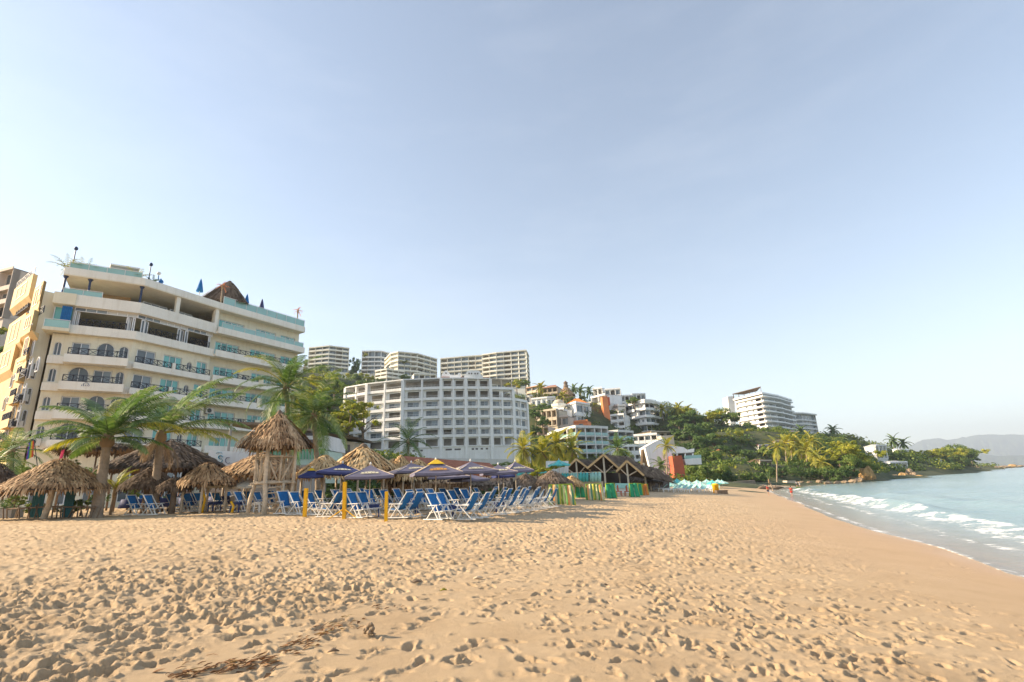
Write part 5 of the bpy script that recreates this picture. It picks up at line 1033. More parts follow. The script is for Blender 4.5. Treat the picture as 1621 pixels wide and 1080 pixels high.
# ================================================================ lookout tower
p = put(428,814); q_l = put(396,812); q_r = put(462,813); tw = thing('lookout_tower', 'wooden lifeguard lookout tower with thatched roof, railings and ladder', 'lookout tower', p)
ctr = Vector((p.x-.40, p.y+.95, p.z)); zt = ZAT(ctr.x,ctr.y,655); zp = ZAT(ctr.x,ctr.y,765); zr = ZAT(ctr.x,ctr.y,724); ze = ZAT(ctr.x,ctr.y,708); hw = .93
cor = [Vector((ctr.x,ctr.y-hw,0)), Vector((ctr.x+hw,ctr.y,0)), Vector((ctr.x,ctr.y+hw,0)), Vector((ctr.x-hw,ctr.y,0))]; foot = [Vector((ctr.x+.12,ctr.y-hw-.05,p.z)), Vector((ctr.x+hw+.0,ctr.y+.0,p.z)), Vector((ctr.x+.1,ctr.y+hw+.15,p.z)), Vector((ctr.x-hw-.22,ctr.y,p.z))]
for i in range(4):
    a, f_ = cor[i], foot[i]; b = MB(); mid = Vector((a.x+.02,a.y,zp)); b.tube([f_-Vector((0,0,.35)), f_.lerp(mid,.5)+Vector((.04*(-1)**i,0,0)), mid, Vector((a.x+.01,a.y,zr)), Vector((a.x*.97+ctr.x*.03,a.y*.97+ctr.y*.03,ze+.15))], [.125,.11,.10,.09,.08] if i == 0 else [.10,.09,.085,.08,.07], 9); b.build('leg', M['wood'], tw, True)
rg = random.Random(3)
b = MB(); L4 = [Vector((c.x,c.y,zp)) for c in cor]
for i in range(4): 
    a, c = L4[i], L4[(i+1)%4]; d = (c-a).normalized()*.18; b2 = MB(); b2.tube([a-d, a.lerp(c,.5)+Vector((0,0,.02)), c+d], [.065,.06,.055], 8); b2.build('beam', M['wood'], tw, True)
for k in range(12):
    u = (k+.5)/12; a = L4[3].lerp(L4[0],u); c = L4[2].lerp(L4[1],u); b.tube([a+Vector((0,0,.07)), c+Vector((0,0,.07))], .05, 6)
b.build('platform', M['wood'], tw, True)
for i in range(4):
    a, c = cor[i], cor[(i+1)%4]; b = MB(); A = lambda u, z: Vector((a.x+(c.x-a.x)*u, a.y+(c.y-a.y)*u, z))
    b.tube([A(-.03,zr), A(.5,zr+.02), A(1.03,zr)], .042, 7); b.tube([A(.5,zp+.05), A(.52,zr)], .05, 7); b.tube([A(.06,zr-.12), A(.42,zp+.1)], .042, 7); b.tube([A(.93,zr-.1), A(.58,zp+.1)], .042, 7); b.build('railing', M['wood'], tw, True)
b = MB()
for k in range(5): z = p.z+.18+k*(zp-p.z-.25)/4.6; f0 = foot[0].lerp(Vector((cor[0].x,cor[0].y,0)),.3); f1 = foot[1].lerp(Vector((cor[1].x,cor[1].y,0)),.3); b.tube([(f0.x-.05,f0.y,z),(f1.x*.6+f0.x*.4+.1,f1.y*.6+f0.y*.4,z+.03)], .035, 7)
x_ = foot[0].x*.42+foot[1].x*.58; y_ = foot[0].y*.42+foot[1].y*.58; b.tube([(x_,y_,p.z-.2),(x_+.08,y_,zp)], .06, 8); b.build('ladder', M['wood'], tw, True)
b = MB(); co = MB(); thatch_cone(b, co, (ctr.x,ctr.y), 1.5, zt, ze, random.Random(11), 10, 1.1, .075, .38, square=0.0, rtop=.05); co.build('roof_core', M['thatch_core'], tw, True); b.build('thatch_roof', M['thatch'], tw); b = MB(); b.lathe([(.16,-.25),(.2,-.05),(.1,.12),(.02,.2)], (ctr.x,ctr.y,zt), 8); b.build('peak_cap', M['thatch_old_shaded'], tw)
# ================================================================ palapas
def palapa_px(label, cx, top, xl, xr, eave, Y, mt='thatch', posts=5, seed=1, lean=(0,0), square=None, gb=None, rows=7, w=.09, cap=False, post_r=.07, fringe=.32, dens=1.0):
    c = PX(cx, eave, Y); rad = (PX(xr,eave,Y).x-PX(xl,eave,Y).x)/2; z0 = float(beach_z(c.x,Y)) if gb is None else gb
    return palapa(label, (c.x,Y,z0), rad, ZAT(c.x,Y,top), c.z, mt, posts, seed, None, post_r, lean, w, rows, fringe, square, dens=dens, cap=cap)
pb = put(83,823)
t = palapa_px('wide thatched beach umbrella on one leaning pole at the left edge of the sand', 87, 727, 14, 158, 775, pb.y+.2, 'thatch', 1, 21, lean=(-.25,-.1), w=.075, rows=10, post_r=.12, fringe=.34)
c = PX(94,722,pb.y+.2); b = MB(); b.add([c+Vector((.0,0,-.25)), c+Vector((.16,0,-.1)), c+Vector((.20,0,.30)), c+Vector((.03,.02,.24))], [(0,1,2,3)]); b.build('pink_rag', mat('pink_cloth',(.65,.05,.16),.8), t)
palapa_px('dark thatched umbrella cut off by the left picture edge', -14, 735, -70, 26, 778, 25, 'thatch_shade', 1, 22, post_r=.1)
palapa_px('small dark mushroom shaped palapa on a thick trunk left of the restaurant', 236, 741, 189, 270, 772, 27.5, 'thatch_shade', 1, 23, post_r=.2, lean=(-.1,0))
palapa_px('small low palapa between the trunk palapa and the yellow pole', 276, 757, 250, 300, 773, 27.0, 'thatch_shade', 1, 24, post_r=.14)
palapa_px('brown palapa above the thin crooked yellow pole', 326, 733, 287, 369, 765, 27.5, 'thatch', 4, 25)
palapa_px('broad palapa half hidden behind the lookout tower', 414, 717, 344, 486, 752, 31, 'thatch', 6, 26, w=.11)
palapa_px('golden palapa behind the leftmost navy umbrella', 512, 722, 470, 558, 754, 28.5, 'thatch_gold', 4, 27)
palapa_px('tallest golden palapa with a dark cap behind the umbrellas', 574, 707, 519, 632, 748, 31, 'thatch_gold', 6, 28, square=.25, cap=True, w=.11)
palapa_px('small golden palapa peeking over the pale purple umbrella', 622, 727, 600, 646, 757, 33, 'thatch_gold', 4, 29)
palapa_px('narrow golden palapa left of the yellow topped umbrella', 634, 722, 610, 668, 757, 32, 'thatch_gold', 4, 30)
palapa_px('golden palapa just behind the yellow topped umbrella', 662, 728, 636, 700, 757, 34, 'thatch_gold', 4, 31)
palapa_px('dark low palapa right of the deck chairs, left of the pair', 833, 750, 806, 864, 772, 38, 'thatch_old_shaded', 5, 32)
palapa_px('dark wide palapa right of the deck chairs above the striped mats', 874, 746, 842, 914, 768, 38, 'thatch_old_shaded', 5, 33)
palapa_px('tiny dark palapa at the right end of the purple umbrellas', 792, 757, 778, 810, 768, 37, 'thatch_old_shaded', 1, 34)
palapa_px('small pale straw umbrella beside the turquoise cloths', 905, 754, 887, 926, 768, 42, 'thatch_gold', 1, 35)
palapa_px('dark square thatched roof above the restaurant kitchen', 265, 697, 180, 352, 744, 36, 'thatch_shade', 6, 36, square=.5, w=.14, rows=9, gb=1.0)
palapa_px('dark thatched roof sloping behind the big left palm', 168, 703, 100, 236, 714, 38, 'thatch_shade', 4, 37, square=.5, w=.14, gb=1.0)
# long thatched eaves of the beach restaurant
def long_roof(label, pts_e, pts_r, mt, seed, z_thick=.2, fringe=.5, posts=6, w=.12, dens=1.0, gb=1.0, back=None):
    """pts_e / pts_r: eave and ridge end points (world)."""
    e0, e1 = map(Vector, pts_e); r0, r1 = map(Vector, pts_r); rg = random.Random(seed); t = thing('thatched_shelter', label, 'shelter', (e0.x,e0.y,gb)); b = MB(); up = Vector((0,0,z_thick))
    nrm = Vector((0,1,0)); bk0 = Vector((2*r0.x-e0.x, 2*r0.y-e0.y, e0.z)); bk1 = Vector((2*r1.x-e1.x, 2*r1.y-e1.y, e1.z)); d = Vector((0,0,.12))
    b.add([e0-d,e1-d,r1-d,r0-d,bk0-d,bk1-d], [(0,1,2,3),(3,2,5,4)]); co = b.build('roof_core', M['thatch_core'], t)
    b = MB(); L = (e1-e0).length; rows = 8
    for (q0,q1,s0,s1) in ((r0,r1,e0,e1),(r0,r1,bk0,bk1)):
        for i in range(rows):
            n = int(L/w*1.3*dens)
            for j in range(n):
                u = rg.random(); v = (i+rg.uniform(-.4,.4))/rows; a = q0.lerp(q1,u); c = s0.lerp(s1,u); o = c-a; ln = o.length; o.normalize(); strips(b, rg, a+o*ln*max(0,v)+Vector((0,0,.03+.05*rg.random())), o, ln*1.8/rows*rg.uniform(.8,1.2), w*rg.uniform(.6,1.3), (e1-e0).normalized(), .04)
        n = int(L/w*2*dens)
        for j in range(n): c = s0.lerp(s1, rg.random()); strips(b, rg, c+Vector((0,0,.05)), (Vector((s0.x-q0.x,s0.y-q0.y,0)).normalized()*.3+Vector((0,0,-1))).normalized(), fringe*rg.uniform(.5,1.3), w, (e1-e0).normalized(), .02)
    b.build('thatch_roof', M[mt], t)
    for k in range(posts):
        c = e0.lerp(e1,(k+.5)/posts).lerp(r0.lerp(r1,(k+.5)/posts), .12); p_ = MB(); p_.tube([(c.x,c.y,gb-.4),(c.x,c.y,c.z)], .09, 7); p_.build('post', M['wood'], t, True)
    return t
def LR(label, ex0, ex1, ey0, ey1, rx0, rx1, ry0, ry1, Y, Yr, mt, seed, **k): return long_roof(label, (PX(ex0,ey0,Y),PX(ex1,ey1,Y+.5)), (PX(rx0,ry0,Yr),PX(rx1,ry1,Yr+.5)), mt, seed, **k)
LR('long low thatched eave behind the blue and purple umbrellas', 606, 742, 768, 765, 606, 742, 752, 749, 32.5, 35, 'thatch', 61, posts=7)
LR('grey thatched eave at the right behind the purple umbrellas', 738, 812, 769, 768, 738, 812, 756, 754, 35, 37.5, 'thatch_old_shaded', 62, posts=4)
LR('dark thatched eave under the restaurant between palms and lookout tower', 286, 470, 762, 756, 290, 470, 742, 738, 35, 38, 'thatch_shade', 63, posts=6)
# red tiled restaurant roof
t = thing('restaurant', 'long beach restaurant with a red clay tile roof behind the umbrellas', 'building', PX(715,770,46)); b = MB(); Yb = 46
e0, e1, r0, r1 = PX(622,748,Yb), PX(800,752,Yb+2), PX(640,722,Yb+6), PX(775,733,Yb+8)
b.add([e0,e1,r1,r0]+[v-Vector((0,0,.2)) for v in (e0,e1,r1,r0)], [(0,1,2,3),(7,6,5,4),(0,4,5,1),(1,5,6,2),(2,6,7,3),(3,7,4,0)]); b.build('roof', M['tile_red'], t)
b = MB(); b.prism([(e0.x,Yb+1.2),(e1.x-1,Yb+2.5),(r1.x,Yb+8),(r0.x,Yb+6)], 0, e0.z-.3); b.build('wall', M['beige_wall'], t)
for k in range(6): b = MB(); x = e0.x+(e1.x-e0.x)*(k+.3)/6; b.box(x,Yb+1.0+k*.22,1.0,x+1.5,Yb+1.3+k*.22,2.9); b.build('opening', M['room_dark'], t)
# dark restaurant terrace under the cream hotel, white banner, green balustrade house
t = thing('restaurant', 'dark open restaurant pavilion with a flat brown roof under the cream hotel', 'building', PX(390,720,44)); q0, q1 = PX(352,668,43), PX(452,664,47)
b = MB(); b.prism([(q0.x-.5,43),(q1.x,46),(q1.x+1,53),(q0.x,50)], q0.z-.12, q0.z+.1); b.build('roof', M['wood_dark'], t); b = MB(); b.prism([(q0.x-.4,48.5),(q1.x+.8,52),(q1.x+.8,52.3),(q0.x-.4,48.8)], .8, q0.z-.2); b.build('wall', M['room_dark'], t)
for px in (363,420): c = PX(px,700,43.6); b = MB(); b.tube([(c.x,43.6,.8),(c.x,43.6,q0.z-.1)], .1, 7); b.build('post', M['grey_wall'], t)
b = MB(); b.prism([(q0.x-1,43.2),(q1.x+3,45),(q1.x+3,50),(q0.x-1,49)], .5, PX(380,738,43).z); b.build('floor', M['grey_wall'], t)
t = thing('banner', 'white banner with a blue green swirl emblem left of the lookout tower', 'sign', PX(345,738,41)); px_plate(t,'board','cool_white',[(330,713),(404,716),(404,737),(330,738)],41,.1); b = MB()
def arc(b, cx, cy, rx, ry, a0, a1, w, Y=40.93, n=10):
    pts = [PX(cx+rx*math.cos(R(a0+(a1-a0)*i/n)), cy-ry*math.sin(R(a0+(a1-a0)*i/n)), Y) for i in range(n+1)]
    for a, c in zip(pts[:-1],pts[1:]): b.bar(a, c, w, .02)
arc(b, 347, 719, 5, 3, 20, 170, .06); arc(b, 349, 724, 3, 3, 0, 300, .12); arc(b, 347, 729, 5, 3.5, 160, 380, .07); b.build('emblem', mat('banner_teal',(.06,.30,.42)), t); b = MB(); arc(b, 361, 729, 4, 5, 50, 310, .07); b.build('lettering', M['purple_cloth'], t)
M['green_paint'] = mat('mint_green_paint',(.10,.38,.20),.6,.2); M['mint_wall'] = mat('mint_white_wall',(.50,.62,.52),.8,.1)
t = thing('green_house', 'mint green house with a green balustrade behind the lookout tower', 'house', PX(470,745,48)); px_plate(t,'wall','mint_wall',[(398,716),(514,713),(514,765),(398,765)],48,5); px_plate(t,'upper_wall','white_wall',[(470,690),(520,690),(520,712.6),(470,713)],50,5); px_plate(t,'rail','green_paint',[(398,713.5),(514,710.5),(514,712.7),(398,715.7)],47.9,.3)
for k in range(24): x = 400+k*4.8; b = MB(); b.tube([PX(x,716-k*.12,47.85), PX(x,729-k*.12,47.85)], .05, 5); b.build('baluster', M['green_paint'], t)
for x in (478,490,504): px_plate(t,'window','room_dark',[(x,696),(x+6,696),(x+6,708),(x,708)],49.95,.2)
# grey garden wall and small houses at the foot of the white hotel
t = thing('retaining_wall', 'white retaining wall with planting below the white hotel', 'wall', PX(600,740,100)); px_plate(t,'wall','white_wall',[(545,722),(840,728),(840,765),(545,765)],100,2)
t = thing('house', 'dark little house front below the left end of the white hotel', 'house', PX(545,740,70)); px_plate(t,'wall','beige_wall',[(515,694),(560,700),(560,750),(515,750)],70,5); px_plate(t,'roof','thatch_core',[(505,684),(566,692),(566,696),(505,690)],69,7)
for x in (520,533,546): px_plate(t,'window','room_dark',[(x,704),(x+8,704),(x+8,722),(x,722)],69.95,.2)
# turquoise terrace restaurant right of the umbrellas
t = thing('terrace', 'turquoise railed restaurant terrace with columns beside the yellow palms', 'terrace', PX(860,765,50)); px_plate(t,'wall','beige_wall',[(800,752),(925,757),(925,792),(800,792)],50,6); px_plate(t,'rail_panel','teal_cloth',[(818,747),(872,741),(872,748),(818,753)],49,.2); px_plate(t,'back_wall','white_wall',[(865,730),(900,730),(900,757),(865,757)],53,1)
for x in (868,880,893): px_plate(t,'column','cool_white',[(x,733),(x+1.6,733),(x+1.6,757),(x,757)],52,.4)
make = [(885,728,736,32,51,'flat turquoise parasol above the restaurant terrace'),(848,741,746,18,50,'small turquoise parasol left on the restaurant terrace')]
def umb(px, top, eave, wpx, Y, label, cm, z0=None, pm=None, tm=None, group=None, sides=4, rz=.3, pole='wood', tilt=(0,0)):
    c = PX(px, eave, Y); z0 = float(beach_z(c.x,Y)) if z0 is None else z0; half = wpx*proj_m(c)/2/1.12; zt_ = ZAT(c.x,Y,top); u = make_umbrella('beach_umbrella', label, half, zt_-c.z, c.z-z0, cm, pole, pm, tm, sides); u.location = (c.x,Y,z0); u.rotation_euler = (tilt[0],tilt[1],rz)
    if group: u['group'] = group
    return u
def proj_m(c): return proj(c)[2]/F
for px,top,eave,wp_,Y,lab in make: umb(px,top,eave,wp_,Y,lab,'teal_cloth',1.0,sides=6)
# hanging turquoise cloths
t = thing('hanging_cloths', 'row of turquoise cloths hung over the railing before the peaked thatched roofs', 'cloth', PX(925,770,46)); rg = random.Random(9)
for k,(x0,x1) in enumerate(((888,901),(902,914),(916,932),(934,952))):
    b = MB(); n = 10; vs = []
    for i in range(n+1):
        for y in (749-.1*k-.25*(x0-888)/10, 763-.1*k): q = PX(x0+(x1-x0)*i/n, y+rg.uniform(-.4,.4), 46); vs.append(q+Vector((0,.12*math.sin(i*2.1)+.05,0)))
    b.add(vs, [(2*i,2*i+1,2*i+3,2*i+2) for i in range(n)]); o = b.build('cloth', M['teal_cloth' if k%2 == 0 else 'teal_pale'], t, True); o.modifiers.new('thick','SOLIDIFY').thickness = .02
b = MB(); b.tube([PX(886,749.5,46.1),PX(954,747.5,46.1)], .04, 6); b.build('rail', M['wood'], t); px_plate(t,'wall','beige_wall',[(885,763),(955,762),(955,792),(885,792)],46.4,.5)
# peaked thatched pavilions
M['roof_straw'] = M['thatch_old_shaded']
def gable(label, ax, ay, lx, ly, rx, ry, Y, run, mt, seed, gb=.6, over=None):
    A, Lf, Rt = PX(ax,ay,Y), PX(lx,ly,Y+.4), PX(rx,ry,Y-.2); run = Vector(run); t = thing('thatched_pavilion', label, 'pavilion', (A.x,Y,gb)); rg = random.Random(seed); d = Vector((0,0,-.16)); b = MB()
    for q in (Lf, Rt): b.add([A+d,q+d,q+run+d,A+run+d], [(0,1,2,3)])
    b.build('roof_core', M['thatch_core'], t); b = MB(); L = run.length; rd = run.normalized()
    for q in (Lf, Rt):
        s = q-A; ln = s.length; s.normalize()
        for i in range(8):
            for j in range(int(L/.16*1.3)): u = rg.random(); v = max(0,(i+rg.uniform(-.4,.4))/8); strips(b, rg, A+run*u+s*ln*v+Vector((0,0,.04+.05*rg.random())), s, ln*.24*rg.uniform(.8,1.2), .17*rg.uniform(.6,1.3), rd, .05)
    b.build('thatch_roof', M[mt], t)
    for q in (Lf, Rt): b = MB(); b.bar(A+Vector((0,-.1,0)), q+(q-A)*.04+Vector((0,-.1,0)), .16, .22); b.build('rake_edge', M['thatch_gold'], t)
    for k, u in enumerate((0.0,.5)):
        c = Vector((A.x,A.y+.15,0))+Vector((run.x*u,run.y*u,0)); b = MB(); b.tube([(c.x,c.y,gb-.6),(c.x,c.y,A.z-.2)], .11, 7); b.build('post', M['cream_cloth'], t)
        for q in (Lf, Rt): b = MB(); m_ = A.lerp(q,.62)+Vector((run.x*u,run.y*u+.15,-.15)); b.tube([(c.x,c.y,A.z-(A.z-gb)*.52), m_], .065, 6); b.build('brace', M['wood'], t)
    return t
gable('left of the three peaked thatched pavilions with slender forked posts', 912, 727, 890, 748, 934, 744, 62, (4.5,9,0), 'thatch_old_shaded', 71)
gable('tall middle peaked thatched pavilion with forked posts', 955, 720, 930, 741, 981, 743, 60, (5,9,0), 'thatch_old_shaded', 72)
gable('right peaked thatched pavilion whose long roof runs down to the beach', 992, 730, 976, 746, 1018, 752, 59, (5,5,-1.0), 'thatch_old_shaded', 73)
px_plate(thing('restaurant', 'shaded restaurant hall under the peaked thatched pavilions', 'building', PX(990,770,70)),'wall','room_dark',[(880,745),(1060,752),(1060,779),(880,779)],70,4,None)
LR('low thatched lean-to right of the peaked pavilions', 996, 1050, 761, 764, 1000, 1042, 750, 757, 63, 67, 'thatch_old_shaded', 74, posts=4, gb=.5)
t = thing('terrace', 'pale blue terrace wall below the right peaked pavilion', 'wall', PX(985,785,55)); px_plate(t,'wall','cool_white',[(945,771),(1004,772),(1004,783),(945,783)],55,1); px_plate(t,'blue_panel','teal_pale',[(974,765),(1002,765.5),(1002,773),(974,773)],54.8,.15)
# ---------------------------------------------------------------- striped mats over racks, green loungers
M['stripe'] = None
def stripe_mat(name, cols, sc):
    m, nt, b, out = new_mat(name); L = nt.links.new; tc = N(nt,'ShaderNodeTexCoord'); sx = N(nt,'ShaderNodeSeparateXYZ'); L(tc.outputs['Object'], sx.inputs[0]); ml = N(nt,'ShaderNodeMath', operation='MULTIPLY'); L(sx.outputs['X'], ml.inputs[0]); ml.inputs[1].default_value = sc; fr = N(nt,'ShaderNodeMath', operation='FRACT'); L(ml.outputs[0], fr.inputs[0])
    r = ramp(nt, [(i/len(cols), c) for i, c in enumerate(cols)]); r.color_ramp.interpolation = 'CONSTANT'; L(fr.outputs[0], r.inputs['Fac']); L(r.outputs['Color'], b.inputs['Base Color']); b.inputs['Roughness'].default_value = .8; return m
M['stripe'] = stripe_mat('striped_canvas', [(.20,.30,.04),(.62,.62,.30),(.10,.24,.06),(.70,.32,.10),(.66,.60,.35),(.08,.26,.14),(.55,.50,.06)], 1.15)
M['green_canvas'] = mat('green_canvas',(.03,.30,.14),.75,.2); M['lime_paint'] = mat('lime_green_wood',(.38,.50,.05),.6,.15); M['orange_canvas'] = mat('orange_canvas',(.62,.22,.05),.75,.15)
def rack(label, px, py, top, wpx, m, name='mat_rack', splay=.30, strips_=5, rz=0.0, frame='lime_paint'):
    p = GR(px,py); h = ZAT(p.x,p.y,top)-p.z; w = wpx*proj_m(p); t = thing(name, label, 'lounger rack', (0,0,0)); rg = random.Random(px)
    for k in range(strips_):
        x0 = -w/2+w*k/strips_; x1 = x0+w/strips_*.93; vs = []; n = 6; fl = rg.uniform(.9,1.25)
        for i in range(n+1):
            u = i/n; y = -.05-splay*u*h*fl; z = h*(1-u)+.04*math.sin(u*6+k); vs += [(x0*(1+.22*u),y,z),((x0+x1)/2*(1+.22*u),y-.05*u,z),(x1*(1+.22*u),y,z)]
        b = MB(); b.add(vs, [(3*i+j,3*i+3+j,3*i+4+j,3*i+1+j) for i in range(n) for j in range(2)]); o = b.build('mat', M[m], t, True); o.modifiers.new('thick','SOLIDIFY').thickness = .035
    for s in (-1,1): MB().bar((s*w*.5,-.03,h+.05),(s*w*.6,-splay*h*1.1,-.05),.05).build('leg', M[frame], t); MB().bar((s*w*.5,-.03,h+.05),(s*w*.5,splay*h,-.05),.05).build('leg', M[frame], t)
    MB().bar((-w/2,0,h+.03),(w/2,0,h+.03),.06).build('top_bar', M[frame], t); t.location = p; t.rotation_euler = (0,0,rz); return t
for a in [('largest striped mats hung on a green frame right of the deck chairs',889,799,768,36,'stripe',.22,6),('second striped mat rack between two green loungers',941,792,767,24,'stripe',.3,5),('small striped mat rack behind the right deck chairs',808,786,767,16,'stripe',.15,3)]: rack(a[0],*a[1:6],splay=a[6],strips_=a[7])
for lab,px,py,top,w_ in [('dark green lounger stood upright left of the second striped rack',918,788,765,13),('green lounger with lime frame right of the second striped rack',967,789,766,14),('green lounger propped upright nearest the right pavilion',1004,787,766,13)]: rack(lab,px,py,top,w_,'green_canvas','upright_lounger',.2,2,rz=.2)
rack('orange lounger propped beside the rightmost green one',1022,784,767,8,'orange_canvas','upright_lounger',.2,2); rack('thin green lounger just left of the orange one',1014,784,766,5,'green_canvas','upright_lounger',.2,1)
for px,py,lab in ((980,786,'red plastic chair left of the pale blue terrace'),(994,786,'red plastic chair below the pale blue terrace panel')):
    p = GR(px,py); t = thing('plastic_chair', lab, 'chair', p); b = MB(); b.box(p.x-.25,p.y-.25,p.z+.38,p.x+.25,p.y+.25,p.z+.44); b.build('seat', M['red_wall'], t); b = MB(); b.bar(p+Vector((0,.24,.42)),p+Vector((0,.34,.9)),.5,.05); b.build('backrest', M['red_wall'], t)
    for sx in (-1,1):
        for sy in (-1,1): b = MB(); b.bar(p+Vector((sx*.22,sy*.22,-.05)),p+Vector((sx*.2,sy*.2,.4)),.05); b.build('leg', M['red_wall'], t)
# ================================================================ blue and purple umbrellas
for px,top,eave,wp_,Y,lab,cm,pm,tm,rz,tilt in [(537,734,748,92,24.5,'navy umbrella, leftmost large one beside the golden palapas','navy_cloth','pale_print',None,.35,(0,.06)),(586,736,754,90,22.5,'pale purple umbrella over the middle deck chairs','purple_cloth','pale_print',None,.25,(0,0)),(653,733,745,76,27,'faded purple umbrella behind the yellow topped one','purple_cloth','pale_print',None,.5,(0,-.03)),(690,729,749,92,22.8,'grey purple umbrella with a yellow top and orange prints','purple_cloth','orange_print','yellow_cloth',.3,(0,0)),(745,731,746,84,24,'purple umbrella right of the yellow topped one','purple_cloth','pale_print',None,.45,(0,0)),(789,736,748,66,26,'small dark purple umbrella over the right deck chairs','purple_cloth','pale_print',None,.2,(0,0)),(816,731,745,56,29,'rightmost purple umbrella beside the turquoise terrace','purple_cloth','pale_print',None,.4,(0,.0)),(712,747,755,80,31,'low purple umbrella seen under the yellow topped one','purple_cloth',None,None,.1,(0,0)),(742,750,759,62,32,'low dark purple umbrella behind the right deck chairs','purple_cloth',None,None,.6,(0,0)),(493,742,753,44,26,'navy umbrella with a yellow top just right of the lookout tower','navy_cloth',None,'yellow_cloth',.3,(0,0)),(797,746,753,40,31,'dark purple umbrella half hidden behind the small right one','navy_cloth',None,None,.3,(0,0))]:
    umb(px,top,eave,wp_,Y,lab,cm,None,pm,tm,'market umbrellas over the deck chairs',4,rz,'wood',tilt)
for px,top,eave,wp_,Y,lab in [(342,762,769,36,28.5,'small beige umbrella left of the lookout tower, farther left one'),(391,760,770,52,29,'small beige umbrella directly behind the left tower leg')]: umb(px,top,eave,wp_,Y,lab,'cream_cloth',group='beige umbrellas',sides=8)
# ================================================================ turquoise umbrellas at the far end of the beach
tq = [(1041,761,768,26,80,'teal_pale'),(1056,757,763,20,92,'teal_cloth'),(1062,763,769,24,80,'teal_pale'),(1072,758,764,22,93,'teal_cloth'),(1078,765,771,22,78,'teal_pale'),(1084,759,765,22,90,'teal_pale'),(1092,762,769,24,84,'teal_pale'),(1104,760,766,24,88,'teal_pale'),(1110,763,769,22,84,'teal_pale'),(1119,759,765,22,92,'teal_pale'),(1128,760,766,24,90,'teal_cloth'),(1137,759,764,20,94,'teal_pale'),(1143,760,765,18,92,'teal_pale'),(1030,764,770,20,78,'teal_pale')]
for i,(px,top,eave,wp_,Y,cm) in enumerate(sorted(tq)): umb(px,top,eave,wp_,Y,f"pale turquoise beach umbrella, {ORD[i]} from the left in the far cluster" if cm == 'teal_pale' else f"deep turquoise beach umbrella, {ORD[i]} from the left in the far cluster",cm,z0=PX(px,top+21,Y).z-.3,group='turquoise umbrellas at the far end of the beach',sides=8,rz=i*.7,pole='wood_white')
bed0 = None
def sunbed(loc, rz, label):
    global bed0
    if bed0 is None:
        t = thing('sun_lounger', label, 'sun lounger', (0,0,0)); MB().box(-.9,-.3,.30,.35,.3,.36).build('seat', M['cool_white'], t); MB().bar((.35,0,.34),(.85,0,.75),.6,.05,(0,0,1)).build('backrest', M['teal_pale'], t)
        for sx in (-.8,.3):
            for sy in (-.26,.26): MB().box(sx-.03,sy-.03,-.1,sx+.03,sy+.03,.3).build('leg', M['cool_white'], t)
        freeze(t); bed0 = t; t.location = loc; t.rotation_euler = (0,0,rz)
    else: dup(bed0, loc, rz, label=label, group='sun loungers under the turquoise umbrellas')
    bed0['group'] = 'sun loungers under the turquoise umbrellas'
for i in range(12):
    px = 1046+i*8; p = GR(px, 777+(i%3)*1.2); sunbed(p, R(-20+i*7), f"white lounger under the far turquoise umbrellas, {ORD[i]} from the left")
p = GR(1134,781); t = thing('bin', 'yellow bin standing right of the turquoise umbrellas', 'bin', p); b = MB(); b.lathe([(.34,0),(.38,.9),(.40,.92),(.36,.96)], p, 12); b.build('barrel', M['yellow_paint'], t, True); b = MB(); b.lathe([(.41,.88),(.42,.93),(.3,1.08),(.02,1.12)], p, 12); b.build('lid', M['yellow_paint'], t, True)
p = GR(1142,782); t = thing('crate', 'low dark crate right of the yellow bin', 'crate', p); b = MB(); b.box(p.x-.6,p.y-.4,p.z-.1,p.x+.6,p.y+.4,p.z+.35); b.build('box', M['wood_dark'], t); b = MB(); b.box(p.x-.65,p.y-.45,p.z+.353,p.x+.65,p.y+.45,p.z+.4); b.build('lid', M['wood_dark'], t)
# ================================================================ people
M['red_shirt'] = mat('red_shirt',(.62,.05,.03),.8); M['navy_shorts'] = mat('navy_shorts',(.04,.05,.09),.8); M['white_shirt'] = mat('white_shirt',(.7,.7,.7),.8); M['teal_shirt'] = mat('teal_shirt',(.03,.25,.32),.8)
def pers(px, py, top, label, rz, sh, so, **k):
    p = GR(px,py); h = max(1.2, ZAT(p.x,p.y,top)-p.z); person(label, p, rz, M[sh], M[so], h=h, **k)
pers(1217,785,768,'person in a red shirt and dark shorts walking near the waterline','red_shirt' and R(200),'red_shirt','navy_shorts'); pers(1254,786.5,770,'person in red swimwear wading at the water edge',R(160),'red_shirt','red_shirt',stride=.2,arm=.14)
pers(1262,771,764.5,'tiny distant figure on the wet sand, left of two',R(180),'white_shirt','navy_shorts'); pers(1266.5,771,764.5,'tiny distant figure on the wet sand, right of two',R(180),'white_shirt','white_shirt')
for px,Y,lab,sh in ((247,29,'person in a teal shirt under the trunk palapa','teal_shirt'),(291,30,'person in a white shirt standing among the restaurant tables','white_shirt')):
    c = PX(px,790,Y); person(lab, (c.x,Y,float(beach_z(c.x,Y))), R(20), M[sh], M['navy_shorts'])
# white clothed restaurant tables under the palapas
for i,px in enumerate((208,225,258,276,300,322,346,370)):
    Y = 30+(i%2); c = PX(px,800,Y); z = float(beach_z(c.x,Y)); t = thing('dining_table', f"restaurant table with a {'white' if i%2 else 'dark blue'} cloth under the palapas, {ORD[i]} from the left", 'table', (c.x,Y,z)); b = MB(); b.lathe([(.06,-.1),(.05,.7)], (c.x,Y,z), 8); b.build('leg', M['wood_dark'], t)
    b = MB(); b.lathe([(.62,.28),(.56,.5),(.52,.73),(.50,.755),(.02,.76)], (c.x,Y,z), 10); b.build('tablecloth', M['white_shirt' if i%2 else 'navy_cloth'], t, True)
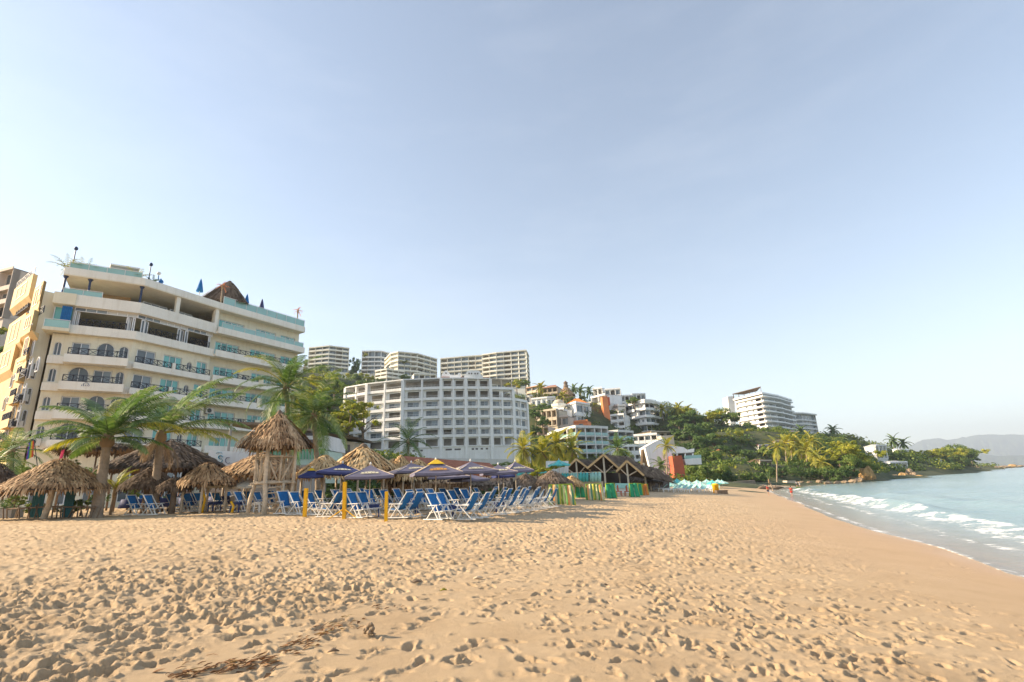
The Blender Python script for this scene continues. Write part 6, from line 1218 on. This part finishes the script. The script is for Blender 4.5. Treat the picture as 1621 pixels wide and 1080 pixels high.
# hanging teal boards and fence under the left palapa
for i,(px,w_,lab) in enumerate(((44,19,'dark teal slatted panel standing under the left palapa, left one'),(94,15,'dark teal slatted panel standing behind the palapa pole'))):
    p = GR(px,822); t = thing('slatted_panel', lab, 'panel', p); ww = w_*proj_m(p); zt_ = ZAT(p.x,p.y,778)
    b = MB()
    for k in range(4): x = p.x-ww/2+ww*k/4; b.box(x,p.y+.35,p.z+.05,x+ww/4*.94,p.y+.40,zt_)
    b.build('slats', mat('teal_painted_board',(.015,.11,.13),.6,.25), t)
    b = MB(); b.box(p.x-ww/2-.03,p.y+.403,p.z+.5,p.x+ww/2+.03,p.y+.45,p.z+.6); b.box(p.x-ww/2-.03,p.y+.403,p.z+1.2,p.x+ww/2+.03,p.y+.45,p.z+1.3); b.build('rails', M['wood_dark'], t)
p = GR(40,824); t = thing('rustic_fence', 'rustic branch fence under the left palapa', 'fence', p); rg = random.Random(4)
a, c = GR(-10,824), GR(135,822)
for k in range(22): u = k/21; q = a.lerp(c,u); b = MB(); b.tube([(q.x+rg.uniform(-.1,.1),q.y+.55,q.z-.1),(q.x+rg.uniform(-.25,.25),q.y+.55,q.z+rg.uniform(.45,.75))], [.035,.025], 6); b.build('picket', M['wood_dark'], t)
b = MB(); b.tube([a+Vector((0,.55,.5)),a.lerp(c,.5)+Vector((0,.55,.56)),c+Vector((0,.55,.48))], .035, 6); b.build('rail', M['wood_dark'], t)
p = GR(2,822); t = thing('planter', 'grey concrete planter at the left edge of the sand', 'planter', p); b = MB(); b.box(p.x-.5,p.y+.0,p.z-.1,p.x+.45,p.y+.7,p.z+.5); b.build('trough', M['grey_wall'], t); b = MB()
for az, el, ln, dr, wd in rand_fronds(77, 16, 1.0, .3, 10, 80, 90): frond_into(b, p+Vector((rg.uniform(-.3,.3),.35,.5)), R(az), R(el), ln, R(dr), wd, 10, .05, rg)
b.build('leaves', M['palm'], t)
# rainbow pennant
p = PX(44,745,30); t = thing('flag', 'rainbow striped pennant on a thin leaning pole at the left', 'flag', p); tp = PX(54,697,30); b = MB(); b.tube([PX(60,745,30),tp],.02,6); b.build('pole', M['iron'], t)
cols = [(.55,.04,.04),(.65,.25,.03),(.60,.50,.04),(.06,.30,.10),(.03,.12,.45),(.18,.05,.30)]
for k,cn in enumerate(cols):
    u0, u1 = k/6, (k+1)/6; A = lambda u, v: PX(54-(9+3*v)*u-1.5*v, 697+5*u+26*v+3*u*v, 30)
    b = MB(); b.add([A(u0,0),A(u1,0),A(u1,.5),A(u0,.5),A(u1,1-.1*u1),A(u0,1-.1*u0)], [(0,1,2,3),(3,2,4,5)]); o = b.build('stripe', mat('flag_stripe',cn,.8), t); o.modifiers.new('thick','SOLIDIFY').thickness = .01
# ================================================================ palms close to the beach
def px_palm(label, bx, by, cx, cy, Y, r0, fr, m='palm', bend=.0, Yc=None, group=None, gz=None, **k):
    base = GR(bx,by) if by else None
    if base is None or abs(base.y-Y) > 4: c = PX(bx, by or 790, Y); base = Vector((c.x, Y, float(beach_z(c.x,Y)) if gz is None else gz))
    top = PX(cx, cy, Yc or base.y); d = top-base; return palm('coconut_palm', label, base, [(0,0,-.2),(d.x*.28+bend,d.y*.3,d.z*.33),(d.x*.65+bend,d.y*.65,d.z*.68),tuple(d)], r0, fr, m, group, **k)
# azimuth: 0 away, 90 right, 180 to the camera, 270 left
px_palm('large coconut palm with a rough trunk right of the leaning palapa', 152, 820, 170, 697, 24, .27,
  [(275,52,3.6,62,.95),(292,62,3.5,58,.95),(262,38,3.4,70,.95),(240,22,3.0,60,.9),(330,66,3.4,60,.9),(10,74,3.3,60,.85),(100,70,3.4,62,.9),(75,66,3.7,66,.95),(95,50,3.9,70,1.0),(84,32,3.7,75,1.0),(120,20,3.3,62,.95),(150,40,3.0,80,.9),(200,30,2.8,80,.9),(255,8,2.6,55,.85),(300,28,3.0,60,.9),(30,48,3.3,70,.9),(60,8,2.8,52,.85),(285,-6,2.4,40,.8),(105,0,2.8,50,.85),(175,5,2.4,60,.8),(45,75,3.4,55,.9),(225,55,3.1,75,.9)], 'palm', lw=.05, n=60, each=True, seed=31, sag=.85)
px_palm('tall coconut palm with brown hanging fronds beside the large one', 243, 800, 255, 690, 27, .24,
  [(80,70,4.6,70,1.1),(95,48,4.8,80,1.15),(70,30,4.4,70,1.1),(110,8,4.2,48,1.0),(20,72,4.3,70,1.0),(300,68,4.3,72,1.05),(275,58,4.3,75,1.1),(262,30,3.8,70,1.0),(130,40,4.0,85,1.0),(170,30,3.2,80,.9),(60,58,4.6,70,1.1),(40,62,4.6,60,1.0),(100,22,4.6,62,1.1),(330,60,4.2,60,1.0),(85,12,4.0,50,1.0)], 'palm', lw=.052, n=56, each=True, seed=37, dead=12, sag=.9)
px_palm('coconut palm with a full green crown behind the lookout tower', 462, 800, 453, 615, 33, .22, rand_fronds(3,26,3.9,1.05,-40,82,85), 'palm', lw=.06, n=40, each=True, seed=5)
px_palm('darker coconut palm right of the lookout tower', 505, 800, 497, 660, 36, .22, rand_fronds(8,24,4.0,1.05,-38,80,85), 'palm', lw=.062, n=36, seed=8)
px_palm('small palm with bright green arching leaves by the leftmost deck chairs', 174, 816, 181, 779, 25, .07, [(90,60,1.6,95,.42),(100,35,1.5,90,.4),(80,75,1.5,80,.4),(265,50,1.4,95,.4),(280,20,1.2,70,.35),(180,60,1.2,95,.4),(60,20,1.2,80,.35),(10,80,1.5,60,.35),(240,70,1.3,90,.4)], 'palm_yellow', lw=.045, n=20, seed=12)
px_palm('bushy dark palm before the yellow apartment house', 20, 800, 18, 715, 31, .18, rand_fronds(13,16,2.6,.75,-35,75,85), 'palm', lw=.06, n=22, seed=13)
px_palm('low palm at the far left beside the planter', -6, 800, -8, 735, 28, .15, rand_fronds(14,14,2.2,.65,-30,75,85), 'palm', lw=.06, n=20, seed=14)
px_palm('single palm in front of the white hotel', 648, 760, 646, 700, 70, .22, rand_fronds(15,18,4.2,1.1,-45,80,80), 'palm', lw=.10, n=20, seed=15, gz=1.2)
for i,(cx,cy,Y,m_) in enumerate([(828,705,90,'palm_yellow'),(858,710,92,'palm_yellow'),(880,698,94,'palm_yellow'),(905,706,94,'palm_yellow')]): px_palm(f"yellow green palm, {ORD[i]} from the left of the four before the white terraces", cx+4, 770, cx, cy+6, Y, .2, rand_fronds(20+i,19,4.2,1.3,-70,85,75), m_, lw=.17, n=18, seed=20+i, gz=.8, dead=3)
px_palm('green palm between the peaked pavilions and the terraces', 978, 770, 978, 712, 78, .2, rand_fronds(25,18,3.6,1.0,-55,80,80), 'palm', lw=.12, n=18, seed=25, gz=.8)
px_palm('slim palm before the sweeping white wall', 1057, 772, 1055, 707, 100, .16, rand_fronds(26,15,2.8,.8,-40,80,75), 'palm_yellow', lw=.13, n=16, seed=26, gz=.3)
px_palm('bushy palm right of the curved house palm', 1048, 772, 1046, 738, 102, .18, rand_fronds(27,15,2.4,.8,-40,75,80), 'palm', lw=.13, n=16, seed=27, gz=.3)
px_palm('tall thin palm standing alone on the far beach before dark hedges', 1230, 764, 1231, 708, 128, .2, rand_fronds(28,16,4.6,1.3,-55,80,80), 'palm_yellow', lw=.17, n=16, seed=28, gz=-.2)
PALMS = []
def hill_palm(label, cx, cy, Y, gpx, m='palm_yellow', ln=4.0, seed=1, n=15, group=None): 
    top = PX(cx,cy,Y); base = PX(cx+2,gpx,Y); return palm('coconut_palm', label, base, [(0,0,-.5),((top.x-base.x)*.4,0,(top.z-base.z)*.45),(top.x-base.x,0,top.z-base.z)], .22, rand_fronds(seed,n,ln,ln*.28,-50,80,80), m, group, lw=.05*ln*Y/140+.03, n=13, seed=seed)
for i,(cx,cy,Y,gp,m_,ln) in enumerate([(1243,702,165,732,'palm_yellow',5),(1252,700,170,735,'palm_yellow',5),(1268,705,165,735,'palm_yellow',5.4),(1276,712,160,738,'palm_yellow',5.4),(1284,698,200,735,'palm_yellow',5.5),(1290,722,150,742,'palm_yellow',4.5),(1268,683,230,712,'palm',5),(1318,681,300,702,'palm',5.5),(1311,692,290,706,'palm',5),(1335,694,260,712,'palm',4),(1300,732,145,757,'palm_yellow',4.2),(1429,702,330,722,'palm',6),(1414,698,330,722,'palm',6)]): hill_palm(f"palm on the headland slope, {ORD[i]} from the left of the headland palms" if i < 11 else ['taller lone palm on the far headland','feathery narrow palm on the far headland'][i-11], cx, cy, Y, gp, m_, ln, 40+i)
for i,(cx,cy,Y,gp) in enumerate([(908,617,262,632),(919,618,258,632),(932,620,262,634),(856,614,250,632),(1073,647,235,662),(1088,650,240,664),(1048,648,232,664),(890,628,238,642)]): hill_palm(['left of three dark palms right of the conical thatched house','middle of three dark palms right of the conical thatched house','right of three dark palms right of the conical thatched house','yellow palm between the two ochre villas','palm at the top of the dark green slope, left one','palm at the top of the dark green slope, right one','palm right above the stacked white apartment house','yellow palm below the conical thatched house'][i], cx, cy, Y, gp, 'palm' if i < 3 else 'palm_yellow', 4.6, 70+i)
p = PX(1224,775,84); t = palm('palm_stump', 'leaning young palm planted on the far beach beside the driftwood', Vector((p.x,84,p.z)), [(0,0,-.2),(-.2,0,.7),(-.45,0,1.3)], .12, [(0,85,2.2,30,.3),(300,75,2.0,40,.3),(60,80,1.9,50,.3),(180,70,1.6,60,.3)], 'palm', lw=.1, n=9, seed=3)
# ================================================================ broadleaf trees: four kinds, copied
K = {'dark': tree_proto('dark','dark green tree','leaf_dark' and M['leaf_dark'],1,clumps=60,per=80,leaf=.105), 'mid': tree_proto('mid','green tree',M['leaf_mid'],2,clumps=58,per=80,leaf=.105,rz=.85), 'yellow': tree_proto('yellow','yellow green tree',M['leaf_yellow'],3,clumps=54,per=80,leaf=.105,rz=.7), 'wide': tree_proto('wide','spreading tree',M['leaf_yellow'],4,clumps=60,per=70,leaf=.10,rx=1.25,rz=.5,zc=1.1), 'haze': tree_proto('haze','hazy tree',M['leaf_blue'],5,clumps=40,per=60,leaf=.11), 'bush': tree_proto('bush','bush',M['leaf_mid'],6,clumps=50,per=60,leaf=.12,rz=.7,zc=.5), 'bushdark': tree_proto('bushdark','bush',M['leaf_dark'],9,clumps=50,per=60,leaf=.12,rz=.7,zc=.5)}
first = {k: True for k in K}
WORD = {'dark':'dark green leafy tree','mid':'mid green leafy tree','yellow':'sunlit yellow green tree','wide':'spreading yellow green tree','haze':'pale hazy green tree','bush':'rounded green bush','bushdark':'rounded dark green bush'}
def tree(kind, cx, cy, wpx, Y, label, hpx=None, group=None):          # crown centre, crown width in photo pixels
    c = PX(cx,cy,Y); s = wpx*proj_m(c)/2/1.15; sz = s if hpx is None else hpx*proj_m(c)/2/.95; zc = {'wide':1.1,'bush':.5,'bushdark':.5}.get(kind,1.0)
    loc = (c.x, Y, c.z-zc*sz-.12*sz); rz = random.uniform(0,6.28)
    if first[kind]: first[kind] = False; o = K[kind]; o.location = loc; o.rotation_euler = (0,0,rz); o.scale = (s,s,sz); o['label'] = label
    else: o = dup(K[kind], loc, rz, (s,s,sz), label)
    if group: o['group'] = group
    else:
        if 'group' in o: del o['group']
    return o
COUNT = {}
def stand(zone, group, items):
    """items (kind, cx, cy, wpx, Y[, hpx]); labels count from the left within a zone"""
    items = sorted(items, key=lambda i: i[1])
    seq = {}
    for it in items:
        k = it[0]; n = seq.get(k,0); seq[k] = n+1
        tree(k, it[1], it[2], it[3], it[4], f"{ORD[min(n,29)]} {WORD[k]} from left {zone}", it[5] if len(it) > 5 else None, group)
stand('between the cream and the white hotel','trees between the two hotels',[('mid',520,640,60,95),('dark',508,690,70,80),('yellow',535,655,52,105),('wide',556,640,54,112),('dark',540,700,46,90),('yellow',500,620,46,130),('mid',530,612,44,170),('yellow',505,598,40,200),('mid',545,620,40,190),('dark',490,655,50,85),('yellow',552,672,40,100),('mid',565,610,30,230),('mid',478,640,40,120),('dark',530,725,44,62),('mid',515,712,36,60)])
stand('among the ridge condominiums','trees on the ridge',[('dark',562,582,24,340,48),('mid',483,574,22,330),('yellow',484,590,30,300),('mid',510,588,34,290),('yellow',535,593,30,285),('mid',560,600,36,270),('yellow',585,598,30,280),('dark',600,606,24,260),('mid',640,598,20,280),('yellow',802,604,26,250),('yellow',818,607,24,245),('mid',832,606,22,240),('yellow',578,562,10,345),('yellow',640,572,10,320),('mid',470,610,30,250),('mid',500,604,30,260)])
tree('wide', 575, 660, 76, 118, 'thin branched feathery tree in front of the left end of the white hotel')
stand('behind the yellow apartment house','trees behind the yellow house',[('yellow',2,520,40,105),('mid',6,560,44,95),('mid',-8,600,50,90),('dark',4,640,40,85),('dark',-6,680,44,70)])
stand('at the foot of the yellow house','plants at the foot of the yellow house',[('bushdark',30,745,36,33),('bush',55,752,30,32),('bushdark',105,735,34,36),('bushdark',8,772,40,29),('bush',118,757,28,32),('bushdark',140,748,34,34),('bush',130,798,34,26),('bush',60,802,30,27),('bushdark',110,806,30,26),('bush',25,790,26,27),('bushdark',150,790,30,28),('bush',205,778,30,29)])
stand('behind the deck chairs','hedge behind the deck chairs',[('bushdark',470+i*26,787-i*.5,34,33+(i%3)) for i in range(14)]+[('bush',790,785,24,36),('bush',745,783,22,36)])
tree('yellow', 850, 745, 46, 44, 'bright yellow green shrub above the pair of dark palapas', 20); tree('yellow', 866, 741, 34, 45, 'smaller bright yellow green shrub beside the turquoise terrace', 16)
stand('on the slope right of the white hotel','greenery right of the white hotel',[('dark',848,655,34,195),('dark',858,668,30,190),('dark',846,682,30,180),('dark',862,648,34,210),('dark',876,655,24,205),('mid',888,685,26,192),('dark',858,697,30,172),('yellow',848,625,14,245),('yellow',862,627,16,245),('mid',875,628,14,240),('yellow',905,631,14,240),('mid',925,630,16,258),('dark',905,682,22,198),('mid',842,712,24,160),('bushdark',815,733,40,95,12),('bushdark',785,736,40,96,10),('bushdark',840,735,40,94,12),('mid',870,722,20,140),('yellow',941,640,10,235),('mid',1004,634,24,230),('mid',985,718,22,150),('dark',1000,716,26,160),('dark',998,698,20,170)])
rg = random.Random(17); items = []
for px,py,w_,Y,k in [(1075,668,44,222,'dark'),(1098,662,46,225,'dark'),(1090,685,50,200,'dark'),(1118,682,50,205,'dark'),(1072,690,40,205,'dark'),(1104,703,46,180,'dark'),(1130,698,44,190,'dark'),(1080,712,36,165,'dark'),(1110,722,48,160,'mid'),(1128,725,40,155,'mid'),(1142,715,36,170,'dark'),(1098,742,40,135,'mid'),(1120,748,42,130,'mid'),(1140,745,40,130,'mid'),(1155,756,36,125,'dark'),(1135,760,40,124,'mid'),(1105,758,34,126,'mid'),(1095,652,36,235,'yellow'),(1118,660,46,230,'yellow'),(1078,652,30,240,'mid'),(1142,690,44,210,'yellow'),(1160,686,40,225,'yellow'),(1155,700,40,205,'yellow'),(1172,695,40,220,'yellow'),(1178,707,40,205,'mid'),(1192,700,36,215,'yellow'),(1165,715,36,190,'dark'),(1185,722,36,180,'dark'),(1172,735,34,165,'dark'),(1190,742,36,150,'dark'),(1205,738,30,160,'mid'),(1165,752,34,140,'dark'),(1185,758,34,132,'dark'),(1205,757,32,130,'dark'),(1070,735,30,140,'dark')]: items.append((k,px,py,w_,Y))
stand('on the slope above the far umbrellas','trees on the green slope',items)
tree('mid', 1142, 660, 52, 240, 'large round crowned dark tree on the crest left of the ridge hotel', 44)
stand('below the ridge hotel','trees below the ridge hotel',[('mid',1180,676,30,255),('yellow',1200,686,36,245),('dark',1215,688,34,240),('mid',1232,684,36,245),('yellow',1246,690,30,240),('dark',1225,700,34,220),('mid',1255,702,34,220),('mid',1212,716,34,190),('dark',1240,715,34,190),('dark',1262,722,32,180),('dark',1275,695,30,260),('mid',1292,695,30,270),('yellow',1306,700,28,270),('mid',1308,712,30,230),('dark',1295,708,30,230),('mid',1325,700,30,250),('yellow',1322,712,28,210)])
stand('in the hedge row above the far beach','hedge above the far beach',[('bushdark',1222+i*15,748-(i%2)*3,28,140+(i%3)*4,24) for i in range(7)]+[('bushdark',1250,738,30,155),('bushdark',1275,737,30,155),('dark',1300,725,34,158),('dark',1318,735,36,150),('mid',1310,745,28,143),('bushdark',1325,752,30,138),('dark',1288,748,28,146)])
stand('in the sunlit clump over the rocks','big trees over the rocks',[('yellow',1345,712,56,146,40),('yellow',1325,715,42,148),('yellow',1365,722,44,146),('mid',1340,732,50,142),('mid',1368,738,36,144),('dark',1345,748,40,139),('mid',1372,750,26,145),('dark',1385,742,24,170),('yellow',1335,703,34,152)])
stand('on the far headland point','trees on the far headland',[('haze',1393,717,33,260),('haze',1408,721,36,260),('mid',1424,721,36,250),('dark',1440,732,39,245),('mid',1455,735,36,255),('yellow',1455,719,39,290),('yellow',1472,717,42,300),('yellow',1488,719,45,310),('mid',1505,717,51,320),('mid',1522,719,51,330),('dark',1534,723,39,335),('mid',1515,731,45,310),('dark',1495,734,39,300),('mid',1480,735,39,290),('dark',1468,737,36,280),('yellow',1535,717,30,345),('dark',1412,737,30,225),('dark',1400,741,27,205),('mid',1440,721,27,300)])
for k in K:
    if first[k]: 
        for ch in list(K[k].children): bpy.data.objects.remove(ch)
        bpy.data.objects.remove(K[k])
# undergrowth: countless shrubs that cover the hillside as one mass
rg = np.random.default_rng(77); n = 9500; per = 40; th_ = R(1)*rg.uniform(-58,44,n); rd_ = np.exp(rg.uniform(math.log(62),math.log(470),n)); gx, gy = rd_*np.sin(th_), rd_*np.cos(th_); gz = hill_z(gx,gy)
th2_ = R(1)*rg.uniform(27,46,2600); rd2_ = np.exp(rg.uniform(math.log(190),math.log(660),2600)); gx = np.concatenate([gx,rd2_*np.sin(th2_)]); gy = np.concatenate([gy,rd2_*np.cos(th2_)]); gz = hill_z(gx,gy); rd_ = np.hypot(gx,gy)
kp = (gz > .9)&(np.hypot(gx,gy) > 60); gx, gy, gz, rd_ = gx[kp], gy[kp], gz[kp], rd_[kp]; n = len(gx); s_ = rg.uniform(.8,2.6,n)*(.55+rd_/330)
e = rg.normal(size=(n,per,3)); e /= np.linalg.norm(e,axis=2,keepdims=True); e[...,2] = np.abs(e[...,2]); pos = np.stack([gx,gy,gz-.3],1)[:,None,:]+e*(s_[:,None]*rg.uniform(.6,1.05,(n,per)))[...,None]*[1.25,1.25,.85]
nr_ = e+rg.normal(size=e.shape)*.45; v, f = leaf_quads(rg, pos.reshape(-1,3), nr_.reshape(-1,3), 1.0, .65)
c_ = v.reshape(-1,4,3).mean(1,keepdims=True); v = (c_+(v.reshape(-1,4,3)-c_)*(.34*np.repeat(s_,per))[:,None,None]).reshape(-1,3)
M['scrub'] = island_mat('hillside_scrub_leaf', [(0,(.03,.06,.014)),(.4,(.08,.13,.026)),(.7,(.18,.22,.04)),(1,(.38,.34,.055))], .5, .25, .06, .6)
tag(np_mesh('undergrowth', v, f, M['scrub'], smooth=False), 'tangled green shrubs covering the hillside', 'undergrowth', kind='stuff')
# ================================================================ rocks along the shore, beach wall
def rock(name, label, p, s, seed, m, group=None):
    rg = np.random.default_rng(seed); b = bpy.data.meshes.new(name); import bmesh; bm = bmesh.new(); bmesh.ops.create_icosphere(bm, subdivisions=3, radius=1)
    o1 = rg.uniform(0,9,3)
    for v in bm.verts:
        q = np.array(v.co); d = 1+.55*vnoise(np.array(q[0]*1.6+o1[0]+q[2]),np.array(q[1]*1.6+o1[1]-q[2]*.7),seed)+.28*vnoise(np.array(q[0]*4+q[2]*3),np.array(q[1]*4+o1[2]),seed+1); v.co = v.co*float(d)
    bm.to_mesh(b); bm.free(); b.materials.append(m); o = bpy.data.objects.new(name, b); COL.objects.link(o); o.location = p; o.scale = s; o.rotation_euler = (0,0,rg.uniform(0,6)); return tag(o, label, 'rock', group)
M['rock'] = mat('brown_shore_rock',(.27,.20,.13),.9,.4,1.2,.7,5); M['rock_orange'] = mat('orange_cliff_rock',(.44,.27,.11),.9,.35,1.0,.7,4)
RK = [(1372,754,16,22,142,'o'),(1381,757,9,12,145,'o'),(1360,760,10,7,136,'r'),(1350,763,10,6,132,'r'),(1338,764,9,5,130,'r'),(1326,765,9,5,128,'r'),(1310,765,9,5,128,'r'),(1392,752,8,10,165,'r'),(1405,757,10,5,182,'o'),(1416,755,10,6,186,'r'),(1428,753,9,8,190,'o'),(1440,748,9,12,200,'r'),(1446,752,7,7,196,'r'),(1455,755,8,5,192,'o'),(1466,756,7,3,188,'r'),(1296,763,8,5,130,'r'),(1518,742,12,6,330,'r'),(1530,741,12,7,350,'r'),(1545,741,14,7,390,'r'),(1560,741,14,6,430,'r'),(1574,740.5,10,4,460,'r'),(1590,739.5,12,4,520,'r'),(1602,738.5,10,5,560,'o'),(1614,738.5,10,3,600,'r'),(1500,745,10,4,300,'r'),(1486,747,10,3,280,'r'),(1281,764,7,4,130,'r'),(1268,764,8,4,129,'r')]
for i,(px,py,w_,h_,Y,k) in enumerate(sorted(RK)):
    c = PX(px,py,Y); s = proj_m(c); rock('shore_rock', f"{'orange brown' if k == 'o' else 'dark brown'} rock at the foot of the headland, {ORD[i]} from the left", c, (w_*s*.62,w_*s*.55,h_*s*.6), 100+i, M['rock_orange' if k == 'o' else 'rock'], 'rocks along the shore')
t = thing('beach_wall', 'low dark stone wall at the back of the far beach', 'wall', PX(1170,770,112)); px_plate(t,'wall','stone_wall',[(1140,765),(1195,760),(1197,768),(1140,772)],112,1.5)
t = thing('beach_wall', 'pale concrete block at the back of the far beach', 'wall', PX(1255,765,122)); px_plate(t,'wall','beige_wall',[(1246,761),(1260,761),(1260,767),(1246,767)],122,2)
# driftwood and small boats on the far beach
for i,(px,py,ln,rz_,lab) in enumerate(((1208,774.5,2.2,.2,'dark driftwood log left of the young beach palm'),(1226,775,3.2,-.3,'brown driftwood log under the young beach palm'),(1240,775,3.0,.1,'long reddish log right of the young beach palm'),(1267,775.5,3.0,.1,'low green boat hull at the water edge'))):
    p = GR(px,py); t = thing('driftwood_log' if i < 3 else 'boat', lab, 'driftwood' if i < 3 else 'boat', p); b = MB(); d = Vector((math.cos(rz_),math.sin(rz_),.03))*ln/2; b.tube([p-d+Vector((0,0,.1)),p-d*.4+Vector((0,0,.28)),p+d*.4+Vector((0,0,.25)),p+d+Vector((0,0,.3))],[.12,.32,.30,.10],9); b.build('trunk' if i < 3 else 'hull', M['wood_dark' if i < 2 else 'wood' if i == 2 else 'leaf_dark'], t, True)
    b = MB(); b.tube([p+Vector((0,0,.3)),p+d*.3+Vector((.1,.1,.9))],[.1,.03],6); b.build('branch' if i < 3 else 'thwart', M['wood_dark'], t, True)
# ================================================================ litter on the near sand
rg = random.Random(8); b = MB(); path = [(262,1079),(330,1066),(400,1056),(432,1050),(470,1028),(500,1010),(545,990),(566,980)]
def sandp(px,py): p = GR(px,py,40); z = p.z+float(sand_h(np.array([p.x]),np.array([p.y]))[0]); return Vector((p.x,p.y,z))
for cx,cy,sx,sy,nn in ((290,1070,16,5,26),(330,1064,12,4,16),(368,1056,9,4,16),(392,1054,12,4,20),(424,1050,8,5,24),(455,1030,9,6,18),(482,1020,12,5,26),(505,1003,9,4,12),(532,996,14,4,22),(556,985,8,4,10),(600,960,26,6,10),(350,1040,60,20,10)):
  for k in range(nn):
    px, py = rg.gauss(cx,sx), rg.gauss(cy,sy)
    if py > 1079: continue
    p = sandp(px,py); a = rg.uniform(-.5,1.2); L_ = rg.uniform(.03,.15); d = Vector((math.cos(a),math.sin(a),rg.uniform(-.1,.3)))*L_/2; w_ = rg.uniform(.002,.006)
    if rg.random() < .5: b.tube([p-d+Vector((0,0,.006)),p+Vector((0,rg.uniform(-.02,.02),.015)),p+d+Vector((0,0,.01))],[w_,w_*1.2,w_*.5],5)
    else: n_ = Vector((-d.y,d.x,rg.uniform(-.02,.02))).normalized()*rg.uniform(.008,.022); b.add([p-d+Vector((0,0,.006)),p-n_+Vector((0,0,.018)),p+d+Vector((0,0,.008)),p+n_+Vector((0,0,.014))],[(0,1,2,3)])
M['litter'] = island_mat('dry_leaf_litter',[(0,(.06,.03,.015)),(.4,(.18,.09,.04)),(.75,(.30,.16,.07)),(1,(.36,.30,.08))],.85,nscale=6)
tag(b.build('leaf_litter', M['litter']), 'line of dry brown twigs and leaf litter across the near sand', 'leaf litter', kind='stuff')
p = sandp(585,1008); t = thing('seaweed_clump','knobbly brown clump lying alone on the near sand','clump',p); b = MB(); rg = random.Random(2)
for k in range(26): a = rg.uniform(0,6.28); r_ = rg.uniform(0,.055); z = rg.uniform(.015,.12)*(1-r_*6); c = p+Vector((math.cos(a)*r_,math.sin(a)*r_*.8,z)); q = rg.uniform(.014,.026); b.lathe([(.002,-q),(q*.8,-q*.6),(q,0),(q*.75,q*.6),(.002,q)], c, 7)
b.build('lobes', M['rock'], t, True)
for px,py,L_,lab,m_ in ((527,1037,.10,'dark driftwood chip left of the brown clump','wood_dark'),(757,917,.16,'small brown stick on the open sand','wood'),(702,936,.10,'dry green leaf on the smooth sand','palm_yellow'),(958,926,.09,'brown shell fragment on the right of the open sand','wood_dark'),(660,926,.14,'thin twig at the edge of the churned sand','wood_dark'),(1150,1046,.08,'small brown stone near the bottom right','rock')):
    p = sandp(px,py); t = thing('beach_debris', lab, 'debris', p); b = MB(); b.tube([p+Vector((-L_/2,0,.012)),p+Vector((0,.01,.03)),p+Vector((L_/2,.02,.014))],[L_*.05,L_*.16,L_*.05],7); b.build('piece', M[m_], t, True); b = MB(); b.tube([p+Vector((0,0,.03)),p+Vector((L_*.2,.03,.045))],[L_*.06,L_*.02],5); b.build('spur', M[m_], t)
